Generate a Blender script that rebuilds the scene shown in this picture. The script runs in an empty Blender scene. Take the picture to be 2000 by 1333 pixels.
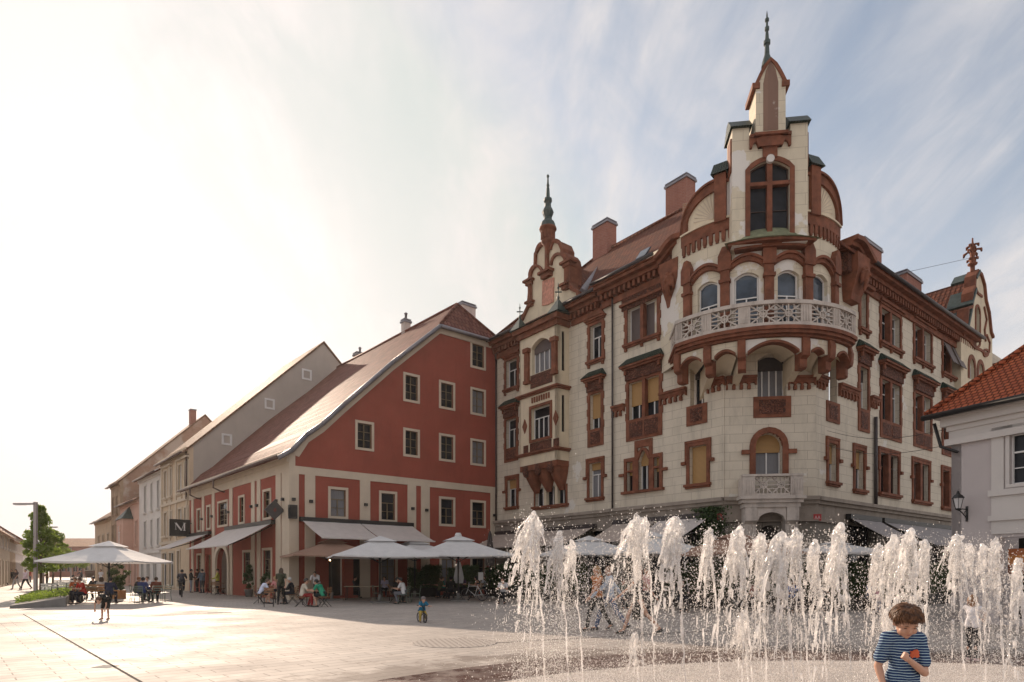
import bpy, bmesh, math, random
from mathutils import Vector, Matrix, noise as mnoise
from math import radians, sin, cos, pi, sqrt, atan2

# ------------------------------------------------------------------ scene
scn = bpy.context.scene
COL = scn.collection
FPX, CX, HY, CAMZ = 1235.0, 1000.0, 1115.0, 1.6
SUN_EL, SUN_AZ = 24.0, -30.0          # azimuth measured from +Y, positive to +X

def tag(o, label=None, cat=None, group=None, kind=None):
    if label: o['label'] = label
    if cat: o['category'] = cat
    if group: o['group'] = group
    if kind: o['kind'] = kind
    return o

def link(o):
    COL.objects.link(o); return o

def thing(name, label, cat, loc=(0, 0, 0), group=None):
    o = bpy.data.objects.new(name, None)
    o.empty_display_size = 0.3
    link(o); o.location = loc
    return tag(o, label, cat, group)

def at(px, py, Y):
    """point of the place seen at photo pixel px,py at distance Y ahead"""
    return Vector(((px - CX) / FPX * Y, Y, CAMZ + (HY - py) / FPX * Y))

def ground(px, py):
    Y = CAMZ * FPX / (py - HY)
    return Vector(((px - CX) / FPX * Y, Y, 0))

# ------------------------------------------------------------------ materials
class NT:
    def __init__(s, m):
        s.t = m.node_tree; s.n = s.t.nodes; s.l = s.t.links
    def add(s, ty, **kw):
        n = s.n.new(ty)
        for k, v in kw.items():
            if k in n.inputs.keys(): n.inputs[k].default_value = v
            else: setattr(n, k, v)
        return n
    def link(s, a, b): s.l.new(a, b)

def c4(c): return (c[0], c[1], c[2], 1)

def newmat(name):
    m = bpy.data.materials.new(name); m.use_nodes = True
    t = NT(m); b = t.n['Principled BSDF']
    return m, t, b

def mixc(t, fac, a, b, blend='MIX'):
    n = t.add('ShaderNodeMix', data_type='RGBA', blend_type=blend)
    for sock, v in ((n.inputs[0], fac), (n.inputs[6], a), (n.inputs[7], b)):
        if hasattr(v, 'links'): t.link(v, sock)
        elif isinstance(v, (int, float)): sock.default_value = v
        else: sock.default_value = c4(v)
    return n.outputs[2]

def noise_fac(t, scale, lo, hi, detail=4, vec=None, rough=0.55):
    n = t.add('ShaderNodeTexNoise'); n.inputs['Scale'].default_value = scale
    n.inputs['Detail'].default_value = detail; n.inputs['Roughness'].default_value = rough
    if vec is not None: t.link(vec, n.inputs['Vector'])
    r = t.add('ShaderNodeMapRange'); r.inputs['From Min'].default_value = lo; r.inputs['From Max'].default_value = hi
    t.link(n.outputs['Fac'], r.inputs['Value'])
    return r.outputs['Result']

def ocoord(t, scale=None):
    c = t.add('ShaderNodeTexCoord')
    if scale is None: return c.outputs['Object']
    mp = t.add('ShaderNodeMapping'); mp.inputs['Scale'].default_value = scale
    t.link(c.outputs['Object'], mp.inputs['Vector'])
    return mp.outputs['Vector']

def uvc(t):
    return t.add('ShaderNodeTexCoord').outputs['UV']

def bump(t, b, h, strength=0.4, dist=0.02):
    bn = t.add('ShaderNodeBump'); bn.inputs['Strength'].default_value = strength
    bn.inputs['Distance'].default_value = dist
    t.link(h, bn.inputs['Height']); t.link(bn.outputs['Normal'], b.inputs['Normal'])

def simple(name, col, rough=0.7, var=0.12, scale=3.0, metal=0.0, bmp=0.0, stain=0.0, dirt=(0.10, 0.08, 0.065)):
    m, t, b = newmat(name)
    v = ocoord(t)
    f = noise_fac(t, scale, 0.3, 0.7, 5, v)
    dark = tuple(x * (1 - var) for x in col); light = tuple(min(1, x * (1 + var)) for x in col)
    c = mixc(t, f, dark, light)
    if stain > 0:
        v2 = ocoord(t, (1.3, 1.3, 0.35))
        s = noise_fac(t, 1.4, 0.52, 0.78, 8, v2, 0.68)
        mm = t.add('ShaderNodeMath', operation='MULTIPLY'); mm.inputs[1].default_value = stain
        t.link(s, mm.inputs[0]); c = mixc(t, mm.outputs[0], c, dirt)
    t.link(c, b.inputs['Base Color'])
    b.inputs['Roughness'].default_value = rough; b.inputs['Metallic'].default_value = metal
    if rough > .7: b.inputs['Specular IOR Level'].default_value = 0.2
    if bmp > 0:
        nn = t.add('ShaderNodeTexNoise'); nn.inputs['Scale'].default_value = 14; nn.inputs['Detail'].default_value = 6
        t.link(v, nn.inputs['Vector']); bump(t, b, nn.outputs['Fac'], bmp, 0.03)
    return m

def brickmat(name, c1, c2, mortar, bw, bh, ms=0.012, rough=0.8, bstr=0.5, patch=None, stain=0.25, off=0.5, var=1.0, dist=0.02, pthr=(0.60, 0.63)):
    m, t, b = newmat(name)
    u = uvc(t)
    br = t.add('ShaderNodeTexBrick'); br.offset = off
    br.inputs['Color1'].default_value = c4(c1); br.inputs['Color2'].default_value = c4(c2); br.inputs['Mortar'].default_value = c4(mortar)
    br.inputs['Scale'].default_value = 1; br.inputs['Brick Width'].default_value = bw; br.inputs['Row Height'].default_value = bh
    br.inputs['Mortar Size'].default_value = ms; br.inputs['Mortar Smooth'].default_value = 0.3
    t.link(u, br.inputs['Vector'])
    v = ocoord(t)
    f = noise_fac(t, 1.7, 0.3, 0.75, 7, v)
    c = mixc(t, f, br.outputs['Color'], tuple(x * 0.80 for x in c1), 'MIX')
    c = mixc(t, 0.45 * var, br.outputs['Color'], c)
    if stain:
        v2 = ocoord(t, (1.2, 1.2, 0.28))
        s = noise_fac(t, 1.5, 0.50, 0.80, 8, v2, 0.7)
        mm = t.add('ShaderNodeMath', operation='MULTIPLY'); mm.inputs[1].default_value = stain
        t.link(s, mm.inputs[0]); c = mixc(t, mm.outputs[0], c, tuple(x * 0.35 for x in c1))
    h = br.outputs['Fac']
    if patch:
        pf = noise_fac(t, 0.42, pthr[0], pthr[1], 5, v, 0.6)
        c = mixc(t, pf, c, patch)
    t.link(c, b.inputs['Base Color'])
    inv = t.add('ShaderNodeMath', operation='SUBTRACT'); inv.inputs[0].default_value = 1
    t.link(h, inv.inputs[1])
    nn = t.add('ShaderNodeTexNoise'); nn.inputs['Scale'].default_value = 25; t.link(v, nn.inputs['Vector'])
    ad = t.add('ShaderNodeMath', operation='MULTIPLY_ADD'); ad.inputs[1].default_value = 0.25
    t.link(nn.outputs['Fac'], ad.inputs[0]); t.link(inv.outputs[0], ad.inputs[2])
    bump(t, b, ad.outputs[0], bstr, dist)
    b.inputs['Roughness'].default_value = rough
    return m

def tilemat(name, c1, c2, bw=0.20, bh=0.28, rough=0.6, moss=0.0, bstr=0.9, spec=0.12):
    m, t, b = newmat(name)
    u = uvc(t)
    br = t.add('ShaderNodeTexBrick'); br.offset = 0.5
    br.inputs['Color1'].default_value = c4(c1); br.inputs['Color2'].default_value = c4(c2)
    br.inputs['Mortar'].default_value = c4(tuple(x * 0.25 for x in c1))
    br.inputs['Scale'].default_value = 1; br.inputs['Brick Width'].default_value = bw; br.inputs['Row Height'].default_value = bh
    br.inputs['Mortar Size'].default_value = 0.028; br.inputs['Mortar Smooth'].default_value = 0.5; br.inputs['Bias'].default_value = -0.1
    t.link(u, br.inputs['Vector'])
    v = ocoord(t)
    f = noise_fac(t, 0.9, 0.35, 0.7, 7, v, 0.65)
    c = mixc(t, f, br.outputs['Color'], tuple(x * 0.62 for x in c2))
    c = mixc(t, 0.55, br.outputs['Color'], c)
    if moss:
        s = noise_fac(t, 2.2, 0.55, 0.75, 8, v, 0.7)
        mm = t.add('ShaderNodeMath', operation='MULTIPLY'); mm.inputs[1].default_value = moss
        t.link(s, mm.inputs[0]); c = mixc(t, mm.outputs[0], c, (0.07, 0.055, 0.04))
    t.link(c, b.inputs['Base Color'])
    sep = t.add('ShaderNodeSeparateXYZ'); t.link(u, sep.inputs[0])
    dv = t.add('ShaderNodeMath', operation='DIVIDE'); dv.inputs[1].default_value = bh; t.link(sep.outputs[1], dv.inputs[0])
    fr = t.add('ShaderNodeMath', operation='FRACT'); t.link(dv.outputs[0], fr.inputs[0])
    du = t.add('ShaderNodeMath', operation='DIVIDE'); du.inputs[1].default_value = bw; t.link(sep.outputs[0], du.inputs[0])
    mu = t.add('ShaderNodeMath', operation='MULTIPLY'); mu.inputs[1].default_value = 2 * pi; t.link(du.outputs[0], mu.inputs[0])
    sn = t.add('ShaderNodeMath', operation='SINE'); t.link(mu.outputs[0], sn.inputs[0])
    s1 = t.add('ShaderNodeMath', operation='MULTIPLY_ADD'); s1.inputs[1].default_value = -1.0; t.link(fr.outputs[0], s1.inputs[0])
    s2 = t.add('ShaderNodeMath', operation='MULTIPLY'); s2.inputs[1].default_value = 0.35; t.link(sn.outputs[0], s2.inputs[0])
    t.link(s2.outputs[0], s1.inputs[2])
    s3 = t.add('ShaderNodeMath', operation='SUBTRACT'); t.link(s1.outputs[0], s3.inputs[0]); t.link(br.outputs['Fac'], s3.inputs[1])
    bump(t, b, s3.outputs[0], bstr, 0.035)
    b.inputs['Roughness'].default_value = rough; b.inputs['Specular IOR Level'].default_value = spec
    return m

def glassmat(name, col=(0.012, 0.013, 0.016), rough=0.04, curtain=0.0):
    m, t, b = newmat(name)
    v = ocoord(t)
    f = noise_fac(t, 0.9, 0.4, 0.62, 3, v)
    c = mixc(t, f, col, tuple(x * 2.4 for x in col))
    if curtain:
        w = t.add('ShaderNodeTexWave'); w.inputs['Scale'].default_value = 6; w.inputs['Distortion'].default_value = 3
        t.link(v, w.inputs['Vector'])
        c2 = mixc(t, w.outputs['Fac'], (0.20, 0.20, 0.22), (0.42, 0.41, 0.42))
        c = mixc(t, curtain, c, c2)
    t.link(c, b.inputs['Base Color'])
    b.inputs['Roughness'].default_value = rough; b.inputs['Specular IOR Level'].default_value = 0.5 if 'sky' in name else 0.15
    n = t.add('ShaderNodeTexNoise'); n.inputs['Scale'].default_value = 1.6; t.link(v, n.inputs['Vector'])
    bump(t, b, n.outputs['Fac'], 0.12, 0.03)
    return m

M = {}
M['cream'] = brickmat('cream_rusticated_stucco', (0.66, 0.585, 0.475), (0.61, 0.54, 0.435), (0.36, 0.30, 0.235), 1.15, 0.42, 0.011, 0.85, 0.4, patch=(0.66, 0.62, 0.56), stain=0.5, pthr=(0.645, 0.66))
M['cream_plain'] = simple('cream_smooth_stucco', (0.66, 0.565, 0.42), 0.85, 0.08, 1.5, bmp=0.15, stain=0.35, dirt=(0.30, 0.25, 0.2))
M['tower_cream'] = brickmat('tower_peeling_stucco', (0.68, 0.60, 0.46), (0.64, 0.56, 0.43), (0.36, 0.29, 0.22), 1.3, 0.5, 0.009, 0.85, 0.4, patch=(0.72, 0.68, 0.63), stain=0.4, pthr=(0.54, 0.56))
M['terra'] = simple('terracotta_trim', (0.195, 0.073, 0.042), 0.75, 0.32, 2.6, bmp=0.45, stain=0.8, dirt=(0.12, 0.055, 0.04))
def carved():
    m, t, b = newmat('carved_terracotta')
    v = ocoord(t)
    vo = t.add('ShaderNodeTexVoronoi', feature='SMOOTH_F1'); vo.inputs['Scale'].default_value = 5.5; t.link(v, vo.inputs['Vector'])
    nn = t.add('ShaderNodeTexNoise'); nn.inputs['Scale'].default_value = 7; nn.inputs['Distortion'].default_value = 2.5; t.link(v, nn.inputs['Vector'])
    r = t.add('ShaderNodeMapRange'); r.inputs['From Min'].default_value = 0.40; r.inputs['From Max'].default_value = 0.58; t.link(nn.outputs['Fac'], r.inputs['Value'])
    c = mixc(t, r.outputs['Result'], (0.075, 0.026, 0.016), (0.235, 0.082, 0.045))
    t.link(c, b.inputs['Base Color'])
    a = t.add('ShaderNodeMath', operation='ADD'); t.link(r.outputs['Result'], a.inputs[0]); t.link(vo.outputs['Distance'], a.inputs[1])
    bump(t, b, a.outputs[0], 1.0, 0.08); b.inputs['Roughness'].default_value = 0.8
    return m
M['carved'] = carved()
M['greystone'] = brickmat('grey_stone_base', (0.26, 0.23, 0.195), (0.235, 0.21, 0.18), (0.09, 0.08, 0.07), 1.2, 0.55, 0.016, 0.85, 0.6, stain=0.5)
M['greyplain'] = simple('grey_stone_trim', (0.30, 0.255, 0.215), 0.85, 0.15, 2, bmp=0.3, stain=0.5)
M['balstone'] = simple('weathered_balcony_stone', (0.52, 0.46, 0.41), 0.85, 0.15, 3, bmp=0.4, stain=0.75, dirt=(0.16, 0.13, 0.12))
M['copper'] = simple('dark_patinated_copper', (0.035, 0.055, 0.05), 0.55, 0.4, 5, bmp=0.3, stain=0.4, dirt=(0.07, 0.13, 0.115))
M['redwall'] = simple('red_painted_stucco', (0.30, 0.077, 0.053), 0.85, 0.10, 0.8, bmp=0.2, stain=0.6, dirt=(0.19, 0.052, 0.04))
M['beige'] = simple('beige_stucco', (0.56, 0.47, 0.37), 0.85, 0.07, 1.2, bmp=0.12, stain=0.2, dirt=(0.3, 0.24, 0.19))
M['firewall'] = simple('bare_beige_gable', (0.44, 0.385, 0.34), 0.9, 0.06, 0.6, bmp=0.12, stain=0.25, dirt=(0.3, 0.26, 0.22))
M['tile_red'] = tilemat('glazed_red_brown_tiles', (0.13, 0.045, 0.035), (0.25, 0.10, 0.075), 0.30, 0.42, 0.7, 0.1, spec=0.08)
M['tile_old'] = tilemat('old_red_tiles', (0.20, 0.066, 0.037), (0.11, 0.042, 0.028), 0.30, 0.36, 0.8, 0.5)
M['tile_orange'] = tilemat('orange_plain_tiles', (0.46, 0.125, 0.055), (0.36, 0.09, 0.045), 0.18, 0.16, 0.75, 0.1)
M['tile_brown'] = tilemat('weathered_brown_tiles', (0.30, 0.17, 0.10), (0.22, 0.12, 0.08), 0.22, 0.3, 0.75, 0.4)
M['tile_green'] = tilemat('dark_green_glazed_tiles', (0.02, 0.05, 0.04), (0.05, 0.08, 0.06), 0.12, 0.14, 0.4, 0.3)
M['moss'] = simple('mossy_slab', (0.20, 0.21, 0.13), 0.9, 0.35, 4, bmp=0.5, stain=0.5)
M['brick'] = brickmat('red_chimney_brick', (0.36, 0.13, 0.085), (0.28, 0.09, 0.06), (0.36, 0.29, 0.25), 0.25, 0.085, 0.01, 0.9, 0.5, stain=0.35)
M['oldbrick'] = brickmat('crumbling_brick_gable', (0.42, 0.23, 0.15), (0.36, 0.19, 0.12), (0.42, 0.35, 0.29), 0.28, 0.09, 0.012, 0.95, 0.6, patch=(0.50, 0.40, 0.33), stain=0.4, pthr=(0.44, 0.56))
M['white_plaster'] = simple('white_plaster', (0.66, 0.62, 0.58), 0.85, 0.06, 1.2, bmp=0.15, stain=0.3, dirt=(0.38, 0.34, 0.31))
M['pink'] = simple('pink_stucco', (0.62, 0.40, 0.32), 0.85, 0.06, 1.2, stain=0.2, dirt=(0.4, 0.27, 0.22))
M['yellow'] = simple('ochre_stucco', (0.58, 0.45, 0.32), 0.85, 0.08, 1.2, stain=0.3, dirt=(0.33, 0.25, 0.18))
M['brownwall'] = simple('brown_old_plaster', (0.40, 0.29, 0.20), 0.9, 0.18, 1.2, stain=0.5)
M['lilac'] = simple('pale_lilac_stucco', (0.50, 0.45, 0.44), 0.85, 0.04, 0.9, bmp=0.1, stain=0.12, dirt=(0.33, 0.3, 0.3))
M['lilac_trim'] = simple('cream_lilac_trim', (0.60, 0.56, 0.53), 0.85, 0.04, 0.9, bmp=0.1, stain=0.12, dirt=(0.4, 0.37, 0.35))
M['glass'] = glassmat('dark_window_glass')
M['glass_sky'] = glassmat('sky_reflecting_glass', (0.03, 0.04, 0.055), 0.03)
M['glass_curtain'] = glassmat('curtained_glass', (0.03, 0.03, 0.035), 0.08, curtain=0.55)
M['white_frame'] = simple('white_window_paint', (0.72, 0.70, 0.68), 0.5, 0.05, 3, stain=0.15, dirt=(0.4, 0.37, 0.34))
M['wood_frame'] = simple('brown_window_wood', (0.16, 0.115, 0.06), 0.5, 0.2, 6)
M['dark_frame'] = simple('dark_brown_window_wood', (0.055, 0.028, 0.018), 0.5, 0.2, 6)
M['black'] = simple('black_metal', (0.015, 0.014, 0.014), 0.45, 0.2, 4)
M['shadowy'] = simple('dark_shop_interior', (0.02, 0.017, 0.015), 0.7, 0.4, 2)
M['pipe'] = simple('dark_zinc_pipe', (0.06, 0.05, 0.05), 0.5, 0.2, 4, metal=0.3)
M['gutter'] = simple('brown_sheet_metal', (0.12, 0.08, 0.07), 0.35, 0.2, 4, metal=0.6)
M['flash'] = simple('grey_metal_flashing', (0.22, 0.21, 0.23), 0.45, 0.15, 3, metal=0.4)
def blindmat(name, c):
    m, t, b = newmat(name)
    w = t.add('ShaderNodeTexWave', bands_direction='Z'); w.inputs['Scale'].default_value = 5.5
    w.inputs['Distortion'].default_value = 0.4; t.link(ocoord(t), w.inputs['Vector'])
    cc = mixc(t, w.outputs['Fac'], tuple(x * 0.6 for x in c), c)
    t.link(cc, b.inputs['Base Color']); bump(t, b, w.outputs['Fac'], 0.5, 0.02); b.inputs['Roughness'].default_value = 0.6
    return m
M['blind_ochre'] = blindmat('ochre_roller_blind', (0.50, 0.29, 0.11))
M['blind_grey'] = blindmat('grey_brown_shutter', (0.15, 0.115, 0.11))
M['blind_dark'] = blindmat('dark_roller_blind', (0.05, 0.04, 0.04))
M['concrete'] = simple('grey_concrete', (0.22, 0.21, 0.20), 0.85, 0.12, 3, bmp=0.3, stain=0.3)
M['lamp_post'] = simple('grey_lamp_post_paint', (0.33, 0.29, 0.28), 0.5, 0.05, 3)

def fabric(name, c, trans=0.25):
    m, t, b = newmat(name)
    v = ocoord(t)
    f = noise_fac(t, 2.5, 0.3, 0.7, 6, v)
    cc = mixc(t, f, tuple(x * 0.88 for x in c), c)
    t.link(cc, b.inputs['Base Color']); b.inputs['Roughness'].default_value = 0.85
    nn = t.add('ShaderNodeTexNoise'); nn.inputs['Scale'].default_value = 3.0; nn.inputs['Detail'].default_value = 4; t.link(v, nn.inputs['Vector'])
    bump(t, b, nn.outputs['Fac'], 0.35, 0.08)
    tr = t.add('ShaderNodeBsdfTranslucent'); t.link(cc, tr.inputs['Color'])
    mx = t.add('ShaderNodeMixShader'); mx.inputs[0].default_value = trans
    t.link(b.outputs[0], mx.inputs[1]); t.link(tr.outputs[0], mx.inputs[2])
    t.link(mx.outputs[0], t.n['Material Output'].inputs['Surface'])
    return m
M['parasol_white'] = fabric('white_parasol_canvas', (0.78, 0.77, 0.77), 0.22)
M['parasol_brown'] = fabric('brown_parasol_canvas', (0.36, 0.22, 0.16), 0.2)
M['awning'] = fabric('pale_awning_canvas', (0.66, 0.60, 0.57), 0.15)
M['awning_dark'] = fabric('grey_awning_canvas', (0.36, 0.33, 0.33), 0.12)
M['awning_beige'] = fabric('beige_awning_canvas', (0.55, 0.46, 0.40), 0.15)

def leafmat(name, c1, c2, trans=0.4):
    m, t, b = newmat(name)
    v = ocoord(t)
    f = noise_fac(t, 5.0, 0.35, 0.65, 2, v)
    cc = mixc(t, f, c1, c2)
    t.link(cc, b.inputs['Base Color']); b.inputs['Roughness'].default_value = 0.55
    tr = t.add('ShaderNodeBsdfTranslucent'); t.link(mixc(t, 0.5, cc, (0.22, 0.30, 0.04)), tr.inputs['Color'])
    mx = t.add('ShaderNodeMixShader'); mx.inputs[0].default_value = trans
    t.link(b.outputs[0], mx.inputs[1]); t.link(tr.outputs[0], mx.inputs[2])
    t.link(mx.outputs[0], t.n['Material Output'].inputs['Surface'])
    return m
M['leaf'] = leafmat('fresh_green_leaves', (0.12, 0.20, 0.03), (0.26, 0.34, 0.06), .6)
M['leaf_dark'] = leafmat('dark_hedge_leaves', (0.02, 0.045, 0.012), (0.05, 0.08, 0.025), 0.2)
M['bark'] = simple('grey_brown_bark', (0.12, 0.085, 0.06), 0.9, 0.3, 9, bmp=0.5)

def watermat():
    m, t, b = newmat('splashing_water')
    b.inputs['Base Color'].default_value = (1.0, 0.98, 0.96, 1)
    b.inputs['Roughness'].default_value = 0.04; b.inputs['IOR'].default_value = 1.33
    b.inputs['Transmission Weight'].default_value = 0.95
    v = ocoord(t)
    wh = t.add('ShaderNodeBsdfDiffuse'); wh.inputs['Color'].default_value = (0.95, 0.94, 0.93, 1)
    tr = t.add('ShaderNodeBsdfTranslucent'); tr.inputs['Color'].default_value = (1.0, 0.98, 0.97, 1)
    m2 = t.add('ShaderNodeMixShader'); m2.inputs[0].default_value = 0.72; t.link(wh.outputs[0], m2.inputs[1]); t.link(tr.outputs[0], m2.inputs[2])
    f = noise_fac(t, 16.0, 0.42, 0.58, 6, ocoord(t, (1, 1, 0.35)), 0.65)
    mm = t.add('ShaderNodeMath', operation='MULTIPLY_ADD'); mm.inputs[1].default_value = 0.70; mm.inputs[2].default_value = 0.10; t.link(f, mm.inputs[0])
    gl = t.add('ShaderNodeBsdfGlossy'); gl.inputs['Roughness'].default_value = 0.08; gl.inputs['Color'].default_value = (.95, .93, .91, 1)
    tp = t.add('ShaderNodeBsdfTransparent'); tp.inputs['Color'].default_value = (.97, .97, .97, 1)
    lw_ = t.add('ShaderNodeLayerWeight'); lw_.inputs['Blend'].default_value = 0.35
    m3 = t.add('ShaderNodeMixShader'); t.link(lw_.outputs['Facing'], m3.inputs[0]); t.link(tp.outputs[0], m3.inputs[1]); t.link(gl.outputs[0], m3.inputs[2])
    mx = t.add('ShaderNodeMixShader'); t.link(mm.outputs[0], mx.inputs[0])
    t.link(m3.outputs[0], mx.inputs[1]); t.link(m2.outputs[0], mx.inputs[2])
    t.link(mx.outputs[0], t.n['Material Output'].inputs['Surface'])
    nn = t.add('ShaderNodeTexNoise'); nn.inputs['Scale'].default_value = 30; nn.inputs['Detail'].default_value = 2; t.link(ocoord(t, (1, 1, 0.4)), nn.inputs['Vector'])
    bump(t, b, nn.outputs['Fac'], 0.7, 0.015)
    for l in list(b.inputs['Normal'].links): t.l.new(l.from_socket, gl.inputs['Normal'])
    t.n.remove(b)
    return m
M['water'] = watermat()
def dropmat():
    m, t, b = newmat('water_droplets')
    b.inputs['Base Color'].default_value = (0.95, 0.91, 0.86, 1); b.inputs['Roughness'].default_value = 0.15
    b.inputs['Transmission Weight'].default_value = 0.3; b.inputs['IOR'].default_value = 1.33
    tr = t.add('ShaderNodeBsdfTranslucent'); tr.inputs['Color'].default_value = (1.0, 0.98, 0.97, 1)
    mx = t.add('ShaderNodeMixShader'); mx.inputs[0].default_value = 0.6
    t.link(b.outputs[0], mx.inputs[1]); t.link(tr.outputs[0], mx.inputs[2])
    t.link(mx.outputs[0], t.n['Material Output'].inputs['Surface'])
    return m
M['drop'] = dropmat()

_pc = {}
def paint(col, rough=0.8, name=None):
    k = (tuple(col), rough)
    if k not in _pc:
        _pc[k] = simple(name or ('cloth_%d' % len(_pc)), col, rough, 0.12, 8, bmp=0.1)
    return _pc[k]

# ------------------------------------------------------------------ mesh builder
class MB:
    def __init__(s):
        s.v = []; s.f = []; s.mi = []; s.sm = []
        s.uvfix = {}
    def face(s, pts, m=0, smooth=False, uv=None):
        i = len(s.v); s.v.extend(Vector(p) for p in pts)
        s.f.append(tuple(range(i, i + len(pts)))); s.mi.append(m); s.sm.append(smooth)
        if uv: s.uvfix[len(s.f) - 1] = uv
    def mesh(s, vs, fs, m=0, smooth=False):
        i = len(s.v); s.v.extend(Vector(p) for p in vs)
        for f in fs:
            s.f.append(tuple(a + i for a in f)); s.mi.append(m); s.sm.append(smooth)
    def hexa(s, p, m=0):   # p: 4 bottom (ccw), 4 top
        s.mesh(p, [(3, 2, 1, 0), (4, 5, 6, 7), (0, 1, 5, 4), (1, 2, 6, 5), (2, 3, 7, 6), (3, 0, 4, 7)], m)
    def box(s, x0, x1, y0, y1, z0, z1, m=0):
        s.hexa([(x0, y0, z0), (x1, y0, z0), (x1, y1, z0), (x0, y1, z0), (x0, y0, z1), (x1, y0, z1), (x1, y1, z1), (x0, y1, z1)], m)
    def fbox(s, F, u0, u1, z0, z1, w0, w1, m=0):
        P = F.P
        s.hexa([P(u0, z0, w1), P(u1, z0, w1), P(u1, z0, w0), P(u0, z0, w0), P(u0, z1, w1), P(u1, z1, w1), P(u1, z1, w0), P(u0, z1, w0)], m)
    def fprism(s, F, poly, w0, w1, m=0, caps=(True, True)):
        n = len(poly)
        a = [F.P(u, z, w1) for u, z in poly]; b = [F.P(u, z, w0) for u, z in poly]
        s.v.extend(a); s.v.extend(b); i = len(s.v) - 2 * n
        from mathutils.geometry import tessellate_polygon
        tris = tessellate_polygon([[Vector((u, z, 0)) for u, z in poly]])
        for t in tris:
            if caps[0]: s.f.append(tuple(i + k for k in t)); s.mi.append(m); s.sm.append(False)
            if caps[1]: s.f.append(tuple(i + n + k for k in reversed(t))); s.mi.append(m); s.sm.append(False)
        for k in range(n):
            k2 = (k + 1) % n
            s.f.append((i + k, i + k2, i + n + k2, i + n + k)); s.mi.append(m); s.sm.append(False)
    def fstrip(s, F, pts, width, w0, w1, m=0, closed=False):
        """band of given width along a polyline in the facade plane"""
        n = len(pts); L = []; Rr = []
        for k in range(n):
            a = Vector(pts[k - 1] if (k > 0 or closed) else pts[k]); b = Vector(pts[(k + 1) % n] if (k < n - 1 or closed) else pts[k])
            d = (b - a); d = d.normalized() if d.length > 1e-6 else Vector((1, 0))
            nn = Vector((-d.y, d.x)) * width / 2; p = Vector(pts[k])
            L.append(p + nn); Rr.append(p - nn)
        for k in range(n if closed else n - 1):
            k2 = (k + 1) % n
            q = [L[k], L[k2], Rr[k2], Rr[k]]
            s.hexa([F.P(x.x, x.y, w0) for x in q] + [F.P(x.x, x.y, w1) for x in q], m)
    def tube(s, path, r, n=6, m=0, cap=True, smooth=True):
        path = [Vector(p) for p in path]
        rs = r if isinstance(r, (list, tuple)) else [r] * len(path)
        i0 = len(s.v); up = None
        for k, p in enumerate(path):
            d = (path[min(k + 1, len(path) - 1)] - path[max(k - 1, 0)])
            d = d.normalized() if d.length > 1e-9 else Vector((0, 0, 1))
            if up is None: up = Vector((0, 0, 1)) if abs(d.z) < 0.9 else Vector((1, 0, 0))
            a = d.cross(up); a = a.normalized() if a.length > 1e-6 else d.orthogonal().normalized()
            b = a.cross(d); up = b
            for j in range(n):
                t = 2 * pi * j / n; s.v.append(p + (a * cos(t) + b * sin(t)) * rs[k])
        for k in range(len(path) - 1):
            for j in range(n):
                j2 = (j + 1) % n
                s.f.append((i0 + k * n + j, i0 + k * n + j2, i0 + (k + 1) * n + j2, i0 + (k + 1) * n + j)); s.mi.append(m); s.sm.append(smooth)
        if cap:
            s.f.append(tuple(i0 + j for j in reversed(range(n)))); s.mi.append(m); s.sm.append(False)
            e = i0 + (len(path) - 1) * n
            s.f.append(tuple(e + j for j in range(n))); s.mi.append(m); s.sm.append(False)
    def lathe(s, c, prof, n=16, m=0, smooth=True, rot=0.0):
        """prof: list of (r, z) from bottom to top round the vertical through c"""
        i0 = len(s.v)
        for r, z in prof:
            for j in range(n):
                t = 2 * pi * j / n + rot; s.v.append(Vector((c[0] + r * cos(t), c[1] + r * sin(t), z)))
        for k in range(len(prof) - 1):
            for j in range(n):
                j2 = (j + 1) % n
                s.f.append((i0 + k * n + j, i0 + k * n + j2, i0 + (k + 1) * n + j2, i0 + (k + 1) * n + j)); s.mi.append(m); s.sm.append(smooth)
        s.f.append(tuple(i0 + j for j in reversed(range(n)))); s.mi.append(m); s.sm.append(False)
        e = i0 + (len(prof) - 1) * n
        s.f.append(tuple(e + j for j in range(n))); s.mi.append(m); s.sm.append(False)
    def ball(s, c, r, n=8, m=0, sc=(1, 1, 1)):
        c = Vector(c); rings = max(3, n // 2 + 1); i0 = len(s.v)
        for a in range(1, rings):
            th = pi * a / rings
            for j in range(n):
                t = 2 * pi * j / n
                s.v.append(c + Vector((r * sin(th) * cos(t) * sc[0], r * sin(th) * sin(t) * sc[1], r * cos(th) * sc[2])))
        top = len(s.v); s.v.append(c + Vector((0, 0, r * sc[2]))); s.v.append(c - Vector((0, 0, r * sc[2])))
        for a in range(rings - 2):
            for j in range(n):
                j2 = (j + 1) % n
                s.f.append((i0 + a * n + j, i0 + (a + 1) * n + j, i0 + (a + 1) * n + j2, i0 + a * n + j2)); s.mi.append(m); s.sm.append(True)
        for j in range(n):
            j2 = (j + 1) % n
            s.f.append((top, i0 + j, i0 + j2)); s.mi.append(m); s.sm.append(True)
            e = i0 + (rings - 2) * n
            s.f.append((top + 1, e + j2, e + j)); s.mi.append(m); s.sm.append(True)
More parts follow.
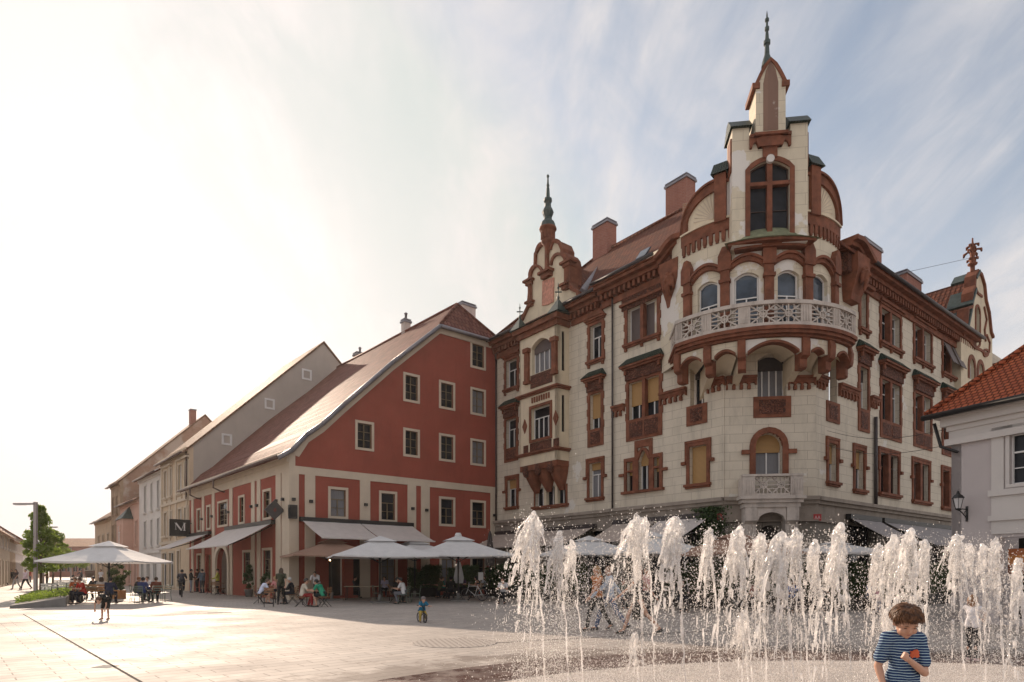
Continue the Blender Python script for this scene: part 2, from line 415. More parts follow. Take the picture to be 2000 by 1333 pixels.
    def torus(s, c, ax, R0, r, n=24, k=6, m=0):
        c = Vector(c); ax = Vector(ax).normalized(); a = ax.orthogonal().normalized(); b = ax.cross(a)
        pts = [c + (a * cos(2 * pi * i / n) + b * sin(2 * pi * i / n)) * R0 for i in range(n + 1)]
        i0 = len(s.v)
        for i in range(n):
            d = (pts[i] - c).normalized()
            for j in range(k):
                t = 2 * pi * j / k; s.v.append(pts[i] + (d * cos(t) + ax * sin(t)) * r)
        for i in range(n):
            i2 = (i + 1) % n
            for j in range(k):
                j2 = (j + 1) % k
                s.f.append((i0 + i * k + j, i0 + i2 * k + j, i0 + i2 * k + j2, i0 + i * k + j2)); s.mi.append(m); s.sm.append(True)
    def build(s, name, mats, parent=None, recalc=True, cyl=None):
        if not isinstance(mats, (list, tuple)): mats = [mats]
        off = parent_world(parent) if parent is not None else Vector((0, 0, 0))
        me = bpy.data.meshes.new(name)
        me.from_pydata([tuple(v - off) for v in s.v], [], s.f)
        for mm in mats: me.materials.append(M[mm] if isinstance(mm, str) else mm)
        me.polygons.foreach_set('material_index', s.mi)
        me.polygons.foreach_set('use_smooth', s.sm)
        me.update()
        if recalc:
            bm = bmesh.new(); bm.from_mesh(me); bmesh.ops.recalc_face_normals(bm, faces=bm.faces); bm.to_mesh(me); bm.free()
        uvl = me.uv_layers.new(name='UVMap')
        vs = me.vertices
        for p in me.polygons:
            n = p.normal
            if cyl:
                cx, cy, rr, ang0 = cyl
            if cyl and abs(n.z) < 0.8:
                for li in p.loop_indices:
                    co = vs[me.loops[li].vertex_index].co + off
                    a = atan2(co.x - cx, -(co.y - cy)) - ang0
                    uvl.data[li].uv = (a * rr, co.z)
                continue
            if abs(n.z) > 0.999: t1 = Vector((1, 0, 0)); t2 = Vector((0, 1, 0))
            else:
                t1 = Vector((-n.y, n.x, 0)).normalized(); t2 = n.cross(t1)
            for li in p.loop_indices:
                co = vs[me.loops[li].vertex_index].co + off
                uvl.data[li].uv = (co.dot(t1), co.dot(t2))
        o = bpy.data.objects.new(name, me); link(o)
        if parent is not None: o.parent = parent
        return o

def parent_world(p):
    v = Vector((0, 0, 0))
    while p is not None:
        v += p.location; p = p.parent
    return v

# ------------------------------------------------------------------ facade frame
class Facade:
    def __init__(s, o, d, n=None):
        s.o = Vector((o[0], o[1])); s.d = Vector(d).normalized()
        s.n = Vector(n).normalized() if n is not None else Vector((s.d.y, -s.d.x))
        s.holes = []
    def P(s, u, z, w=0.0):
        q = s.o + s.d * u + s.n * w
        return Vector((q.x, q.y, z))
    def u(s, px, w=0.0):
        a = (px - CX) / FPX; o = s.o + s.n * w
        return (a * o.y - o.x) / (s.d.x - a * s.d.y)
    def z(s, px, py, w=0.0):
        u = s.u(px, w); Y = (s.o + s.d * u + s.n * w).y
        return CAMZ + (HY - py) / FPX * Y
    def uz(s, px, py, w=0.0):
        return (s.u(px, w), s.z(px, py, w))
    def rect(s, x0, x1, y0, y1, w=0.0):
        c = (x0 + x1) / 2
        return (s.u(x0, w), s.u(x1, w), s.z(c, y1, w), s.z(c, y0, w))

def head_poly(u0, u1, z0, z1, head, n=10):
    """opening outline, counter-clockwise from bottom left. z1 = top of the head"""
    if head == 'flat': return [(u0, z0), (u1, z0), (u1, z1), (u0, z1)]
    c = (u0 + u1) / 2; hw = (u1 - u0) / 2
    rise = hw if head == 'round' else (hw * 1.5 if head == 'point' else hw * 0.42)
    zs = z1 - rise; pts = [(u0, z0), (u1, z0)]
    for i in range(n + 1):
        t = i / n
        if head == 'round': x = cos(pi * t); y = sin(pi * t)
        elif head == 'point':
            a = 1 - 2 * t; x = a; y = (1 - abs(a) ** 1.6)
        else:
            x = 1 - 2 * t; y = 1 - x * x
        pts.append((c + hw * x, zs + rise * y))
    return pts

def wall_holes(F, outline, holes, name, mats, parent, thick=0.35, w=0.0, m=0, reveal_m=0):
    bm = bmesh.new(); loops = []
    for poly in [outline] + holes:
        vs = [bm.verts.new((p[0], p[1], 0)) for p in poly]
        es = [bm.edges.new((vs[i], vs[(i + 1) % len(vs)])) for i in range(len(vs))]
        loops.append(vs)
    bmesh.ops.triangle_fill(bm, use_beauty=True, use_dissolve=False, edges=bm.edges[:])
    def inside(p, poly):
        c = False; j = len(poly) - 1
        for i in range(len(poly)):
            a = poly[i]; b = poly[j]
            if (a[1] > p[1]) != (b[1] > p[1]) and p[0] < (b[0] - a[0]) * (p[1] - a[1]) / (b[1] - a[1]) + a[0]: c = not c
            j = i
        return c
    mb = MB()
    for f in bm.faces:
        cc = f.calc_center_median()
        if any(inside((cc.x, cc.y), h) for h in holes): continue
        mb.face([F.P(v.co.x, v.co.y, w) for v in f.verts], m)
    bm.free()
    for h in holes:
        for i in range(len(h)):
            a = h[i]; b = h[(i + 1) % len(h)]
            mb.face([F.P(a[0], a[1], w), F.P(b[0], b[1], w), F.P(b[0], b[1], w - thick), F.P(a[0], a[1], w - thick)], reveal_m)
    for i in range(len(outline)):
        a = outline[i]; b = outline[(i + 1) % len(outline)]
        mb.face([F.P(a[0], a[1], w), F.P(b[0], b[1], w), F.P(b[0], b[1], w - thick), F.P(a[0], a[1], w - thick)], m)
    return mb.build(name, mats, parent, recalc=False)

def window(parent, F, r, head='flat', w=0.0, cols=2, transom=0.34, rows=0, frame='white_frame', pane='glass', fw=0.05,
           blind=0.0, blindmat='blind_ochre', depth=0.22, hole=True, surround=None, sw=0.16, sproud=0.05, quoins=False,
           sill=None, sillmat=None, brackets=False, name='window', bottom=True):
    """r=(u0,u1,z0,z1); builds the window part with pane, surround, sill, blind under it"""
    u0, u1, z0, z1 = r
    if hole: F.holes.append(head_poly(u0, u1, z0, z1, head))
    mb = MB(); wf = w - depth
    hw = (u1 - u0) / 2; c = (u0 + u1) / 2
    zs = z1 if head == 'flat' else z1 - (hw if head == 'round' else (hw * 1.5 if head == 'point' else hw * 0.42))
    out = head_poly(u0, u1, z0, z1, head)
    mb.fstrip(F, out, fw * 2, wf - 0.03, wf + 0.03, 0, closed=True)
    zt = z0 + (z1 - z0) * (1 - transom) if transom else z1
    if transom: mb.fbox(F, u0 + fw, u1 - fw, zt - fw / 2, zt + fw / 2, wf - 0.025, wf + 0.025)
    for k in range(1, cols):
        x = u0 + (u1 - u0) * k / cols
        ztop = zt if (transom and cols > 1) else zs
        mb.fbox(F, x - fw * 0.6, x + fw * 0.6, z0 + fw, ztop - fw / 2, wf - 0.024, wf + 0.028)
    for k in range(1, rows + 1):
        zz = z0 + (zt - z0) * k / (rows + 1)
        mb.fbox(F, u0 + fw, u1 - fw, zz - 0.015, zz + 0.015, wf - 0.02, wf + 0.018)
    win = mb.build(name, frame, parent)
    g = MB(); g.fprism(F, out, wf - 0.05, wf - 0.04); g.build('pane', pane, win)
    if blind > 0:
        b = MB(); zb = z1 - (z1 - z0) * blind
        bp = [(u0 + 0.02, zb), (u1 - 0.02, zb)] + out[2:] if head != 'flat' else [(u0 + 0.02, zb), (u1 - 0.02, zb), (u1 - 0.02, z1 - 0.01), (u0 + 0.02, z1 - 0.01)]
        b.fprism(F, bp, wf + 0.04, wf + 0.06); b.build('blind', blindmat, win)
    if surround:
        s = MB()
        if head == 'flat':
            s.fbox(F, u0 - sw, u0, z0 - 0.003, z1 + sw, w - 0.02, w + sproud); s.fbox(F, u1, u1 + sw, z0 - 0.003, z1 + sw, w - 0.02, w + sproud)
            s.fbox(F, u0, u1, z1, z1 + sw, w - 0.02, w + sproud)
            if bottom: s.fbox(F, u0 - sw, u1 + sw, z0 - sw, z0 - 0.003, w - 0.02, w + sproud)
        else:
            pts = out[1:] + [out[0]]
            pts2 = [((x + sw / 2 * (1 if x > c + 1e-4 else (-1 if x < c - 1e-4 else 0))) if True else x, zz) for x, zz in pts]
            cc = (c, zs)
            P2 = []
            for k, (x, zz) in enumerate(pts):
                if zz <= zs + 1e-5: P2.append((x + (sw / 2 if x > c else -sw / 2), zz))
                else:
                    d = Vector((x - c, zz - (zs - hw * 0.3))).normalized(); P2.append((x + d.x * sw / 2, zz + d.y * sw / 2))
            s.fstrip(F, P2, sw, w - 0.02, w + sproud)
        if quoins:
            nq = max(2, int((z1 - z0) / 0.36)); h = (z1 - z0) / nq
            for k in range(0, nq, 2):
                for a, b_ in ((u0 - sw - 0.07, u0 - sw), (u1 + sw, u1 + sw + 0.07)):
                    s.fbox(F, a, b_, z0 + k * h, z0 + (k + 1) * h, w - 0.02, w + sproud - 0.004)
        s.build('surround', surround, win)
    if sill is not None:
        s = MB(); e = sw + 0.08
        s.fbox(F, u0 - e, u1 + e, z0 - 0.13 - (sw if bottom and surround and head == 'flat' else 0) * 0, z0 - 0.002, w - 0.02, w + sproud + 0.13 * sill)
        s.fbox(F, u0 - e + 0.05, u1 + e - 0.05, z0 - 0.22, z0 - 0.132, w - 0.02, w + sproud + 0.06)
        if brackets:
            for x in (u0 - sw * 0.6, c, u1 + sw * 0.6) if (u1 - u0) > 1.2 else (u0 - sw * 0.5, u1 + sw * 0.5):
                s.fbox(F, x - 0.08, x + 0.08, z0 - 0.38, z0 - 0.222, w - 0.02, w + sproud + 0.03)
        s.build('sill', sillmat or surround or 'terra', win)
    return win

def cornice(F, u0, u1, steps, name, mat, parent, w=0.0, dent=None):
    """steps: list of (z0,z1,proj) boxes along the facade; dent=(z0,z1,proj,size,gap)"""
    mb = MB()
    for k, (z0, z1, p) in enumerate(steps): mb.fbox(F, u0 - p * 0, u1 + p * 0, z0, z1, w - 0.02, w + p)
    if dent:
        z0, z1, p, s, g = dent; x = u0 + g / 2
        while x + s < u1:
            mb.fbox(F, x, x + s, z0, z1, w - 0.02, w + p); x += s + g
    return mb.build(name, mat, parent)

# ------------------------------------------------------------------ blobs -> one continuous skin
def caps(prims, p0, r0, p1=None, r1=None, sc=None, n=12):
    prims.append((Vector(p0), r0, Vector(p1) if p1 is not None else None, r1 if r1 is not None else r0, sc, n))

def blob_mesh(name, prims, voxel, smooth=2, disp=0.0, dscale=8.0, seed=0.0):
    mb = MB()
    for p0, r0, p1, r1, sc, n in prims:
        if p1 is None:
            mb.ball(p0, r0, n, 0, sc or (1, 1, 1)); continue
        d = p1 - p0; L = d.length
        mb.ball(p0, r0, n); mb.ball(p1, r1, n)
        if L > 1e-4:
            mb.tube([p0, p1], [r0 * 0.985, r1 * 0.985], n, cap=True)
    me = bpy.data.meshes.new(name)
    me.from_pydata([tuple(v) for v in mb.v], [], mb.f); me.update()
    ob = bpy.data.objects.new('tmp', me); link(ob)
    rm = ob.modifiers.new('r', 'REMESH'); rm.mode = 'VOXEL'; rm.voxel_size = voxel
    if smooth:
        sm = ob.modifiers.new('s', 'SMOOTH'); sm.iterations = smooth; sm.factor = 0.5
    dg = bpy.context.evaluated_depsgraph_get(); dg.update()
    out = bpy.data.meshes.new_from_object(ob.evaluated_get(dg))
    out.name = name
    bpy.data.objects.remove(ob); bpy.data.meshes.remove(me)
    if disp:
        for v in out.vertices:
            nv = mnoise.noise_vector(v.co * dscale + Vector((seed, seed, seed)))
            v.co += nv * disp
    out.polygons.foreach_set('use_smooth', [True] * len(out.polygons))
    out.update()
    return out

def put(mesh, name, mat, parent, loc=(0, 0, 0)):
    """object sharing a mesh, material on the object"""
    if len(mesh.materials) == 0: mesh.materials.append(None)
    o = bpy.data.objects.new(name, mesh); link(o)
    o.material_slots[0].link = 'OBJECT'; o.material_slots[0].material = M[mat] if isinstance(mat, str) else mat
    if parent is not None: o.parent = parent
    o.location = loc
    return o
SUN_E = 4.2; SKY_S = 0.10; EXPO = 0.50; CLOUD_B = 6.0; SKY_TINT = (1.06, 1.07, 0.98, 1); SKY_MAX = (3.9, 4.5, 4.8)
CL1 = (-14, (1.0, 0.5, 1), (2.1, 0.4, 0), 0.8, 5, 0.5, 0.5)
CL2 = (-20, (2.0, 0.55, 1), (1.3, 4.4, 0), 1.4, 10, 0.60, 1.0)
CL3 = (-10, (1.5, 0.8, 1), (5.2, 0.7, 0), 3.4, 10, 0.62, 1.2)
HAZE = 0.00022
# ------------------------------------------------------------------ people
def V(*a): return Vector(a)
def stand_pose(walk=0.0, lean=0.0, armf=0.0, elbow=0.25):
    """joints of a 1.72 m adult facing +Y; walk = stride, armf = hands brought forward"""
    J = {}
    J['pel'] = V(0, -lean * 0.25, .95); J['chest'] = V(0, lean * 0.5, 1.29 - lean * .12); J['neck'] = V(0, lean * 0.75, 1.47 - lean * .3)
    J['head'] = V(0, lean * 0.9 + .02, 1.60 - lean * .38)
    for s, k in ((1, 'r'), (-1, 'l')):
        sh = V(.175 * s, lean * 0.7, 1.41 - lean * .25); J['sh' + k] = sh
        sw = -s * walk
        J['el' + k] = sh + V(.05 * s, sw * .35 + armf * .12, -.28)
        J['wr' + k] = J['el' + k] + V(-.01 * s - .05 * s * armf, .06 + sw * .3 + armf * .22, -.24 + armf * .2)
        J['hip' + k] = V(.09 * s, -lean * .25, .91)
        J['kn' + k] = V(.095 * s, s * walk * .26 + .02, .50)
        J['an' + k] = V(.095 * s, s * walk * .48 - (.10 if s * walk < 0 else 0) - .02, .09 + (.07 if s * walk < 0 else 0))
        J['toe' + k] = J['an' + k] + V(.02 * s, .16, -.06 - (.05 if s * walk < 0 else 0))
    return J
def sit_pose(lean=0.15, arm=1.0, cross=False):
    J = {}
    J['pel'] = V(0, 0, .53); J['chest'] = V(0, lean * .6, .87 - lean * .1); J['neck'] = V(0, lean, 1.05 - lean * .2); J['head'] = V(0, lean * 1.1 + .03, 1.18 - lean * .25)
    for s, k in ((1, 'r'), (-1, 'l')):
        sh = V(.175 * s, lean * .85, .99 - lean * .15); J['sh' + k] = sh
        J['el' + k] = sh + V(.06 * s, .13 * arm, -.25); J['wr' + k] = J['el' + k] + V(-.07 * s, .22, .04 * arm)
        J['hip' + k] = V(.09 * s, .02, .50); J['kn' + k] = V(.13 * s, .43, .53)
        J['an' + k] = V(.12 * s, .36 + .08 * s, .09); J['toe' + k] = J['an' + k] + V(.02 * s, .16, -.06)
    return J
def bend_pose():      # child bending to look at the ground
    J = stand_pose()
    J['pel'] = V(0, -.12, .93); J['chest'] = V(0, .16, 1.05); J['neck'] = V(0, .33, 1.02); J['head'] = V(0, .44, .93)
    for s, k in ((1, 'r'), (-1, 'l')):
        sh = V(.17 * s, .28, 1.02); J['sh' + k] = sh; J['el' + k] = sh + V(.09 * s, .03, -.27); J['wr' + k] = J['el' + k] + V(-.02 * s, .05, -.24)
        J['hip' + k] = V(.09 * s, -.1, .90); J['kn' + k] = V(.13 * s, .0, .50); J['an' + k] = V(.15 * s, -.02, .09); J['toe' + k] = J['an' + k] + V(.02 * s, .16, -.06)
    return J
def ride_pose():
    J = sit_pose(.22, 1.0)
    for k in list(J): J[k] = J[k] + V(0, 0, .42)
    for s, k in ((1, 'r'), (-1, 'l')):
        J['knr' if s > 0 else 'knl'] = V(.1 * s, .32, .70 + .1 * s); J['an' + k] = V(.1 * s, .16, .32 + .14 * s); J['toe' + k] = J['an' + k] + V(0, .15, -.03)
        J['el' + k] = J['sh' + k] + V(.05 * s, .22, -.2); J['wr' + k] = J['el' + k] + V(.0, .22, -.05)
    return J
def arm_mix(J, k, el, wr): J['el' + k] = V(*el); J['wr' + k] = V(*wr); return J

def hand_prims(pr, el, wr, side, curl=0.5, f=1.0, fn=8):
    d = (wr - el).normalized(); up = V(0, 0, 1) if abs(d.z) < .8 else V(0, 1, 0)
    a = d.cross(up).normalized(); b = a.cross(d).normalized()
    palm = wr + d * .05 * f
    caps(pr, wr, .024 * f, palm + a * .015 * f, .025 * f, n=fn); caps(pr, wr, .024 * f, palm - a * .015 * f, .025 * f, n=fn)
    for i, (o, L) in enumerate(((-.030, .062), (-.010, .074), (.010, .070), (.028, .056))):
        p0 = wr + d * .08 * f + a * o * f; p1 = p0 + (d * cos(curl * .6) - b * sin(curl * .6)) * L * .5 * f
        p2 = p1 + (d * cos(curl * 1.9) - b * sin(curl * 1.9)) * L * .55 * f
        caps(pr, p0, .0095 * f, p1, .009 * f, n=fn); caps(pr, p1, .009 * f, p2, .0075 * f, n=fn)
    t0 = wr + d * .03 * f - a * side * .02 * f; t1 = t0 + (d * .6 - a * side * .8 - b * .3).normalized() * .045 * f
    caps(pr, t0, .013 * f, t1, .010 * f, n=fn); caps(pr, t1, .010 * f, t1 + (d * .9 - b * .4).normalized() * .032 * f, .008 * f, n=fn)

def person_prims(J, look=(0, 1, 0), female=False, child=False, sleeve='short', bottom='long', hair='short', girth=1.0):
    B = []; S = []; T = []; H = []; F = []; hs = 1.28 if child else 1.0
    g = girth; look = Vector(look).normalized(); hd = J['head']
    # head
    caps(B, hd + V(0, 0, .015), .098 * hs, None, None, (0.82, .98, 1.02), 16)
    jaw = hd + look * .03 * hs + V(0, 0, -.065 * hs)
    caps(B, hd - V(0, 0, .02), .074 * hs, jaw, .052 * hs, n=12)
    caps(B, hd + look * .088 * hs + V(0, 0, .0), .011 * hs, hd + look * .103 * hs + V(0, 0, -.028 * hs), .014 * hs, n=8)
    sd = look.cross(V(0, 0, 1)).normalized()
    for q in (1, -1): caps(B, hd + sd * q * .081 * hs + V(0, 0, -.01), .024 * hs, None, None, (.5, .8, 1.2), 8)
    caps(B, J['neck'] - V(0, 0, .03), .052 * g, hd - V(0, 0, .05), .048, n=12)
    mid = J['pel'].lerp(J['chest'], .5)
    sh_w = .93 if female else 1.0
    for (A, e) in ((B, 0.0), (S, .018)):
        caps(A, J['chest'] + V(0, 0, .02), .118 * g + e, None, None, (1.28 * sh_w, .82, 1.15), 14)
        caps(A, J['chest'], .115 * g + e, mid, .105 * g + e, n=12)
        for q, k in ((1, 'r'), (-1, 'l')):
            caps(A, J['sh' + k], .052 * g + e, J['chest'] + V(.06 * q, 0, .08), .075 * g + e, n=10)
            caps(A, J['hip' + k] + V(0, 0, .04), .098 * g + e, mid + V(.045 * q, 0, 0), .098 * g + e, n=12)
    for q, k in ((1, 'r'), (-1, 'l')):
        caps(B, J['sh' + k], .050 * g, J['el' + k], .039 * g, n=10); caps(B, J['el' + k], .038 * g, J['wr' + k], .025, n=10)
        hand_prims(B, J['el' + k], J['wr' + k], q)
        e2 = J['sh' + k].lerp(J['el' + k], .62 if sleeve == 'short' else (.12 if sleeve == 'none' else 1.0))
        caps(S, J['sh' + k], .066 * g, e2, .060 * g, n=10)
        if sleeve == 'long': caps(S, J['el' + k], .055 * g, J['el' + k].lerp(J['wr' + k], .92), .040, n=10)
        caps(B, J['hip' + k], .088 * g, J['kn' + k], .055 * g, n=12); caps(B, J['kn' + k], .054 * g, J['kn' + k].lerp(J['an' + k], .35) + V(0, -.012, 0), .056 * g, n=10)
        caps(B, J['kn' + k].lerp(J['an' + k], .35) + V(0, -.012, 0), .055 * g, J['an' + k], .036, n=10); caps(B, J['an' + k], .038, J['toe' + k], .032, n=8)
        caps(T, J['hip' + k] + V(0, 0, .02), .108 * g, J['pel'] + V(.05 * q, 0, .07), .105 * g, n=12)
        if bottom == 'long':
            caps(T, J['hip' + k], .104 * g, J['kn' + k], .072 * g, n=12); caps(T, J['kn' + k], .071 * g, J['kn' + k].lerp(J['an' + k], .93), .058 * g, n=10)
        elif bottom == 'shorts':
            caps(T, J['hip' + k], .108 * g, J['hip' + k].lerp(J['kn' + k], .8), .088 * g, n=12)
        caps(F, J['an' + k] + V(0, -.03, -.035), .045, J['toe' + k] + V(0, -.01, .005), .038, n=10)
    if bottom == 'skirt':
        kn = (J['knr'] + J['knl']) / 2
        caps(T, J['pel'], .13 * g, kn, .17 * g, n=14)
    # hair
    caps(H, hd - look * .014 + V(0, 0, .032), .106 * hs, None, None, (.86, .97, .98), 16)
    if hair in ('long', 'bob'):
        dn = .22 if hair == 'long' else .10
        for q in (-1, 0, 1): caps(H, hd - look * .05 + sd * q * .05 + V(0, 0, 0), .058 * hs, hd - look * .085 + sd * q * .06 - V(0, 0, dn), .04, n=10)
    if hair == 'bun': caps(H, hd - look * .10 + V(0, 0, .06), .045, n=10)
    return B, S, T, H, F

_kits = {}
KITS = {
    'stand': lambda: (stand_pose(), dict()),
    'stand_arms': lambda: (stand_pose(armf=.8), dict(sleeve='long')),
    'stand_lean': lambda: (stand_pose(lean=.45, armf=1.1), dict()),
    'walk': lambda: (stand_pose(walk=.75), dict(sleeve='long')),
    'walk_f': lambda: (stand_pose(walk=.6), dict(female=True, hair='long', girth=.93)),
    'walk_skirt': lambda: (stand_pose(walk=.8), dict(female=True, hair='long', bottom='skirt', girth=.9, sleeve='none')),
    'sit': lambda: (sit_pose(.16), dict()),
    'sit_lean': lambda: (sit_pose(.32), dict(bottom='shorts')),
    'sit_long': lambda: (sit_pose(.12), dict(sleeve='long', girth=1.05)),
    'sit_f': lambda: (sit_pose(.1), dict(female=True, hair='long', girth=.92)),
    'ride': lambda: (ride_pose(), dict(sleeve='long')),
    'bend_child': lambda: (bend_pose(), dict(child=True, bottom='shorts', girth=.95, look=(0, .4, -.9))),
    'stand_child': lambda: (arm_mix(arm_mix(stand_pose(), 'r', (.20, .20, 1.25), (.06, .42, 1.10)), 'l', (-.20, .22, 1.25), (-.07, .44, 1.12)), dict(child=True, hair='bob', girth=.95)),
    'ride_child': lambda: (ride_child_pose(), dict(child=True, sleeve='short', girth=1.1)),
}
def ride_child_pose():
    J = sit_pose(.2)
    for k in list(J): J[k] = J[k] + V(0, 0, .12)
    for s, k in ((1, 'r'), (-1, 'l')):
        J['hip' + k] = V(.09 * s, .02, .62); J['kn' + k] = V(.17 * s, .2, .42 + .04 * s); J['an' + k] = V(.17 * s, .02 + .16 * s, .09); J['toe' + k] = J['an' + k] + V(.02 * s, .15, -.05)
        J['el' + k] = J['sh' + k] + V(.10 * s, .14, -.2); J['wr' + k] = J['el' + k] + V(.02 * s, .2, .02)
    return J
def kit(name, vox=.0155):
    if name not in _kits:
        J, o = KITS[name]()
        B, S, T, H, F = person_prims(J, **o)
        _kits[name] = (J, [blob_mesh(name + '_body', B, vox, 1), blob_mesh(name + '_shirt', S, .02, 2, .006, 9),
                       blob_mesh(name + '_bottom', T, .02, 2, .006, 7), blob_mesh(name + '_hair', H, .016, 1, .008, 22), blob_mesh(name + '_shoes', F, .014, 1)], o)
    return _kits[name]
for _k in KITS: kit(_k)

SKIN = simple('skin', (0.52, 0.30, 0.21), 0.55, 0.06, 20)
SKIN2 = simple('tanned_skin', (0.42, 0.23, 0.15), 0.55, 0.06, 20)
EYE = simple('eye_dark', (0.02, 0.015, 0.012), 0.2, 0.05, 10)
def person(kitname, label, X, Y, yaw, shirt, bottom, hair, shoes=(.03, .03, .03), h=1.72, skin=None, group=None, z=0.0):
    """yaw: direction faced, degrees, 0 = away from the camera (+Y), positive turns to the left"""
    J, ms, o = kit(kitname)
    t = thing('person', label, 'person', (0, 0, 0), group)
    s = h / 1.72
    names = ('body', 'shirt', 'skirt' if o.get('bottom') == 'skirt' else ('shorts' if o.get('bottom') == 'shorts' else 'trousers'), 'hair', 'shoes')
    mats = (skin or SKIN, paint(shirt), paint(bottom), paint(hair, .6), paint(shoes, .6))
    for n, me, mm in zip(names, ms, mats): put(me, n, mm, t)
    lk = Vector(o.get('look', (0, 1, 0))).normalized(); sd = lk.cross(V(0, 0, 1)).normalized(); hs = 1.28 if o.get('child') else 1
    e = MB()
    for q in (1, -1): e.ball(J['head'] + lk * .088 * hs + sd * q * .032 * hs + V(0, 0, .012 * hs), .0085, 6)
    e.build('eyes', EYE, t)
    t.location = (X, Y, z); t.rotation_euler = (0, 0, radians(yaw)); t.scale = (s, s, s)
    return t
def pp(kitname, label, px, fy, yaw, shirt, bottom, hair, **k):
    g = ground(px, fy)
    return person(kitname, label, g.x, g.y, yaw, shirt, bottom, hair, **k)
# ------------------------------------------------------------------ ground
def groundmat():
    m, t, b = newmat('pale_stone_paving')
    u = uvc(t)
    mp = t.add('ShaderNodeMapping'); mp.inputs['Rotation'].default_value = (0, 0, radians(-42)); t.link(u, mp.inputs['Vector'])
    br = t.add('ShaderNodeTexBrick'); br.offset = 0.37
    br.inputs['Color1'].default_value = (0.47, 0.42, 0.38, 1); br.inputs['Color2'].default_value = (0.36, 0.325, 0.30, 1); br.inputs['Mortar'].default_value = (0.10, 0.085, 0.075, 1)
    br.inputs['Scale'].default_value = 1; br.inputs['Brick Width'].default_value = 0.80; br.inputs['Row Height'].default_value = 0.30
    br.inputs['Mortar Size'].default_value = 0.013; br.inputs['Mortar Smooth'].default_value = 0.4
    t.link(mp.outputs[0], br.inputs['Vector'])
    v = ocoord(t)
    f = noise_fac(t, 0.35, 0.35, 0.7, 7, v, 0.65)
    c = mixc(t, f, br.outputs['Color'], (0.36, 0.31, 0.27))
    c = mixc(t, 0.5, br.outputs['Color'], c)
    f2 = noise_fac(t, 2.0, 0.56, 0.72, 8, v, 0.7)
    mm = t.add('ShaderNodeMath', operation='MULTIPLY'); mm.inputs[1].default_value = 0.55; t.link(f2, mm.inputs[0])
    c = mixc(t, mm.outputs[0], c, (0.19, 0.165, 0.145))
    ds = t.add('ShaderNodeVectorMath', operation='DISTANCE'); t.link(v, ds.inputs[0]); ds.inputs[1].default_value = (5.4, 3.0, 0)
    wn = noise_fac(t, 0.8, 0.3, 0.7, 8, v, 0.72); wd_ = t.add('ShaderNodeMath', operation='MULTIPLY_ADD'); wd_.inputs[1].default_value = -3.2; t.link(wn, wd_.inputs[0]); t.link(ds.outputs['Value'], wd_.inputs[2])
    wf = t.add('ShaderNodeMapRange'); wf.inputs['From Min'].default_value = 9.3; wf.inputs['From Max'].default_value = 8.3; t.link(wd_.outputs[0], wf.inputs['Value'])
    wm = t.add('ShaderNodeMath', operation='MULTIPLY'); wm.inputs[1].default_value = 0.75; t.link(wf.outputs['Result'], wm.inputs[0])
    c = mixc(t, wm.outputs[0], c, (0.13, 0.10, 0.085))
    t.link(c, b.inputs['Base Color'])
    nn = t.add('ShaderNodeTexNoise'); nn.inputs['Scale'].default_value = 3; nn.inputs['Detail'].default_value = 8; t.link(v, nn.inputs['Vector'])
    inv = t.add('ShaderNodeMath', operation='MULTIPLY_ADD'); inv.inputs[1].default_value = -1; t.link(br.outputs['Fac'], inv.inputs[0]); t.link(nn.outputs['Fac'], inv.inputs[2])
    bump(t, b, inv.outputs[0], 0.5, 0.012)
    r = t.add('ShaderNodeMapRange'); r.inputs['To Min'].default_value = 0.6; r.inputs['To Max'].default_value = 0.85; b.inputs['Specular IOR Level'].default_value = 0.22; t.link(f, r.inputs['Value']); t.link(r.outputs['Result'], b.inputs['Roughness'])
    return m
M['ground'] = groundmat()
def wetmat(name, c1, c2, rmin, rmax, sc=1.3):
    m, t, b = newmat(name)
    u = uvc(t)
    br = t.add('ShaderNodeTexBrick'); br.offset = 0.5
    br.inputs['Color1'].default_value = c4(c1); br.inputs['Color2'].default_value = c4(c2); br.inputs['Mortar'].default_value = c4(tuple(x * .4 for x in c1))
    br.inputs['Scale'].default_value = 1; br.inputs['Brick Width'].default_value = 0.6; br.inputs['Row Height'].default_value = 0.3; br.inputs['Mortar Size'].default_value = 0.008
    t.link(u, br.inputs['Vector'])
    v = ocoord(t); f = noise_fac(t, sc, 0.38, 0.62, 8, v, 0.7)
    c = mixc(t, f, br.outputs['Color'], tuple(x * .6 for x in c1)); t.link(c, b.inputs['Base Color'])
    r = t.add('ShaderNodeMapRange'); r.inputs['To Min'].default_value = rmin; r.inputs['To Max'].default_value = rmax; t.link(f, r.inputs['Value']); t.link(r.outputs['Result'], b.inputs['Roughness'])
    nn = t.add('ShaderNodeTexNoise'); nn.inputs['Scale'].default_value = 9; nn.inputs['Detail'].default_value = 6; t.link(v, nn.inputs['Vector'])
    bump(t, b, nn.outputs['Fac'], 0.35, 0.03)
    return m
M['wet'] = wetmat('glare_foam_wet_granite', (0.62, 0.55, 0.50), (0.52, 0.46, 0.42), 0.25, 0.7)  # wet granite; pale base puts sun glare into the colour, plus whitish foam
M['wetband'] = wetmat('wet_brown_granite_ring', (0.15, 0.09, 0.075), (0.10, 0.065, 0.055), 0.15, 0.6, 2.5)

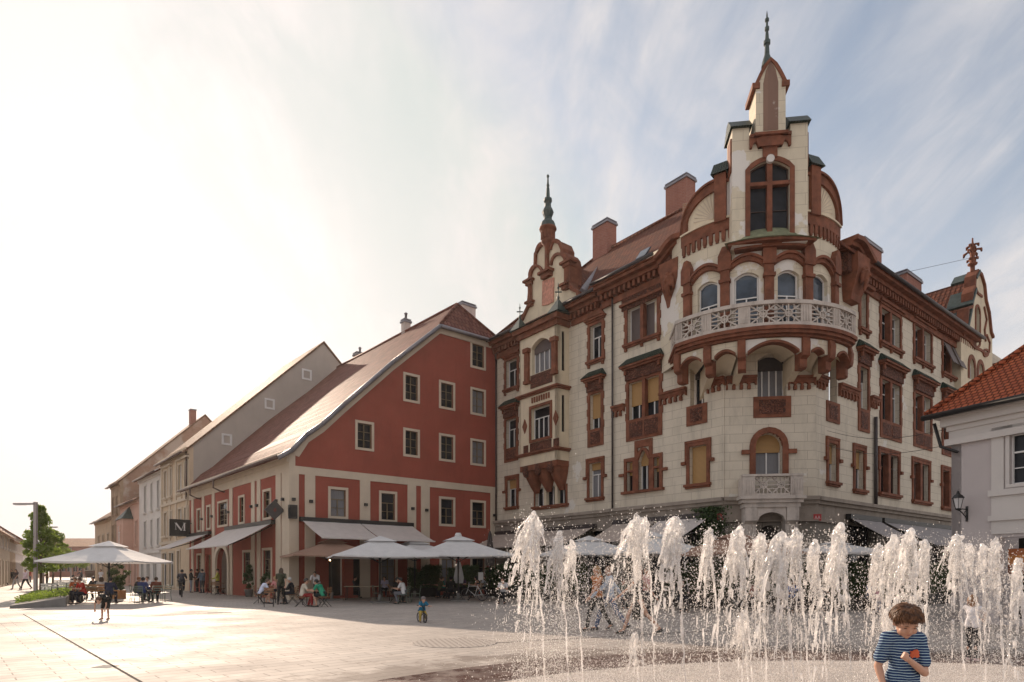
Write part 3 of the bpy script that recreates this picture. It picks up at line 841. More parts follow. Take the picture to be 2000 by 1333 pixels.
g = MB(); g.face([(-900, -60, 0), (900, -60, 0), (900, 1500, 0), (-900, 1500, 0)])
tag(g.build('plaza_paving', 'ground', recalc=False), kind='structure')
FC = (5.4, 3.0); FR = 9.6
def ring(r0, r1, z, name, mat, n=96):
    g = MB()
    for i in range(n):
        a0 = 2 * pi * i / n; a1 = 2 * pi * (i + 1) / n
        q = lambda r, a: (FC[0] + r * cos(a), FC[1] + r * sin(a), z)
        if r0 <= 0: g.face([q(0, 0), q(r1, a0), q(r1, a1)])
        else: g.face([q(r0, a0), q(r1, a0), q(r1, a1), q(r0, a1)])
    return tag(g.build(name, mat, recalc=False), kind='structure')
ring(0, FR - 1.35, 0.004, 'fountain_floor', 'wet')
ring(FR - 1.35, FR, 0.008, 'fountain_edge_ring', 'wetband')
def gline(p, q, wd, name='drainage_channel', mat='shadowy', z=0.004):
    p = Vector(p[:2]); q = Vector(q[:2]); d = (q - p).normalized(); nn = Vector((-d.y, d.x)) * wd / 2
    g = MB(); g.face([(*(p - nn), z), (*(q - nn), z), (*(q + nn), z), (*(p + nn), z)])
    return tag(g.build(name, mat, recalc=False), kind='structure')
M['drain'] = simple('dark_drain_slot', (0.03, 0.025, 0.022), 0.95, 0.3, 6)
a = ground(45, 1200); b_ = ground(290, 1341)
gline(a, a + (b_ - a) * 1.8, 0.04, mat='drain')
a = ground(0, 1218); b_ = ground(452, 1196.5)
gline(a, b_, 0.05, mat='drain')
gline(ground(405, 1197.5), ground(452, 1196.5), 0.22, 'drain_cover', 'concrete', 0.008)
gline(ground(190, 1302), ground(222, 1303), 0.28, 'drain_cover', 'concrete', 0.004)
a = ground(935, 1258); b_ = ground(1480, 1228)
gline(a, a + (b_ - a) * 1.7, 0.06, mat='drain')
# round cast grate flush in the paving
gr = ground(888, 1256)
def gratemat():
    m, t, b = newmat('studded_grate'); u = uvc(t); mp = t.add('ShaderNodeMapping'); mp.inputs['Rotation'].default_value = (0, 0, radians(-42)); t.link(u, mp.inputs['Vector'])
    br = t.add('ShaderNodeTexBrick'); br.offset = .5; br.inputs['Scale'].default_value = 1; br.inputs['Brick Width'].default_value = .13; br.inputs['Row Height'].default_value = .13; br.inputs['Mortar Size'].default_value = .038; br.inputs['Mortar Smooth'].default_value = .2
    br.inputs['Color1'].default_value = (.10, .085, .08, 1); br.inputs['Color2'].default_value = (.14, .12, .11, 1); br.inputs['Mortar'].default_value = (.36, .32, .29, 1)
    t.link(mp.outputs[0], br.inputs['Vector']); t.link(br.outputs['Color'], b.inputs['Base Color']); b.inputs['Roughness'].default_value = .8; b.inputs['Specular IOR Level'].default_value = .2; return m
gm = MB(); gm.lathe((gr.x, gr.y), [(.95, .0), (.95, .006), (.92, .008)], 40)
t_ = gm.build('ground_grate', gratemat()); tag(t_, 'round grate of small dark studs set flush in the pale paving left of the fountain', 'grate')

# ------------------------------------------------------------------ red corner house
C0 = Vector((-12.2, 34.7)); GD = Vector((.769, .639)); SD = Vector((-.6626, .749))
G = Facade(C0, GD)
S = Facade(C0, SD, (-.749, -.6626))
red = thing('gabled_house', 'brick red corner house with beige bands and a long tiled catslide roof', 'house', (C0.x, C0.y, 0))
US1 = 19.6; UG1 = 14.45
rake_px = [(548, 876), (594, 852), (624, 832), (667, 793), (762, 711), (855, 640)]
rake = [G.uz(x, y) for x, y in rake_px]
TZ = rake[-1][1]; T0 = rake[-1][0]
rake[0] = (0.0, 8.15)
def gwin(x0, x1, y0, y1, **k):
    o = dict(frame='wood_frame', pane='glass_curtain' if int(x0 + y0) % 5 in (0, 2) else 'glass', cols=2, transom=0, rows=2, fw=.045, surround='beige', sw=.15, sproud=.045, depth=.12); o.update(k)
    window(red, G, G.rect(x0, x1, y0, y1), **o)
for r in [(698, 725.7, 828, 875.5), (791.4, 815.5, 735, 782), (791.4, 815.5, 842.5, 888.7), (861, 884.8, 750, 796), (861, 884.8, 853, 897.6),
          (922, 945, 674, 717), (922, 945, 763.5, 807.8), (922, 945, 863, 906)]: gwin(*r)
for r in [(645.5, 675, 957, 1009), (744.5, 771, 964.6, 1015.8), (861, 885, 975.5, 1024), (922, 945, 982, 1027)]: gwin(*r, transom=.36, rows=1)
# ground floor openings
for r in [(862, 886, 1080, 1146), (922, 946, 1079, 1143)]: gwin(*r, rows=2, transom=.2)
for r in [(744, 772, 1078, 1150)]: gwin(*r, rows=3, transom=.2)
def opening(parent, F, r, mat='shadowy', dep=.5, head='flat', name='doorway', frame=None):
    F.holes.append(head_poly(*r, head))
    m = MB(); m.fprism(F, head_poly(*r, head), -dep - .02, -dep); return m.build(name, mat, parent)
u0, u1, z0, z1 = G.rect(642, 672, 1086, 1160); opening(red, G, (u0, u1, .15, z1))
u0, u1, z0, z1 = G.rect(690, 716, 1086, 1160); opening(red, G, (u0, u1, .15, z1))
outl = [(0, 0), (UG1, 0), (UG1, TZ)] + [(u, z) for u, z in reversed(rake)]
wall_holes(G, outl, G.holes, 'gable_wall', ['redwall'], red, thick=.3)
# street side
def swin(x0, x1, y0, y1, **k):
    o = dict(frame='wood_frame', pane='glass', cols=2, transom=.3, rows=2, fw=.05, surround='beige', sw=.14, sproud=.05, depth=.12); o.update(k)
    window(red, S, (S.u(x1), S.u(x0), S.z((x0 + x1) / 2, y1), S.z((x0 + x1) / 2, y0)), **o)
for r in [(515.6, 528.3, 960, 1011), (467.8, 477, 972, 1020), (426.8, 444.4, 982, 1025.6), (405, 410.8, 990.5, 1031.5), (386, 391.7, 997, 1036)]: swin(*r)
for r in [(476, 490, 1079, 1136), (514.6, 530, 1075, 1133), (386, 393, 1085, 1122)]: swin(*r, rows=3)
r = (S.u(412), S.u(402), .1, S.z(407, 1084)); opening(red, S, r, name='door', mat='wood_frame', dep=.2)
ar = (S.u(447), S.u(424), .02, S.z(436, 1070)); opening(red, S, ar, head='round', name='gateway', mat='wood_frame', dep=1.0)
wall_holes(S, [(0, 0), (US1, 0), (US1, 8.15), (0, 8.15)], S.holes, 'street_wall', ['redwall'], red, thick=.3)
m = MB()
pts = head_poly(*ar, 'round', 16); c_ = (ar[0] + ar[1]) / 2
pp_ = [(ar[1] + .16, 0)] + [(c_ + (u - c_) * 1.16, z + .16 if z > 2 else z) for u, z in pts[2:]] + [(ar[0] - .16, 0)]
m.fstrip(S, pp_, .34, -.02, .14); m.build('gateway_arch', 'beige', red)
# beige bands and pilasters
m = MB(); zb0 = G.z(600, 928); zb1 = G.z(600, 913)
m.fbox(G, 0, UG1, zb0, zb1, -.02, .06)
for x0, x1 in [(583, 557), (615, 595), (722.4, 702.6), (812, 795.7), (838.6, 822), (966, 957.5)]:
    m.fbox(G, max(0.0, G.u(x1)), min(UG1 - .01, G.u(x0)), 0, zb0, -.02, .055)
ub = G.u(576)
m.fprism(G, [(0, zb1), (ub, zb1), (ub, 8.15 + ub * .55), (0.0, 8.1)], -.02, .057)
m.build('beige_banding', 'beige', red)
m = MB(); zc = S.z(530, 931)
m.fbox(S, -.05, US1, zc, 8.0, -.02, .06)
for x0, x1 in [(560, 552), (550, 540), (509.5, 503), (498.6, 492), (455, 449), (420, 415), (399.5, 395.5), (379, 375)]:
    m.fbox(S, S.u(x0), S.u(x1), 0, zc, -.02, .055)
m.fbox(S, -.052, S.u(552), 0, zc, -.02, .053)
m.build('street_banding', 'beige', red)
# coved eaves
m = MB(); m.fprism(S, [(0, 7.55), (US1, 7.55), (US1, 8.12), (0, 8.12)], .06, .16)
m.fbox(S, -.1, US1, 7.8, 8.08, .16, .42); m.build('eaves_moulding', 'beige', red)
# roof
def PS(t, a, z): q = C0 + GD * t + SD * a; return Vector((q.x, q.y, z))
TR = (T0 + 15.0) / 2 - .1; ZR = 19.95; TRR = 2 * TR - T0
prof = [(-.75, 7.75)] + [(u, z + .10) for u, z in rake]
m = MB()
def slab(m, q, th=.14, mi=0):
    n = (Vector(q[1]) - Vector(q[0])).cross(Vector(q[-1]) - Vector(q[0])).normalized()
    if n.z < 0: n = -n
    b = [Vector(p) - n * th for p in q]; k = len(q); i = len(m.v)
    m.v.extend([Vector(p) for p in q] + b)
    m.f.append(tuple(range(i, i + k))); m.f.append(tuple(range(i + 2 * k - 1, i + k - 1, -1))); m.mi += [mi, mi]; m.sm += [False] * 2
    for j in range(k):
        j2 = (j + 1) % k; m.f.append((i + j, i + k + j, i + k + j2, i + j2)); m.mi.append(mi); m.sm.append(False)
for (ta, za), (tb, zb) in zip(prof[:-1], prof[1:]):
    slab(m, [PS(ta, -.3, za), PS(ta, US1 + .02, za), PS(tb, US1 + .02, zb), PS(tb, -.3, zb)])
te, ze = prof[-1]
slab(m, [PS(te, -.3, ze), PS(te, US1 + .02, ze), PS(TR, US1 + .02, ZR), PS(TR, 1.47, ZR)])
slab(m, [PS(te, -.3, ze), PS(TR, 1.47, ZR), PS(TRR, -.3, ze)])
slab(m, [PS(TR, 1.47, ZR), PS(TR, US1, ZR), PS(TRR + 3, US1, ze - 3), PS(TRR + 3, 1.0, ze - 3), PS(TRR, -.3, ze)])
roof = m.build('roof', 'tile_red', red)
m = MB()
for (ta, za), (tb, zb) in zip(prof[:-1], prof[1:]):
    m.tube([PS(ta, -.32, za - .08), PS(tb, -.32, zb - .08)], .14, 6)
m.tube([PS(te, -.32, ze - .08), PS(TRR, -.32, ze - .08)], .12, 6)
m.build('verge_board', 'flash', roof)
m = MB()
m.tube([PS(TR, 1.47, ZR + .03), PS(TR, US1, ZR + .03)], .11, 6); m.tube([PS(te, -.3, ze + .03), PS(TR, 1.47, ZR + .03)], .10, 6); m.tube([PS(TRR, -.3, ze + .03), PS(TR, 1.47, ZR + .03)], .10, 6)
m.build('ridge_tiles', 'tile_red', roof)
m = MB(); gpath = [PS(-.82, -.3, 7.72), PS(-.82, US1, 7.72)]
m.tube(gpath, .09, 8); m.build('gutter', 'gutter', roof)
m = MB(); m.fprism(G, [(0.1, 8.0)] + [(u, z - .02) for u, z in rake[1:]] + [(UG1, TZ - .02), (UG1, TZ - .36), (T0 + .15, TZ - .36)] + [(u + .22, z - .34) for u, z in reversed(rake[1:-1])] + [(.5, 7.9)], .0, .09)
m.build('verge_moulding', 'beige', red)
def chimney(parent, x0, x1, ytop, ybase, Y, mat, name='chimney', capm='flash', th=.7, dirv=None, pots=0, capw=.08):
    a = at(x0, ytop, Y); b = at(x1, ytop, Y); zb = at(x0, ybase, Y).z
    d = Vector((dirv[0], dirv[1])).normalized() if dirv else Vector((1, 0))
    F = Facade((a.x, a.y), d); wd = F.u(x1)
    m = MB(); m.fbox(F, 0, wd, zb - 1.2, a.z, -th, 0); o = m.build(name, mat, parent)
    m = MB(); m.fbox(F, -capw, wd + capw, a.z - .02, a.z + .12, -th - capw, capw)
    for k in range(3): m.fbox(F, wd * (.15 + .3 * k), wd * (.3 + .3 * k), a.z + .12, a.z + .2, -th * .8, -th * .2)
    m.fbox(F, -capw * .5, wd + capw * .5, a.z + .2, a.z + .26, -th - capw * .5, capw * .5)
    m.build('chimney_cap', capm, o)
    for k in range(pots):
        m = MB(); c = F.P(wd * (k + .5) / pots, 0, -th / 2); m.lathe((c.x, c.y), [(.1, a.z + .2), (.1, a.z + .7), (.16, a.z + .72), (.02, a.z + .85)], 8); m.build('chimney_pot', 'flash', o)
    return o
M['chim_white'] = simple('white_chimney_render', (0.58, 0.50, 0.46), 0.85, 0.06, 2, stain=0.3)
chimney(roof, 903, 929, 594, 622, 49, 'chim_white', dirv=GD, th=.8)
chimney(roof, 790, 802, 628, 656, 48.5, 'chim_white', dirv=GD, th=.5, pots=1)
chimney(roof, 697, 716, 692, 712, 56, 'chim_white', dirv=GD, th=.7, pots=1)
# downpipe brackets on the street side, wall spot lamps
for x, y in ((441, 935), (394, 950)):
    m = MB(); u = S.u(x); m.tube([S.P(u, 7.7, .8), S.P(u, 7.15, .8), S.P(u - .1, 6.95, .4), S.P(u - .15, 6.9, .1)], .055, 6); m.build('spout', 'gutter', red)
def spot(F, px, py, k):
    u, z = F.uz(px, py); m = MB(); m.fbox(F, u - .09, u + .09, z - .08, z + .08, 0.056, .2)
    o = m.build('wall_lamp', 'black'); tag(o, k, 'wall lamp', 'small black cube lamps on the red house')
GS = [(572, 976), (606, 980), (713, 986.5), (804.5, 994), (831.5, 997), (964, 1007)]
nm = ['nearest the corner', 'second from the corner', 'between the two left windows', 'right of the second window', 'left of the two right windows', 'at the right end by the pale house']
for (x, y), k in zip(GS, nm): spot(G, x, y, 'small black cube lamp on the gable wall, ' + k)
SS = [(556, 976), (543, 979), (505, 988), (494, 990), (449, 1001), (416.5, 1009), (397, 1014.5)]
nm = ['first left of the corner', 'above the diamond sign', 'right of a pair beside the tall window', 'left of a pair beside the tall window', 'right of the wide window', 'left of the wide window', 'farthest down the street']
for (x, y), k in zip(SS, nm): spot(S, x, y, 'small black cube lamp on the street wall, ' + k)

# ------------------------------------------------------------------ old street row beyond the red house
def row_house(name, label, cat, u0, u1, ze, depth, zr, wallm, roofm, wins, style, gable=None, gable_at=None, chim=None, overhang=.5, base=None, extra=None, gmat=None):
    F = Facade(C0, SD, (-.749, -.6626))
    o0 = F.P(u0, 0); h = thing(name, label, cat, (o0.x, o0.y, 0))
    for (ua, ub_, za, zb, kw) in wins:
        k = dict(style); k.update(kw); window(h, F, (ua, ub_, za, zb), **k)
    wall_holes(F, [(u0, 0), (u1, 0), (u1, ze), (u0, ze)], F.holes, 'wall', [wallm], h, thick=.3)
    # gable ends, back
    def PW(u, w, z): return F.P(u, z, w)
    wr = -depth / 2
    for uu, eps in ((u0, .004), (u1, -.004)):
        m = MB(); m.face([PW(uu + eps, -.01, 0), PW(uu + eps, -depth, 0), PW(uu + eps, -depth, ze), PW(uu + eps, wr, zr - .12), PW(uu + eps, -.01, ze)]); m.build('gable_wall', gmat or wallm, h, recalc=False)
    m = MB(); sl = (zr - ze) / (-wr)
    slab(m, [PW(u0 - .1, overhang, ze - sl * overhang + .05), PW(u1 + .05, overhang, ze - sl * overhang + .05), PW(u1 + .05, wr, zr), PW(u0 - .1, wr, zr)])
    slab(m, [PW(u0 - .1, wr, zr), PW(u1 + .05, wr, zr), PW(u1 + .05, -depth - .3, ze), PW(u0 - .1, -depth - .3, ze)])
    rf = m.build('roof', roofm, h)
    m = MB(); m.fbox(F, u0, u1, ze - .55, ze - .28, -.02, .12); m.fbox(F, u0, u1, ze - .28, ze - .05, -.02, .28)
    m.build('eaves_moulding', wallm, h)
    m = MB(); zz = ze - sl * overhang + .02; m.tube([PW(u0, overhang + .07, zz), PW(u1, overhang + .07, zz)], .08, 6); m.build('gutter', 'gutter', rf)
    if chim:
        for (u, w, zt, cm) in chim:
            m = MB(); m.fbox(F, u, u + .8, zt - 2.4, zt, w - .6, w); c = m.build('chimney', cm, rf)
            m = MB(); m.fbox(F, u - .06, u + .86, zt, zt + .12, w - .66, w + .06); m.build('chimney_cap', 'flash', c)
    return h, F
SF = Facade(C0, SD, (-.749, -.6626))
def ur(px): return SF.u(px)
white_s = dict(frame='white_frame', pane='glass', cols=2, transom=.33, surround='white_plaster', sw=.14, sill=1, sproud=.06, depth=.15)
ye = dict(white_s); ye.update(surround='beige', pane='glass_sky')
wl = []
for xa, xb in ((361, 368), (349, 355.5), (330.5, 336.5), (321, 326.5)):
    c = (xa + xb) / 2
    wl.append((ur(xb), ur(xa), 7.9, 10.2, {})); wl.append((ur(xb), ur(xa), 4.6, 6.6, {}))
wl += [(ur(352), ur(347), .3, 3.2, dict(pane='shadowy', sill=None)), (ur(340), ur(331), .3, 3.1, dict(pane='glass', sill=None)), (ur(326), ur(318), .3, 3.1, dict(pane='shadowy', sill=None))]
h2, F2 = row_house('town_house', 'ochre stucco town house with tall blank beige gable and three small square windows', 'house', US1 + .05, 28.5, 11.3, 22.2, 22.2, 'yellow', 'tile_brown', wl, ye, gmat='firewall')
# small square windows of the blank gable
BG = Facade(SF.P(US1 + .05, 0)[:2], (.749, .6626)); 
for x0, x1, y0, y1 in ((592, 606, 724.5, 740), (519.5, 533.5, 782, 797), (436, 450, 851, 867)):
    k = BG.rect(x0, x1, y0, y1)
    window(h2, BG, k, hole=False, frame='white_frame', cols=1, transom=0, surround='white_frame', sw=.12, sproud=.05, depth=-.02, pane='glass_sky' if x0 > 590 else 'glass')
m = MB(); m.fbox(F2, 19.66, 28.4, 7.15, 7.35, 0, .14); m.fbox(F2, 19.66, 28.4, 3.85, 4.1, 0, .2)
for u in (20.0, 23.2, 25.2, 28.0): m.fbox(F2, u, u + .3, 4.1, 10.7, -.02, .1)
for (ua, ub_, za, zb, k) in wl[:8]:
    if za > 6: m.fbox(F2, ua - .25, ub_ + .25, zb + .28, zb + .42, 0, .25); m.fbox(F2, ua - .1, ub_ + .1, za - .62, za - .32, 0, .1)
m.build('stucco_ornament', 'beige', h2)
m = MB(); p = F2.P(US1 + .35, 0, .15); m.tube([(p.x, p.y, 10.9), (p.x, p.y, 7.2)], .06, 6); m.build('downpipe', 'gutter', h2)
ws = dict(frame='dark_frame', pane='glass', cols=2, transom=.33, surround='white_plaster', sw=.12, sill=1, sproud=.05, depth=.2)
wl = []
for xa, xb in ((307.5, 311.5), (295, 298.5), (282, 286)):
    wl.append((ur(xb), ur(xa), 7.2, 9.7, {})); wl.append((ur(xb), ur(xa), 3.9, 6.3, {}))
wl += [(ur(306), ur(300), .2, 2.7, dict(sill=None, pane='shadowy')), (ur(293), ur(287), .2, 2.7, dict(sill=None, pane='shadowy')), (ur(281), ur(276), .2, 2.7, dict(sill=None, pane='shadowy'))]
h3, F3 = row_house('town_house', 'white plaster town house with three rows of narrow dark windows and a ragged tile eave', 'house', 28.55, 37.4, 10.7, 13, 15.2, 'white_plaster', 'tile_old', wl, ws)
m = MB(); m.fbox(F3, 28.6, 37.3, 3.2, 3.45, 0, .15); m.build('string_course', 'white_plaster', h3)
pk = dict(white_s); pk.update(surround='pink')
wl = [(38.2, 39.0, 4.2, 6.6, {}), (45.0, 45.8, 4.4, 6.6, {}), (38.3, 39.4, .3, 2.8, dict(sill=None)), (41, 42.2, .3, 2.8, dict(sill=None)), (44, 45.2, .3, 2.8, dict(sill=None))]
h4, F4 = row_house('town_house', 'pink town house with a projecting oriel and dark pointed oriel roof', 'house', 37.45, 46.8, 8.9, 9, 12.2, 'pink', 'tile_brown', wl, pk)
m = MB(); m.fbox(F4, 40.2, 43.6, 3.4, 6.9, 0, .9); ori = m.build('oriel', 'pink', h4)
FO = Facade((F4.o + F4.n * .9), F4.d, F4.n)
window(ori, FO, (41.3, 42.5, 4.3, 6.2), hole=False, depth=-.02, **{k: v for k, v in pk.items() if k != 'depth'}, name='oriel_window')
m = MB(); m.mesh([F4.P(40.0, 6.9, 1.05), F4.P(43.8, 6.9, 1.05), F4.P(43.8, 6.9, 0), F4.P(40.0, 6.9, 0), F4.P(41.9, 8.3, .0)], [(0, 1, 4), (1, 2, 4), (3, 0, 4), (0, 3, 2, 1)]); m.build('oriel_roof', 'copper', ori)
bs = dict(white_s); bs.update(surround='brownwall', frame='dark_frame', pane='glass')
wl = [(48.2, 49.2, 4.4, 6.8, {}), (50.3, 51.3, 4.4, 6.8, {}), (48.2, 49.2, 8.0, 10.0, {}), (50.3, 51.3, 8.0, 10.0, {}), (48.2, 49.2, .3, 2.8, dict(sill=None))]
h5, F5 = row_house('town_house', 'tall brown house with crumbling brick gable and long sloping roof', 'house', 46.85, 52.3, 11.6, 17.5, 20.3, 'brownwall', 'tile_brown', wl, bs, gmat='oldbrick', chim=[(46.95, -7.2, 20.6, 'brick')])
wl = []
for k in range(3): wl += [(53.5 + k * 3.2, 54.5 + k * 3.2, 4.0, 6.0, {}), (53.5 + k * 3.2, 54.7 + k * 3.2, .3, 2.8, dict(sill=None))]
h6, F6 = row_house('town_house', 'low beige far house with a brown roof behind the pink one', 'house', 52.35, 63.4, 8.0, 9, 11.4, 'yellow', 'tile_brown', wl, ye, chim=[(54, -2.2, 11.6, 'brick')])
# left row of houses: street side faces right
LP = Vector((-48.6, 60.0)); LD = Vector((-.573, .8195)); 
def left_house(label, u0, u1, ze, zr, wallm, roofm, nwin, chim=None, sky=None, floors=2):
    F = Facade(LP, LD, (.8195, .573)); o0 = F.P(u0, 0); h = thing('town_house', label, 'house', (o0.x, o0.y, 0))
    L = (u1 - u0) / nwin
    for k in range(nwin):
        c = u0 + L * (k + .5)
        for fl in range(floors):
            if fl == 0: window(h, F, (c - .6, c + .6, .25, 2.6), frame='dark_frame', pane='glass', surround=wallm, sill=None, cols=2, sw=.14)
            else: window(h, F, (c - .45, c + .45, 1.0 + 2.9 * fl, 2.6 + 2.9 * fl), frame='white_frame', pane='glass', surround='white_plaster', sill=1, cols=2, sw=.12)
    wall_holes(F, [(u0, 0), (u1, 0), (u1, ze), (u0, ze)], F.holes, 'wall', [wallm], h, thick=.3)
    dp = 9.0
    for uu, e in ((u0, .004), (u1, -.004)):
        m = MB(); m.face([F.P(uu + e, 0, -.01), F.P(uu + e, 0, -dp), F.P(uu + e, ze, -dp), F.P(uu + e, zr - .12, -dp / 2), F.P(uu + e, ze, -.01)]); m.build('gable_wall', wallm, h, recalc=False)
    m = MB(); sl = (zr - ze) / (dp / 2); e = .5
    slab(m, [F.P(u0 - .05, ze - sl * e + .06, e), F.P(u1, ze - sl * e + .06, e), F.P(u1, zr, -dp / 2), F.P(u0 - .05, zr, -dp / 2)])
    slab(m, [F.P(u0 - .05, zr, -dp / 2), F.P(u1, zr, -dp / 2), F.P(u1, ze, -dp - .3), F.P(u0 - .05, ze, -dp - .3)])
    rf = m.build('roof', roofm, h)
    if sky:
        for (ua, ub_) in sky:
            m = MB(); f0, f1 = .25, .6
            q = [F.P(ua, ze + (zr - ze) * f0 + .08, -dp / 2 * f0), F.P(ub_, ze + (zr - ze) * f0 + .08, -dp / 2 * f0), F.P(ub_, ze + (zr - ze) * f1 + .08, -dp / 2 * f1), F.P(ua, ze + (zr - ze) * f1 + .08, -dp / 2 * f1)]
            slab(m, q, .06); m.build('skylight', 'glass_sky', rf)
    if chim:
        for (u, w, zt) in chim:
            m = MB(); m.fbox(F, u, u + 1.3, zt - 2.5, zt, w - .8, w); c = m.build('chimney', 'brick', rf)
            m = MB(); m.fbox(F, u - .06, u + 1.36, zt, zt + .14, w - .86, w + .06); m.build('chimney_cap', 'flash', c)
    m = MB(); m.fbox(F, u0, u1, ze - .4, ze - .15, 0, .25); m.build('eaves_moulding', wallm, h)
    return h
M['tile_warm'] = tilemat('warm_clay_tiles', (0.44, 0.22, 0.12), (0.36, 0.16, 0.09), 0.22, 0.3, 0.7, 0.15)  # orange clay, the tiles' own two tones
left_house('beige house with high orange roof at the left edge of the photo', -9, 12, 5.5, 9.6, 'beige', 'tile_warm', 6)
left_house('brown timber eaved house with clay roof second from the left edge', 12.05, 20.9, 5.2, 8.4, 'brownwall', 'tile_warm', 4)
left_house('pale lilac house with a big brick chimney and bright skylight behind the tree', 20.95, 36, 5.9, 9.2, 'lilac', 'tile_warm', 5, chim=[(23, -3.0, 10.4)], sky=[(27, 33)])
left_house('white narrow windowed house behind the street tree crown', 36.05, 56, 6.0, 9.2, 'white_plaster', 'tile_brown', 7)
left_house('pink shop house far down the left side of the street', 56.05, 80, 5.6, 8.6, 'pink', 'tile_warm', 8)
left_house('yellow shop house far down the left side of the street', 80.05, 130, 5.4, 8.4, 'yellow', 'tile_brown', 14)
# houses closing the street
def block(label, x0, x1, y0, ybase, Y, mat, rmat, cat='building', rows=2, nw=6, roofh=2.5, name='far_building'):
    a = at(x0, ybase, Y); b = at(x1, ybase, Y); zt = at(x0, y0, Y).z
    F = Facade((a.x, a.y), (1, 0)); wd = b.x - a.x
    h = thing(name, label, cat, (a.x, a.y, 0))
    for k in range(nw):
        for r_ in range(rows):
            c = wd * (k + .5) / nw; z = zt * (r_ + .35) / rows
            window(h, F, (c - .6, c + .6, z, z + 1.5), frame='white_frame', cols=2, transom=0, surround=mat, sw=.1)
    wall_holes(F, [(0, 0), (wd, 0), (wd, zt), (0, zt)], F.holes, 'wall', [mat], h, thick=.3)
    m = MB(); slab(m, [F.P(-.3, zt, .4), F.P(wd + .3, zt, .4), F.P(wd + .3, zt + roofh, -5), F.P(-.3, zt + roofh, -5)]); slab(m, [F.P(-.3, zt + roofh, -5), F.P(wd + .3, zt + roofh, -5), F.P(wd + .3, zt, -10.4), F.P(-.3, zt, -10.4)])
    for xx in (0.01, wd - .01): m.face([F.P(xx, 0, 0), F.P(xx, 0, -10), F.P(xx, zt, -10), F.P(xx, zt + roofh - .2, -5), F.P(xx, zt, 0)])
    m.build('roof', rmat, h, recalc=False)
    return h
M['redplaster'] = simple('faded_red_plaster', (0.42, 0.20, 0.16), 0.85, 0.08, 1)
block('wide faded red building closing the end of the street', 96, 196, 1068, 1123, 165, 'redplaster', 'tile_warm', nw=9, roofh=2.4)
block('cream low building with an awning at the end of the street', 166, 200, 1088, 1124, 150, 'beige', 'tile_warm', nw=4, roofh=1.2, rows=1)
block('pale tower block just showing over the far red roof', 146, 172, 1056, 1120, 260, 'white_plaster', 'flash', nw=5, roofh=.6)
hm = MB(); hp = []
random.seed(5)
M['hill'] = simple('distant_wooded_hill', (0.20, 0.22, 0.20), 0.95, 0.1, .01)
ys = 900
pts = [(-760 + k * 60, 34 + 12 * sin(k * .55) + 8 * sin(k * 1.3 + 1) + random.random() * 4) for k in range(12)]
for k in range(11):
    (xa, za), (xb, zb) = pts[k], pts[k + 1]
    hm.face([(xa, ys, 0), (xb, ys, 0), (xb, ys + 130, zb), (xa, ys + 130, za)]); hm.face([(xa, ys + 130, za), (xb, ys + 130, zb), (xb, ys + 400, 0), (xa, ys + 400, 0)])
tag(hm.build('hill', 'hill'), kind='structure')
# ------------------------------------------------------------------ corner palace with round tower
PA = Vector((-1.14, 43.9)); LDv = Vector((.617, -.787)); RDv = Vector((.786, .618)); CDv = Vector((.993, -.119))
UL = 18.05
PBk = PA + LDv.normalized() * UL
PB = Vector((13.99, 29.18))
L = Facade(PA, LDv); K = Facade(PBk, (PB - PBk)); Rw = Facade(PB, RDv)
UK = (PB - PBk).length; UR = Rw.u(1876)
ZE = 17.15; ZG = 4.9
pal = thing('corner_palace', 'ornate cream corner palace with terracotta trim, curved balcony and pinnacled round tower', 'palace', (11.9, 29.4, 0))
TW = dict(surround='terra', sw=.17, sproud=.07, quoins=True, frame='white_frame', pane='glass', cols=2, transom=.33, fw=.05, depth=.26)
def lw(F, x0, x1, y0, y1, **k):
    o = dict(TW); o.update(k); r = F.rect(x0, x1, y0, y1); return window(pal, F, r, **o), r
def pediment(F, r, parent, arch=True, w=0.0):
    u0, u1, z0, z1 = r; m = MB(); e = .34; zt = z1 + .17
    m.fbox(F, u0 - e + .08, u1 + e - .08, zt, zt + .1, w - .02, w + .13); m.fbox(F, u0 - e, u1 + e, zt + .1, zt + .2, w - .02, w + .22)
    if arch:
        c = (u0 + u1) / 2; hw = (u1 - u0) / 2 + .16; h = min(.55, hw * .55)
        m.fprism(F, [(c - hw, zt + .2), (c + hw, zt + .2)] + [(c + hw * cos(a), zt + .2 + h * sin(a)) for a in [pi * i / 12 for i in range(1, 12)]], w - .02, w + .05)
        m.fstrip(F, [(c + (hw) * cos(a), zt + .2 + h * sin(a)) for a in [pi * i / 12 for i in range(0, 13)]], .12, w - .02, w + .13)
    return m.build('pediment', 'terra', parent)
def hood(F, r, parent, w=0.0):
    u0, u1, z0, z1 = r; zt = z1 + .14; e = .18
    m = MB(); m.fbox(F, u0 - e, u1 + e, zt, zt + .55, w - .02, w + .16); m.build('frieze', 'carved', parent)
    m = MB(); m.fbox(F, u0 - e - .1, u1 + e + .1, zt + .55, zt + .65, w - .02, w + .3); m.fbox(F, u0 - e - .2, u1 + e + .2, zt + .65, zt + .76, w - .02, w + .42)
    m.fbox(F, u0 - e, u0 - e + .14, zt + .3, zt + .55, w + .1, w + .26); m.fbox(F, u1 + e - .14, u1 + e, zt + .3, zt + .55, w + .1, w + .26)
    m.build('hood_cornice', 'terra', parent)
    m = MB(); a, b = u0 - e - .24, u1 + e + .24; za = zt + .76; zb = za + .42
    P = F.P; c0, c1 = a + .3, b - .3
    m.hexa([P(a, za, w + .46), P(b, za, w + .46), P(b, za, w), P(a, za, w), P(c0, zb, w + .08), P(c1, zb, w + .08), P(c1, zb, w), P(c0, zb, w)])
    m.build('hood_roof', 'tile_green', parent)
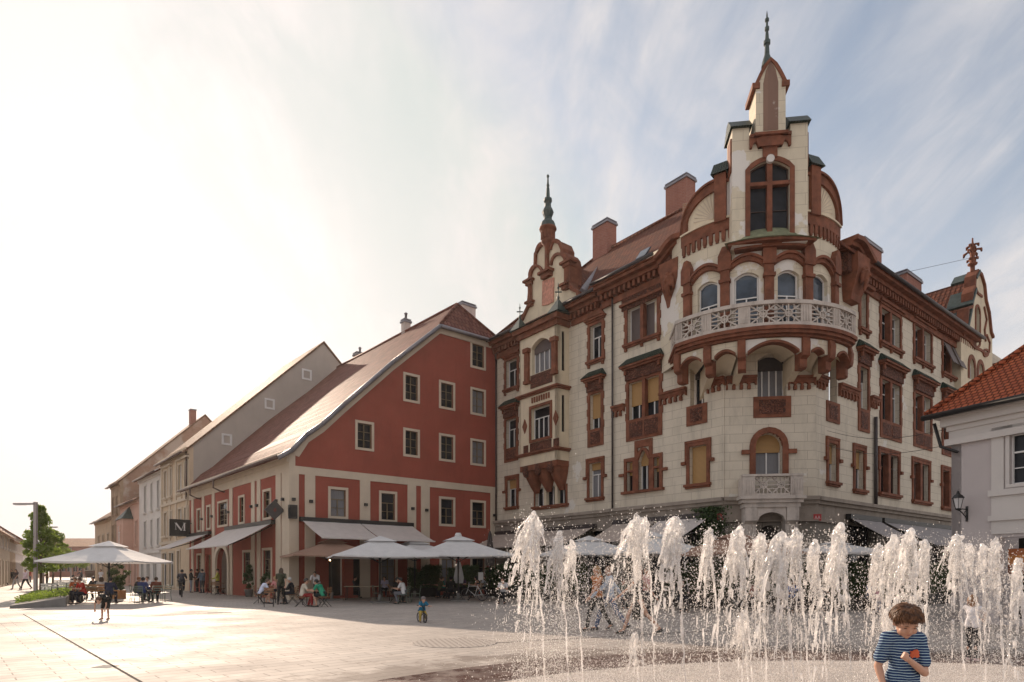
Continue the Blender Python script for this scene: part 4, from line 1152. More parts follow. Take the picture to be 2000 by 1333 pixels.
def panel(F, r, zb, parent, w=0.0, split=1):
    u0, u1, z0, z1 = r; m = MB(); m.fbox(F, u0 - .19, u1 + .19, zb, z0 - .003, w - .02, w + .06); o = m.build('apron', 'terra', parent)
    m = MB(); W = (u1 - u0) / split
    for k in range(split):
        m.fbox(F, u0 + W * k + .06, u0 + W * (k + 1) - .06, zb + .16, z0 - .16, w + .06, w + .075)
    m.build('carved_panel', 'carved', o)
def mull(F, r, parent, w=0.0, wd=.2, mat='terra'):
    c = (r[0] + r[1]) / 2; m = MB(); m.fbox(F, c - wd / 2, c + wd / 2, r[2], r[3], w - .24, w + .05); m.build('mullion', mat, parent)
def ears(F, r, parent, w=0.0, zf=.62):
    u0, u1, z0, z1 = r; z = z0 + (z1 - z0) * zf; m = MB()
    m.fbox(F, u0 - .24, u0 - .1, z, z1 + .18, w - .02, w + .09); m.fbox(F, u1 + .1, u1 + .24, z, z1 + .18, w - .02, w + .09)
    m.fbox(F, u0 - .24, u1 + .24, z1 + .17, z1 + .29, w - .02, w + .1)
    m.fbox(F, u0 - .42, u0 - .18, z - .16, z, w - .02, w + .16); m.fbox(F, u1 + .18, u1 + .42, z - .16, z, w - .02, w + .16)
    m.build('label_mould', 'terra', parent)

# ---- left wing windows
o, r = lw(L, 989, 1010.5, 703, 758, sill=1, brackets=True); pediment(L, r, o)
o, r = lw(L, 989, 1009, 819, 875, cols=2); hood(L, r, o); panel(L, r, L.z(999, 902), o)
o, r = lw(L, 991.5, 1010, 937, 990, blind=.32, quoins=False, sill=1); ears(L, r, o)
o, r = lw(L, 1153, 1176, 634, 703, sill=1, brackets=True); pediment(L, r, o)
o, r = lw(L, 1153, 1174.5, 769, 838, blind=.68); hood(L, r, o); panel(L, r, L.z(1164, 872), o)
o, r = lw(L, 1151.5, 1175, 904, 972, blind=.2, quoins=False, sill=1, pane='glass_curtain'); ears(L, r, o)
# central pair columns (slightly projecting bay 1195..)
WR = .14
uR0 = L.u(1196, WR); 
def lwr(x0, x1, y0, y1, **k):
    o = dict(TW); o.update(k); r = L.rect(x0, x1, y0, y1, WR); return window(pal, LR, r, **o), r
class _Off(Facade):
    pass
LR = Facade((L.o + L.n * WR), L.d, L.n)
o, r = lwr(1226, 1284, 593, 663, sill=1, brackets=True, pane='blind_grey', cols=2, transom=0); mull(LR, r, o); 
m = MB(); m.fbox(LR, r[0] - .42, r[1] + .42, r[3] + .17, r[3] + .3, -.02, .25); m.build('lintel', 'terra', o)
o, r = lwr(1229, 1288, 741, 815, blind=.62, cols=4, transom=0); hood(LR, r, o); mull(LR, r, o); panel(LR, r, LR.z(1258, 857), o, split=2)
# triple gothic window, first floor
zt = LR.z(1258, 889); zb = LR.z(1258, 957)
uA = [LR.u(x) for x in (1225, 1237, 1247.5, 1268.5, 1277.5, 1289)]
zs_ = LR.z(1258, 898)
o = window(pal, LR, (uA[0], uA[1], zb, zs_), frame='dark_frame', cols=1, transom=.3, blind=.45, depth=.26)
window(pal, LR, (uA[2], uA[3], zb, zt + .25), head='point', cols=2, transom=.3, blind=.38, depth=.26)
window(pal, LR, (uA[4], uA[5], zb, zs_), frame='dark_frame', cols=1, transom=.3, blind=.45, depth=.26)
m = MB()
pts = head_poly(uA[2], uA[3], zb, zt + .25, 'point')
m.fbox(LR, uA[1], uA[2], zb, zs_, -.2, .07); m.fbox(LR, uA[3], uA[4], zb, zs_, -.2, .07)
m.fbox(LR, uA[0] - .18, uA[0], zb, zs_, -.02, .08); m.fbox(LR, uA[5], uA[5] + .18, zb, zs_, -.02, .08)
m.fbox(LR, uA[0] - .18, uA[2] - .02, zs_, zs_ + .2, -.02, .09); m.fbox(LR, uA[3] + .02, uA[5] + .18, zs_, zs_ + .2, -.02, .09)
m.fbox(LR, uA[0], uA[1], zs_ - .55, zs_ - .45, -.2, .05); m.fbox(LR, uA[4], uA[5], zs_ - .55, zs_ - .45, -.2, .05)
c = (uA[2] + uA[3]) / 2; hw = (uA[3] - uA[2]) / 2
m.fprism(LR, [(uA[2] - .22, zs_), (uA[2] - .02, zs_)] + [(x - .0, z) for x, z in reversed([p for p in pts[2:] if p[1] >= zs_ - .01])][0:0] + [(uA[2] - .02, zt + .8), (uA[2] - .22, zt + .8)], -.02, .1)
m.fprism(LR, [(uA[3] + .02, zs_), (uA[3] + .22, zs_), (uA[3] + .22, zt + .8), (uA[3] + .02, zt + .8)], -.02, .1)
m.fbox(LR, uA[2] - .02, uA[3] + .02, zt + .42, zt + .8, -.02, .098)
m.fstrip(LR, [(x + (.06 if x > c else -.06), z + .07) for x, z in pts[2:]], .16, -.02, .12)
m.fbox(LR, uA[0] - .3, uA[5] + .3, zb - .14, zb, -.02, .2); m.fbox(LR, uA[0] - .5, uA[0] - .18, zs_ - .75, zs_ - .6, -.02, .16); m.fbox(LR, uA[5] + .18, uA[5] + .5, zs_ - .75, zs_ - .6, -.02, .16)
m.build('gothic_surround', 'terra', o)
o, r = lwr(1347, 1381, 871, 945, blind=.97, quoins=False, sill=1, transom=0); ears(LR, r, o)
o, r = lwr(1348, 1375, 707, 791, head='seg', surround=None, blind=.35, blindmat='blind_dark', sill=None, depth=.45); panel(LR, r, LR.z(1361, 830), o)
# triple windows under the oriel (wall plane)
o, r = lw(L, 1046, 1106, 950, 987, quoins=False, cols=6, transom=0, sill=1, frame='white_frame', surround=None)
for t0_ in (.26, .62):
    m = MB(); u = r[0] + (r[1] - r[0]) * (t0_ + .06); m.fbox(L, u - .12, u + .12, r[2], r[3], -.24, .0); m.build('mullion', 'cream_plain', o)
m = MB(); m.fbox(L, r[0] - .12, r[0], r[2], r[3], -.02, .06); m.fbox(L, r[1], r[1] + .12, r[2], r[3], -.02, .06); m.build('surround', 'terra', o)

# ---- right wing windows
o, r = lw(Rw, 1680, 1691.5, 572, 644, sill=1, brackets=True, cols=1); m = MB(); m.fbox(Rw, r[0] - .4, r[1] + .4, r[3] + .17, r[3] + .33, -.02, .3); m.build('lintel', 'terra', o)
for x0, x1, y0, y1 in ((1720, 1757, 612, 677), (1785.5, 1817.5, 644, 707.5), (1841, 1870.5, 672, 735)):
    o, r = lw(Rw, x0, x1, y0, y1, sill=1, brackets=True, cols=4, transom=.3, surround='terra'); mull(Rw, r, o, wd=.26); pediment(Rw, r, o)
    if x0 > 1840:
        for k in (0, 1):
            a = r[0] + (r[1] - r[0]) * (.04 + .54 * k); b = a + (r[1] - r[0]) * .38; zz = r[2] + .55
            m = MB(); m.hexa([Rw.P(a, zz, .55), Rw.P(b, zz, .55), Rw.P(b, zz, .5), Rw.P(a, zz, .5), Rw.P(a, r[3] - .1, .02), Rw.P(b, r[3] - .1, .02), Rw.P(b, r[3] - .1, -.03), Rw.P(a, r[3] - .1, -.03)]); m.build('open_shutter', 'blind_grey', o)
o, r = lw(Rw, 1678.5, 1694, 719, 800, cols=2, blind=.3, blindmat='blind_dark'); hood(Rw, r, o); panel(Rw, r, Rw.z(1686, 844), o)
for x0, x1, y0, y1, yb in ((1721, 1757, 748, 825, 860), (1786, 1817, 774, 845, 877), (1841, 1870, 796, 863, 893)):
    o, r = lw(Rw, x0, x1, y0, y1, cols=4, transom=.3, surround='terra'); mull(Rw, r, o, wd=.26); hood(Rw, r, o); panel(Rw, r, Rw.z((x0 + x1) / 2, yb), o, split=2)
o, r = lw(Rw, 1617, 1633, 867, 942, quoins=False, sill=1, blind=.5); ears(Rw, r, o)
o, r = lw(Rw, 1669, 1686, 880, 957, quoins=False, sill=1, blind=.45); ears(Rw, r, o)
for x0, x1, y0, y1 in ((1718, 1753, 888, 965), (1783, 1813, 906, 979), (1840, 1868, 922, 992)):
    o, r = lw(Rw, x0, x1, y0, y1, quoins=False, sill=1, cols=4, transom=.3, frame='dark_frame'); mull(Rw, r, o, wd=.3); ears(Rw, r, o)
o, r = lw(Rw, 1617, 1635, 700, 786, head='seg', surround=None, sill=None, blind=.3, blindmat='blind_dark', depth=.45); panel(Rw, r, Rw.z(1626, 826), o)

# ---- chamfer windows
o, r = lw(K, 1478.5, 1535, 693, 776, head='seg', surround=None, blind=.33, blindmat='blind_dark', cols=4, transom=0, depth=.45, pane='glass_curtain'); panel(K, r, K.z(1506, 817), o, w=.1)
o, r = lw(K, 1474, 1526.6, 847, 932, head='round', cols=2, transom=0, blind=.42, depth=.35, sw=.26, sproud=.2, quoins=False, pane='glass_curtain')
m = MB(); z_ = K.z(1500, 883); m.fbox(K, r[0] - .62, r[0] - .26, z_ - .12, z_ + .08, -.02, .24); m.fbox(K, r[1] + .26, r[1] + .62, z_ - .12, z_ + .08, -.02, .24); m.build('imposts', 'terra', o)

# ---- ground floor shop openings
def shop(F, x0, x1, zt=3.9):
    r = (F.u(x0), F.u(x1), .12, zt); F.holes.append(head_poly(*r, 'flat'))
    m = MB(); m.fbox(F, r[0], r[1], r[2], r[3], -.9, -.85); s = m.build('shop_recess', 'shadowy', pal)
    m = MB(); n = max(2, int((r[1] - r[0]) / 1.1))
    for k in range(n + 1):
        u = r[0] + (r[1] - r[0]) * k / n; m.fbox(F, u - .04, u + .04, r[2], r[3], -.5, -.42)
    m.fbox(F, r[0], r[1], 2.6, 2.68, -.5, -.421); m.build('shop_glazing_bars', 'dark_frame', s)
    m = MB(); m.fbox(F, r[0], r[1], r[2], r[3], -.46, -.45); m.build('shop_glass', 'glass', s)
for x0, x1 in ((985, 1050), (1062, 1130), (1150, 1195), (1215, 1290), (1305, 1375)): shop(L, x0, x1)
for x0, x1 in ((1655, 1712), (1730, 1785), (1800, 1850)): shop(Rw, x0, x1)
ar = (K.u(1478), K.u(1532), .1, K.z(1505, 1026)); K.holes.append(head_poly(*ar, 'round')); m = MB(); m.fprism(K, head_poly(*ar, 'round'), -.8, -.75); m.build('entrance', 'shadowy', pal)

# ---- walls (ground floor stone, upper stucco)
def split_holes(F, z):
    return [h for h in F.holes if max(p[1] for p in h) < z], [h for h in F.holes if min(p[1] for p in h) > z]
lo, hi = split_holes(L, ZG)
lo2, hi2 = split_holes(LR, ZG)
wall_holes(L, [(0, 0), (UL, 0), (UL, ZG - .3), (0, ZG - .3)], lo + lo2, 'ground_wall', ['greystone'], pal, thick=.9)
wall_holes(L, [(0, ZG - .3), (uR0, ZG - .3), (uR0, ZE), (0, ZE)], hi, 'wall', ['cream'], pal)
wall_holes(LR, [(uR0, ZG - .3), (UL + .05, ZG - .3), (UL + .05, ZE), (uR0, ZE)], hi2, 'wall', ['cream'], pal)
lo, hi = split_holes(K, ZG)
wall_holes(K, [(0, 0), (UK, 0), (UK, ZG - .3), (0, ZG - .3)], lo, 'ground_wall', ['greystone'], pal, thick=.8)
wall_holes(Facade(K.o + K.n * .1, K.d, K.n), [(-.02, ZG - .3), (UK + .02, ZG - .3), (UK + .02, 12.2), (-.02, 12.2)], hi, 'wall', ['cream'], pal, thick=.5)
lo, hi = split_holes(Rw, ZG); UE = Rw.u(1968)
wall_holes(Rw, [(0, 0), (UE, 0), (UE, ZG - .3), (0, ZG - .3)], lo, 'ground_wall', ['greystone'], pal, thick=.9)
wall_holes(Rw, [(0, ZG - .3), (UE, ZG - .3), (UE, ZE), (0, ZE)], hi, 'wall', ['cream'], pal)

# ---- belt course above the ground floor
for F, a, b, w in ((L, 0, uR0, 0), (LR, uR0 - .04, UL + .1, 0), (K, -.1, UK + .1, .1), (Rw, 0, UE, 0)):
    m = MB(); m.fbox(F, a, b, ZG - .05, ZG + .12, w - .02, w + .3); m.fbox(F, a, b, ZG - .22, ZG - .05, w - .02, w + .17); m.fbox(F, a, b, ZG - .95, ZG - .22, w - .02, w + .05); m.fbox(F, a, b, ZG - 1.03, ZG - .95, w - .02, w + .12)
    m.build('belt_course', 'greyplain', pal)
# dark fascia on right wing
# ---- arcaded string course at second floor sill (z ~ 9.8)
def corbel_band(F, a, b, z, parent, w=0.0, g=.34, h=.34, mat='terra', name='corbel_band', proud=.16):
    m = MB(); m.fbox(F, a, b, z, z + .12, w - .02, w + proud + .06); m.fbox(F, a, b, z - .14, z, w - .02, w + proud)
    n = max(1, int(round((b - a) / g))); g = (b - a) / n
    for k in range(n):
        c = a + g * (k + .5); hw = g * .5
        arch = [(c + hw, z - .14), (c - hw, z - .14), (c - hw, z - .14 - h * .5)] + [(c - hw * .72 * cos(t), z - .14 - h * .45 + h * .3 * sin(t)) for t in (0, .5, 1.0, 1.57, 2.1, 2.6, 3.14)] + [(c + hw, z - .14 - h * .5)]
        m.fprism(F, arch, w - .02, w + proud - .03)
        m.fbox(F, c - hw - .07 if k else a, c - hw + .07, z - .14 - h * 1.05, z - .14 - h * .5, w - .02, w + proud - .02)
    return m.build(name, mat, parent)
zcb = LR.z(1300, 772)
for a, b in ((1197, 1221), (1290, 1342)): corbel_band(LR, LR.u(a), LR.u(b), zcb, pal)
corbel_band(LR, LR.u(1383), LR.u(1417), zcb, pal)
for a, b in ((1417, 1476), (1537.5, 1591)): corbel_band(K, K.u(a), K.u(b), K.z((a + b) / 2, 742), pal, w=.1)
zcr = Rw.z(1605, 742)
for a, b in ((1593, 1613), (1637, 1674), (1699, 1713)): corbel_band(Rw, Rw.u(a), Rw.u(b), zcb + .0, pal)

# ---- main cornice
def maincornice(F, a, b, z, w=0.0, k=1.0):
    m = MB(); m.fbox(F, a, b, z - .95, z - .62, w - .02, w + .12); m.fbox(F, a, b, z - .32, z - .12, w - .02, w + .42 * k); m.fbox(F, a, b, z - .12, z + .05, w - .02, w + .68 * k); m.fbox(F, a, b, z + .05, z + .13, w - .02, w + .76 * k)
    x = a + .1
    while x + .16 < b: m.fbox(F, x, x + .16, z - .62, z - .321, w - .02, w + .34 * k); x += .34
    o = m.build('main_cornice', 'terra', pal)
    m = MB(); m.fbox(F, a, b, z - .62, z - .322, w - .02, w + .06); m.build('frieze', 'carved', o); return o
ub0, ub1 = 3.87, 7.4
maincornice(L, 0, ub0 - .1, ZE); maincornice(L, L.u(1118), L.u(1178), ZE)
maincornice(LR, LR.u(1178), LR.u(1300), ZE + .15, k=1.15)
m = MB(); r_ = LR.rect(1216, 1296, 570, 590); m.fbox(LR, r_[0], r_[1], ZE - 1.45, ZE - .8, -.02, .1); m.build('frieze', 'carved', pal)
maincornice(Rw, Rw.u(1672), Rw.u(1892), ZE - .4, k=1.05); maincornice(Rw, Rw.u(1938), UE, ZE - .9)
# swept arched cornice ends with mask brackets beside the tower
def sweep(F, ua, ub, z, w, flip):
    pts = []
    for i in range(13):
        t = i / 12; u = ua + (ub - ua) * t
        pts.append((u, z + .6 * (sin(pi * min(1, t * 1.15) * .62)) ** 1.5 if not flip else z + .6 * (sin(pi * min(1, (1 - t) * 1.15) * .62)) ** 1.5))
    m = MB(); m.fstrip(F, pts, .22, w - .3, w + .95); m.fstrip(F, [(u, zz - .2) for u, zz in pts], .2, w - .3, w + .7); o = m.build('swept_cornice', 'terra', pal)
    m = MB(); m.fprism(F, [(ua, z - .9)] + [(ub, z - .9)] + [(u, zz - .28) for u, zz in reversed(pts)], w - .3, w + .5); m.build('carved_spandrel', 'carved', o)
    return o
ua, ub = LR.u(1300), LR.u(1352); o = sweep(LR, ua, ub, ZE + .1, 0, False)
def maskbracket(F, ua, ub, parent):
    c = (ua + ub) / 2; zt = ZE - .3; P = F.P; m = MB(); h = (ub - ua) / 2
    prof = [(0, zt), (.8, zt), (.8, zt - .7), (.62, zt - 1.4), (.45, zt - 1.8), (.4, zt - 2.1), (0, zt - 2.1)]
    for k in range(len(prof) - 1):
        (wa, za), (wb, zb) = prof[k], prof[k + 1]; s0 = h * (1 - .07 * k); s1 = h * (1 - .07 * (k + 1))
        m.face([P(c - s0, za, wa), P(c + s0, za, wa), P(c + s1, zb, wb), P(c - s1, zb, wb)])
        m.face([P(c - s0, za, wa), P(c - s1, zb, wb), P(c - s1, zb, 0), P(c - s0, za, 0)]); m.face([P(c + s0, za, wa), P(c + s1, zb, wb), P(c + s1, zb, 0), P(c + s0, za, 0)])
    b = m.build('mask_bracket', 'terra', parent, recalc=False)
    pr = []; f = P(c, zt - .95, .8); n3 = Vector((F.n.x, F.n.y, 0)); d3 = Vector((F.d.x, F.d.y, 0)); Z = V(0, 0, 1)
    caps(pr, f, .24, f - Z * .22 + n3 * .06, .18); caps(pr, f + n3 * .22 - Z * .02, .05, f + n3 * .28 - Z * .14, .06)
    for q in (1, -1):
        caps(pr, f + d3 * q * .09 + Z * .1 + n3 * .2, .05); caps(pr, f + d3 * q * .22, .1, f + d3 * q * .3 - Z * .45, .07); caps(pr, f + d3 * q * .16 + Z * .2, .11); caps(pr, f + d3 * q * .08 - Z * .32 + n3 * .12, .1, f + d3 * q * .05 - Z * .75 + n3 * .0, .05)
    caps(pr, f + Z * .26 + n3 * .08, .12)
    me = blob_mesh('mask_face', pr, .04, 1); put(me, 'mask_face', 'terra', b, -parent_world(b))
maskbracket(LR, LR.u(1306), LR.u(1345), o)
ua, ub = Rw.u(1636), Rw.u(1674); o = sweep(Rw, ua, ub, ZE - .3, 0, True); maskbracket(Rw, Rw.u(1641), Rw.u(1668), o)
# attic strip behind the tower

# ---- drain pipes on the palace
for F, px, za, zb, w in ((LR, 1199, 17, 4.9, .0), (Rw, 1706, 9.6, 4.9, 0), (L, 971.5, 16.6, 4.9, .0)):
    m = MB(); u = F.u(px); p = F.P(u, 0, w + .12); m.tube([(p.x, p.y, za), (p.x, p.y, zb)], .055 if px != 1706 else .09, 8); m.build('downpipe', 'pipe', pal)

# ---- oriel bay on left wing
OW = .96; OB = Facade(L.o + L.n * OW, L.d, L.n); zO0, zO1 = 8.2, 16.75
side = Facade(L.P(ub1, 0, OW)[:2], -L.n)   # right cheek, faces along +d
wo = dict(TW); wo.update(quoins=False)
r3 = OB.rect(1039, 1077, 662, 726); o3 = window(pal, OB, r3, **{**wo, 'head': 'seg', 'cols': 4, 'transom': 0, 'surround': None, 'blind': .36, 'blindmat': 'blind_grey', 'pane': 'glass_curtain'})
m = MB(); pts = head_poly(*r3, 'seg'); m.fstrip(OB, [(x, z + .1) for x, z in pts[2:]], .22, -.02, .12); m.build('hood_mould', 'cream_plain', o3)
r2 = OB.rect(1038, 1075, 794, 856); o2 = window(pal, OB, r2, **{**wo, 'cols': 4, 'transom': .32})
m = MB(); m.fbox(OB, r3[0] - .1, r3[1] + .1, r3[2] - .85, r3[2] - .05, -.02, .05); m.build('apron', 'carved', pal); m = MB(); m.fbox(OB, r2[0] - .1, r2[1] + .1, r2[2] - .9, r2[2] - .2, -.02, .05)
for u in (r2[0] - .75, r2[1] + .3): m.fbox(OB, u, u + .45, r2[2] - .75, r2[2] - .25, -.02, .04)
m.build('apron', 'carved', pal)
for u in (r3[0] - .55, r3[1] + .2):
    m = MB(); m.fbox(OB, u, u + .35, r3[2] - .3, r3[3] - .55, -.02, .2); m.fbox(OB, u - .08, u + .43, r3[3] - .55, r3[3] - .3, -.02, .28); m.fbox(OB, u - .05, u + .4, r3[2] - .5, r3[2] - .3, -.02, .25); m.build('pilaster', 'terra', pal)
m = MB()
for u in (r2[0] - .62, r2[1] + .5):
    z = (r2[2] + r2[3]) / 2; m.fprism(OB, [(u - .22, z), (u, z - .45), (u + .22, z), (u, z + .45)], -.02, .06)
n = 8
for k in range(n):
    u = r2[0] + (r2[1] - r2[0]) * (k + .5) / n; m.fbox(OB, u - .05, u + .05, r2[3] + .35, r2[3] + .68, -.02, .07)
m.build('diamond_and_tooth_ornament', 'terra', pal)
wall_holes(OB, [(ub0, zO0), (ub1, zO0), (ub1, zO1), (ub0, zO1)], OB.holes, 'oriel_wall', ['cream_plain'], pal, thick=.3)
SC = Facade(L.P(ub1, 0, OW)[:2], -L.n, L.d)
for za, zb in ((13.55, 15.9), (9.9, 12.1)):
    window(pal, SC, (.38, .62, za, zb), frame='dark_frame', cols=1, transom=0, fw=.03, depth=.1)
wall_holes(SC, [(0, zO0), (OW, zO0), (OW, zO1), (0, zO1)], SC.holes, 'oriel_wall', ['cream_plain'], pal, thick=.2)
SC2 = Facade(L.P(ub0, 0, 0)[:2], L.n, -L.d); m = MB(); m.fbox(SC2, 0, OW, zO0, zO1, -.1, 0); m.build('oriel_wall', 'cream_plain', pal)
for z, p, h in ((12.55, .22, .2), (8.85, .2, .18)):
    m = MB()
    for dz, pp2, hh in ((0, p, h * .5), (-h * .5, p * .55, h * .5)):
        m.fbox(L, ub0 - pp2, ub1 + pp2, z + dz, z + dz + hh, -.02, OW + pp2)
    m.build('oriel_moulding', 'terra', pal)
m = MB(); P = L.P
m.fbox(L, ub0 - .15, ub1 + .15, zO1 - .55, zO1 - .25, -.02, OW + .15); m.fbox(L, ub0 - .35, ub1 + .35, zO1 - .25, zO1 + .05, -.02, OW + .35); m.build('oriel_cornice', 'terra', pal)
m = MB(); a, b = ub0 - .5, ub1 + .5; z = zO1 + .05
m.hexa([P(a, z, OW + .5), P(b, z, OW + .5), P(b, z, 0), P(a, z, 0), P(a + 1.1, z + .5, .25), P(b - 1.1, z + .5, .25), P(b - 1.1, z + .5, 0), P(a + 1.1, z + .5, 0)])
for u in (a + .45, b - .45): m.mesh([P(u - .5, z + .02, OW + .45), P(u + .5, z + .02, OW + .45), P(u + .5, z + .02, OW - .55), P(u - .5, z + .02, OW - .55), P(u, z + .95, OW - .05)], [(0, 1, 4), (1, 2, 4), (2, 3, 4), (3, 0, 4)])
ro = m.build('oriel_roof', 'copper', pal)
for u in (a + .45, b - .45):
    m = MB(); c = P(u, 0, OW - .05); m.lathe((c.x, c.y), [(.05, z + .8), (.09, z + 1.0), (.03, z + 1.1), (.03, z + 1.5), (.08, z + 1.55), (.03, z + 1.62), (.01, z + 1.85)], 8); m.box(c.x - .2, c.x + .2, c.y - .03, c.y + .03, z + 1.28, z + 1.34); m.build('roof_finial', 'copper', ro)
# scalloped corbels carrying the oriel
m = MB(); W = (ub1 - ub0) / 3
for k in range(3):
    c = ub0 + W * (k + .5)
    for i in range(8):
        t = i / 7
    sec = []
    rows_ = []
    for i in range(7):
        t = i / 6; z = zO0 - 1.7 * (1 - t); rr = W / 2 * (.35 + .65 * sin(t * pi / 2)); ww = OW * (.1 + .9 * sin(t * pi / 2))
        rows_.append([P(c + rr * cos(a_), z, ww * sin(a_) ** .6 if sin(a_) > 0 else 0) for a_ in [pi * j / 10 for j in range(11)]])
    for i in range(6):
        for j in range(10): m.face([rows_[i][j], rows_[i][j + 1], rows_[i + 1][j + 1], rows_[i + 1][j]], 0, True)
m.fbox(L, ub0, ub1, zO0 - .35, zO0, -.02, OW - .02)
m.build('scalloped_corbels', 'terra', pal, recalc=False)
m = MB()
for k in range(3):
    c = P(ub0 + W * (k + .5), zO0 - .4, OW * .98); m = MB(); m.ball(c, .28, 8, 0, (.75, .75, 1.35)); m.ball(c + V(0, 0, .2), .2, 8); m.build('corbel_mask', 'carved', pal)

# ---- scrolled gable over oriel
GW = .25; go = [(1021, 640), (1021, 626), (1034, 598), (1037, 565), (1035, 549), (1040, 530), (1047, 521), (1048, 497), (1055, 484), (1062, 477), (1072, 472), (1084, 471), (1095, 476), (1100, 488), (1100, 499), (1107, 499), (1112, 506), (1114, 516), (1113, 554), (1119, 566), (1130, 571), (1136, 594), (1138, 606)]
poly = [L.uz(x, y, GW) for x, y in go]
poly = [(poly[0][0], ZE - .2)] + poly[1:-1] + [(poly[-1][0], ZE - .2)]
m = MB(); m.fprism(L, poly, -.35, GW); gb = m.build('scroll_gable', 'cream_plain', pal)
m = MB(); m.fstrip(L, poly[1:], .2, -.6, GW + .16)
def arc_px(cx, cy, rx, ry, a0, a1, n=10): return [L.uz(cx + rx * cos(radians(a0 + (a1 - a0) * i / n)), cy - ry * sin(radians(a0 + (a1 - a0) * i / n)), GW) for i in range(n + 1)]
m.fstrip(L, arc_px(1049, 540, 13, 20, 180, 20), .15, GW, GW + .15); m.fstrip(L, arc_px(1093, 520, 15, 23, 178, 10), .15, GW, GW + .15)
m.fstrip(L, arc_px(1060, 500, 12, 24, 190, 60), .15, GW, GW + .12); m.fstrip(L, arc_px(1088, 492, 11, 22, 170, 0), .15, GW, GW + .12)
for x, y, s in ((1036, 552, 1), (1038, 594, .8), (1110, 516, 1.1), (1106, 560, .8)):
    u, z = L.uz(x, y, GW); m.fbox(L, u - .42 * s, u + .42 * s, z, z + .14, GW - .3, GW + .34); m.fbox(L, u - .28 * s, u + .28 * s, z - .2, z, GW - .3, GW + .22)
u, z = L.uz(1110, 540, GW); m.fbox(L, u - .22, u + .22, z - .8, z + 1.0, GW - .3, GW + .16)
u, z = L.uz(1037, 572, GW); m.fbox(L, u - .16, u + .16, z - .8, z + .6, GW - .3, GW + .14)
u, z = L.uz(1071, 536, GW); m.fbox(L, u - .55, u + .55, z, z + .16, GW, GW + .45); m.fbox(L, u - .42, u + .42, z - .25, z, GW, GW + .3)
m.fbox(L, u - .1, u + .1, z + .16, z + 1.7, GW, GW + .22)
m.build('gable_coping', 'terra', gb)
m = MB(); r_ = [L.uz(x, y, GW) for x, y in ((1060, 598), (1061, 550), (1083, 543), (1082, 590), (1071, 596))]; m.fprism(L, r_, GW - .02, GW + .08); m.build('coat_of_arms', simple('peeling_pink_plaster', (.55, .27, .2), .9, .3, 6, bmp=.6, stain=.4), gb)
c = L.P(L.u(1072.5, GW), 0, GW + .1); Yc = c.y; s_ = Yc / FPX
def Zp(py, Y): return CAMZ + (HY - py) / FPX * Y
sp = thing_parent = pal
m = MB(); m.lathe((c.x, c.y), [(2 * s_, Zp(497, Yc)), (5 * s_, Zp(490, Yc)), (8 * s_, Zp(480, Yc)), (13 * s_, Zp(475, Yc)), (13.5 * s_, Zp(472, Yc)), (12.5 * s_, Zp(471, Yc)), (12.5 * s_, Zp(452, Yc)), (17 * s_, Zp(450, Yc)), (17 * s_, Zp(446, Yc))], 12)
for k in range(12):
    a_ = 2 * pi * k / 12; m.box(c.x + 12.6 * s_ * cos(a_) - .05, c.x + 12.6 * s_ * cos(a_) + .05, c.y + 12.6 * s_ * sin(a_) - .05, c.y + 12.6 * s_ * sin(a_) + .05, Zp(469, Yc), Zp(454, Yc))
tur = m.build('turret', 'terra', pal)
prof = [(16.5, 446), (14.5, 440), (13.5, 436), (9, 432), (7.5, 426), (10, 420), (11.5, 415), (9.5, 410), (6.5, 405), (6, 398), (8.2, 394), (8, 389), (4, 386), (3.2, 370), (2.4, 366), (3.2, 363), (2, 359), (1.4, 348), (2.6, 346), (2.4, 343), (.5, 341)]
m = MB(); m.lathe((c.x, c.y), [(a_ * s_, Zp(b_, Yc)) for a_, b_ in prof], 10, smooth=False); m.build('turret_spire', 'copper', tur)

# ---- roofs
m = MB(); RZ = 23.4; RWv = -5.5; P = L.P
uT = UL - 1.0
slab(m, [P(-.1, ZE + .15, .55), P(uT, ZE + .15, .55), P(uT + 1.0, RZ, RWv), P(4.6, RZ, RWv)], .12)
slab(m, [P(-.1, ZE + .15, .55), P(4.6, RZ, RWv), P(4.6, RZ - .3, -6.5), P(-.1, ZE + .15, -12)], .12)
rf = m.build('roof', 'tile_old', pal)
# cross roof behind the scroll gable
ug = L.u(1075, 0); zg = 21.2; m = MB(); hw = 3.0
slab(m, [P(ug - hw, ZE + .6, -.3), P(ug, zg, -.3), P(ug, zg, -5), P(ug - hw, ZE + .6, -5)], .1)
slab(m, [P(ug, zg, -.3), P(ug + hw, ZE + .6, -.3), P(ug + hw, ZE + .6, -5), P(ug, zg, -5)], .1)
m.build('cross_roof', 'tile_old', pal)
m = MB(); m.tube([P(ug + hw - .1, ZE + .75, .1), P(ug + .5, zg + .1, -3.8)], .28, 4); m.build('valley_flashing', 'flash', rf)
m = MB(); m.tube([P(4.6, RZ + .03, RWv), P(uT + 1.0, RZ + .03, RWv)], .13, 6); m.tube([P(-.1, ZE + .2, .55), P(4.6, RZ + .03, RWv)], .1, 6); m.build('ridge_tiles', 'tile_old', rf)
for a_, b_, z_, w_ in ((-.1, ub0 - .3, .16, .85), (L.u(1120), L.u(1180), .16, .85), (L.u(1180), L.u(1302), .34, 1.1)): m = MB(); m.tube([P(a_, ZE + z_, w_), P(b_, ZE + z_, w_)], .09, 6); m.build('gutter', 'pipe', rf)
m = MB(); u_, z_ = L.u(1262, -1.2), 0
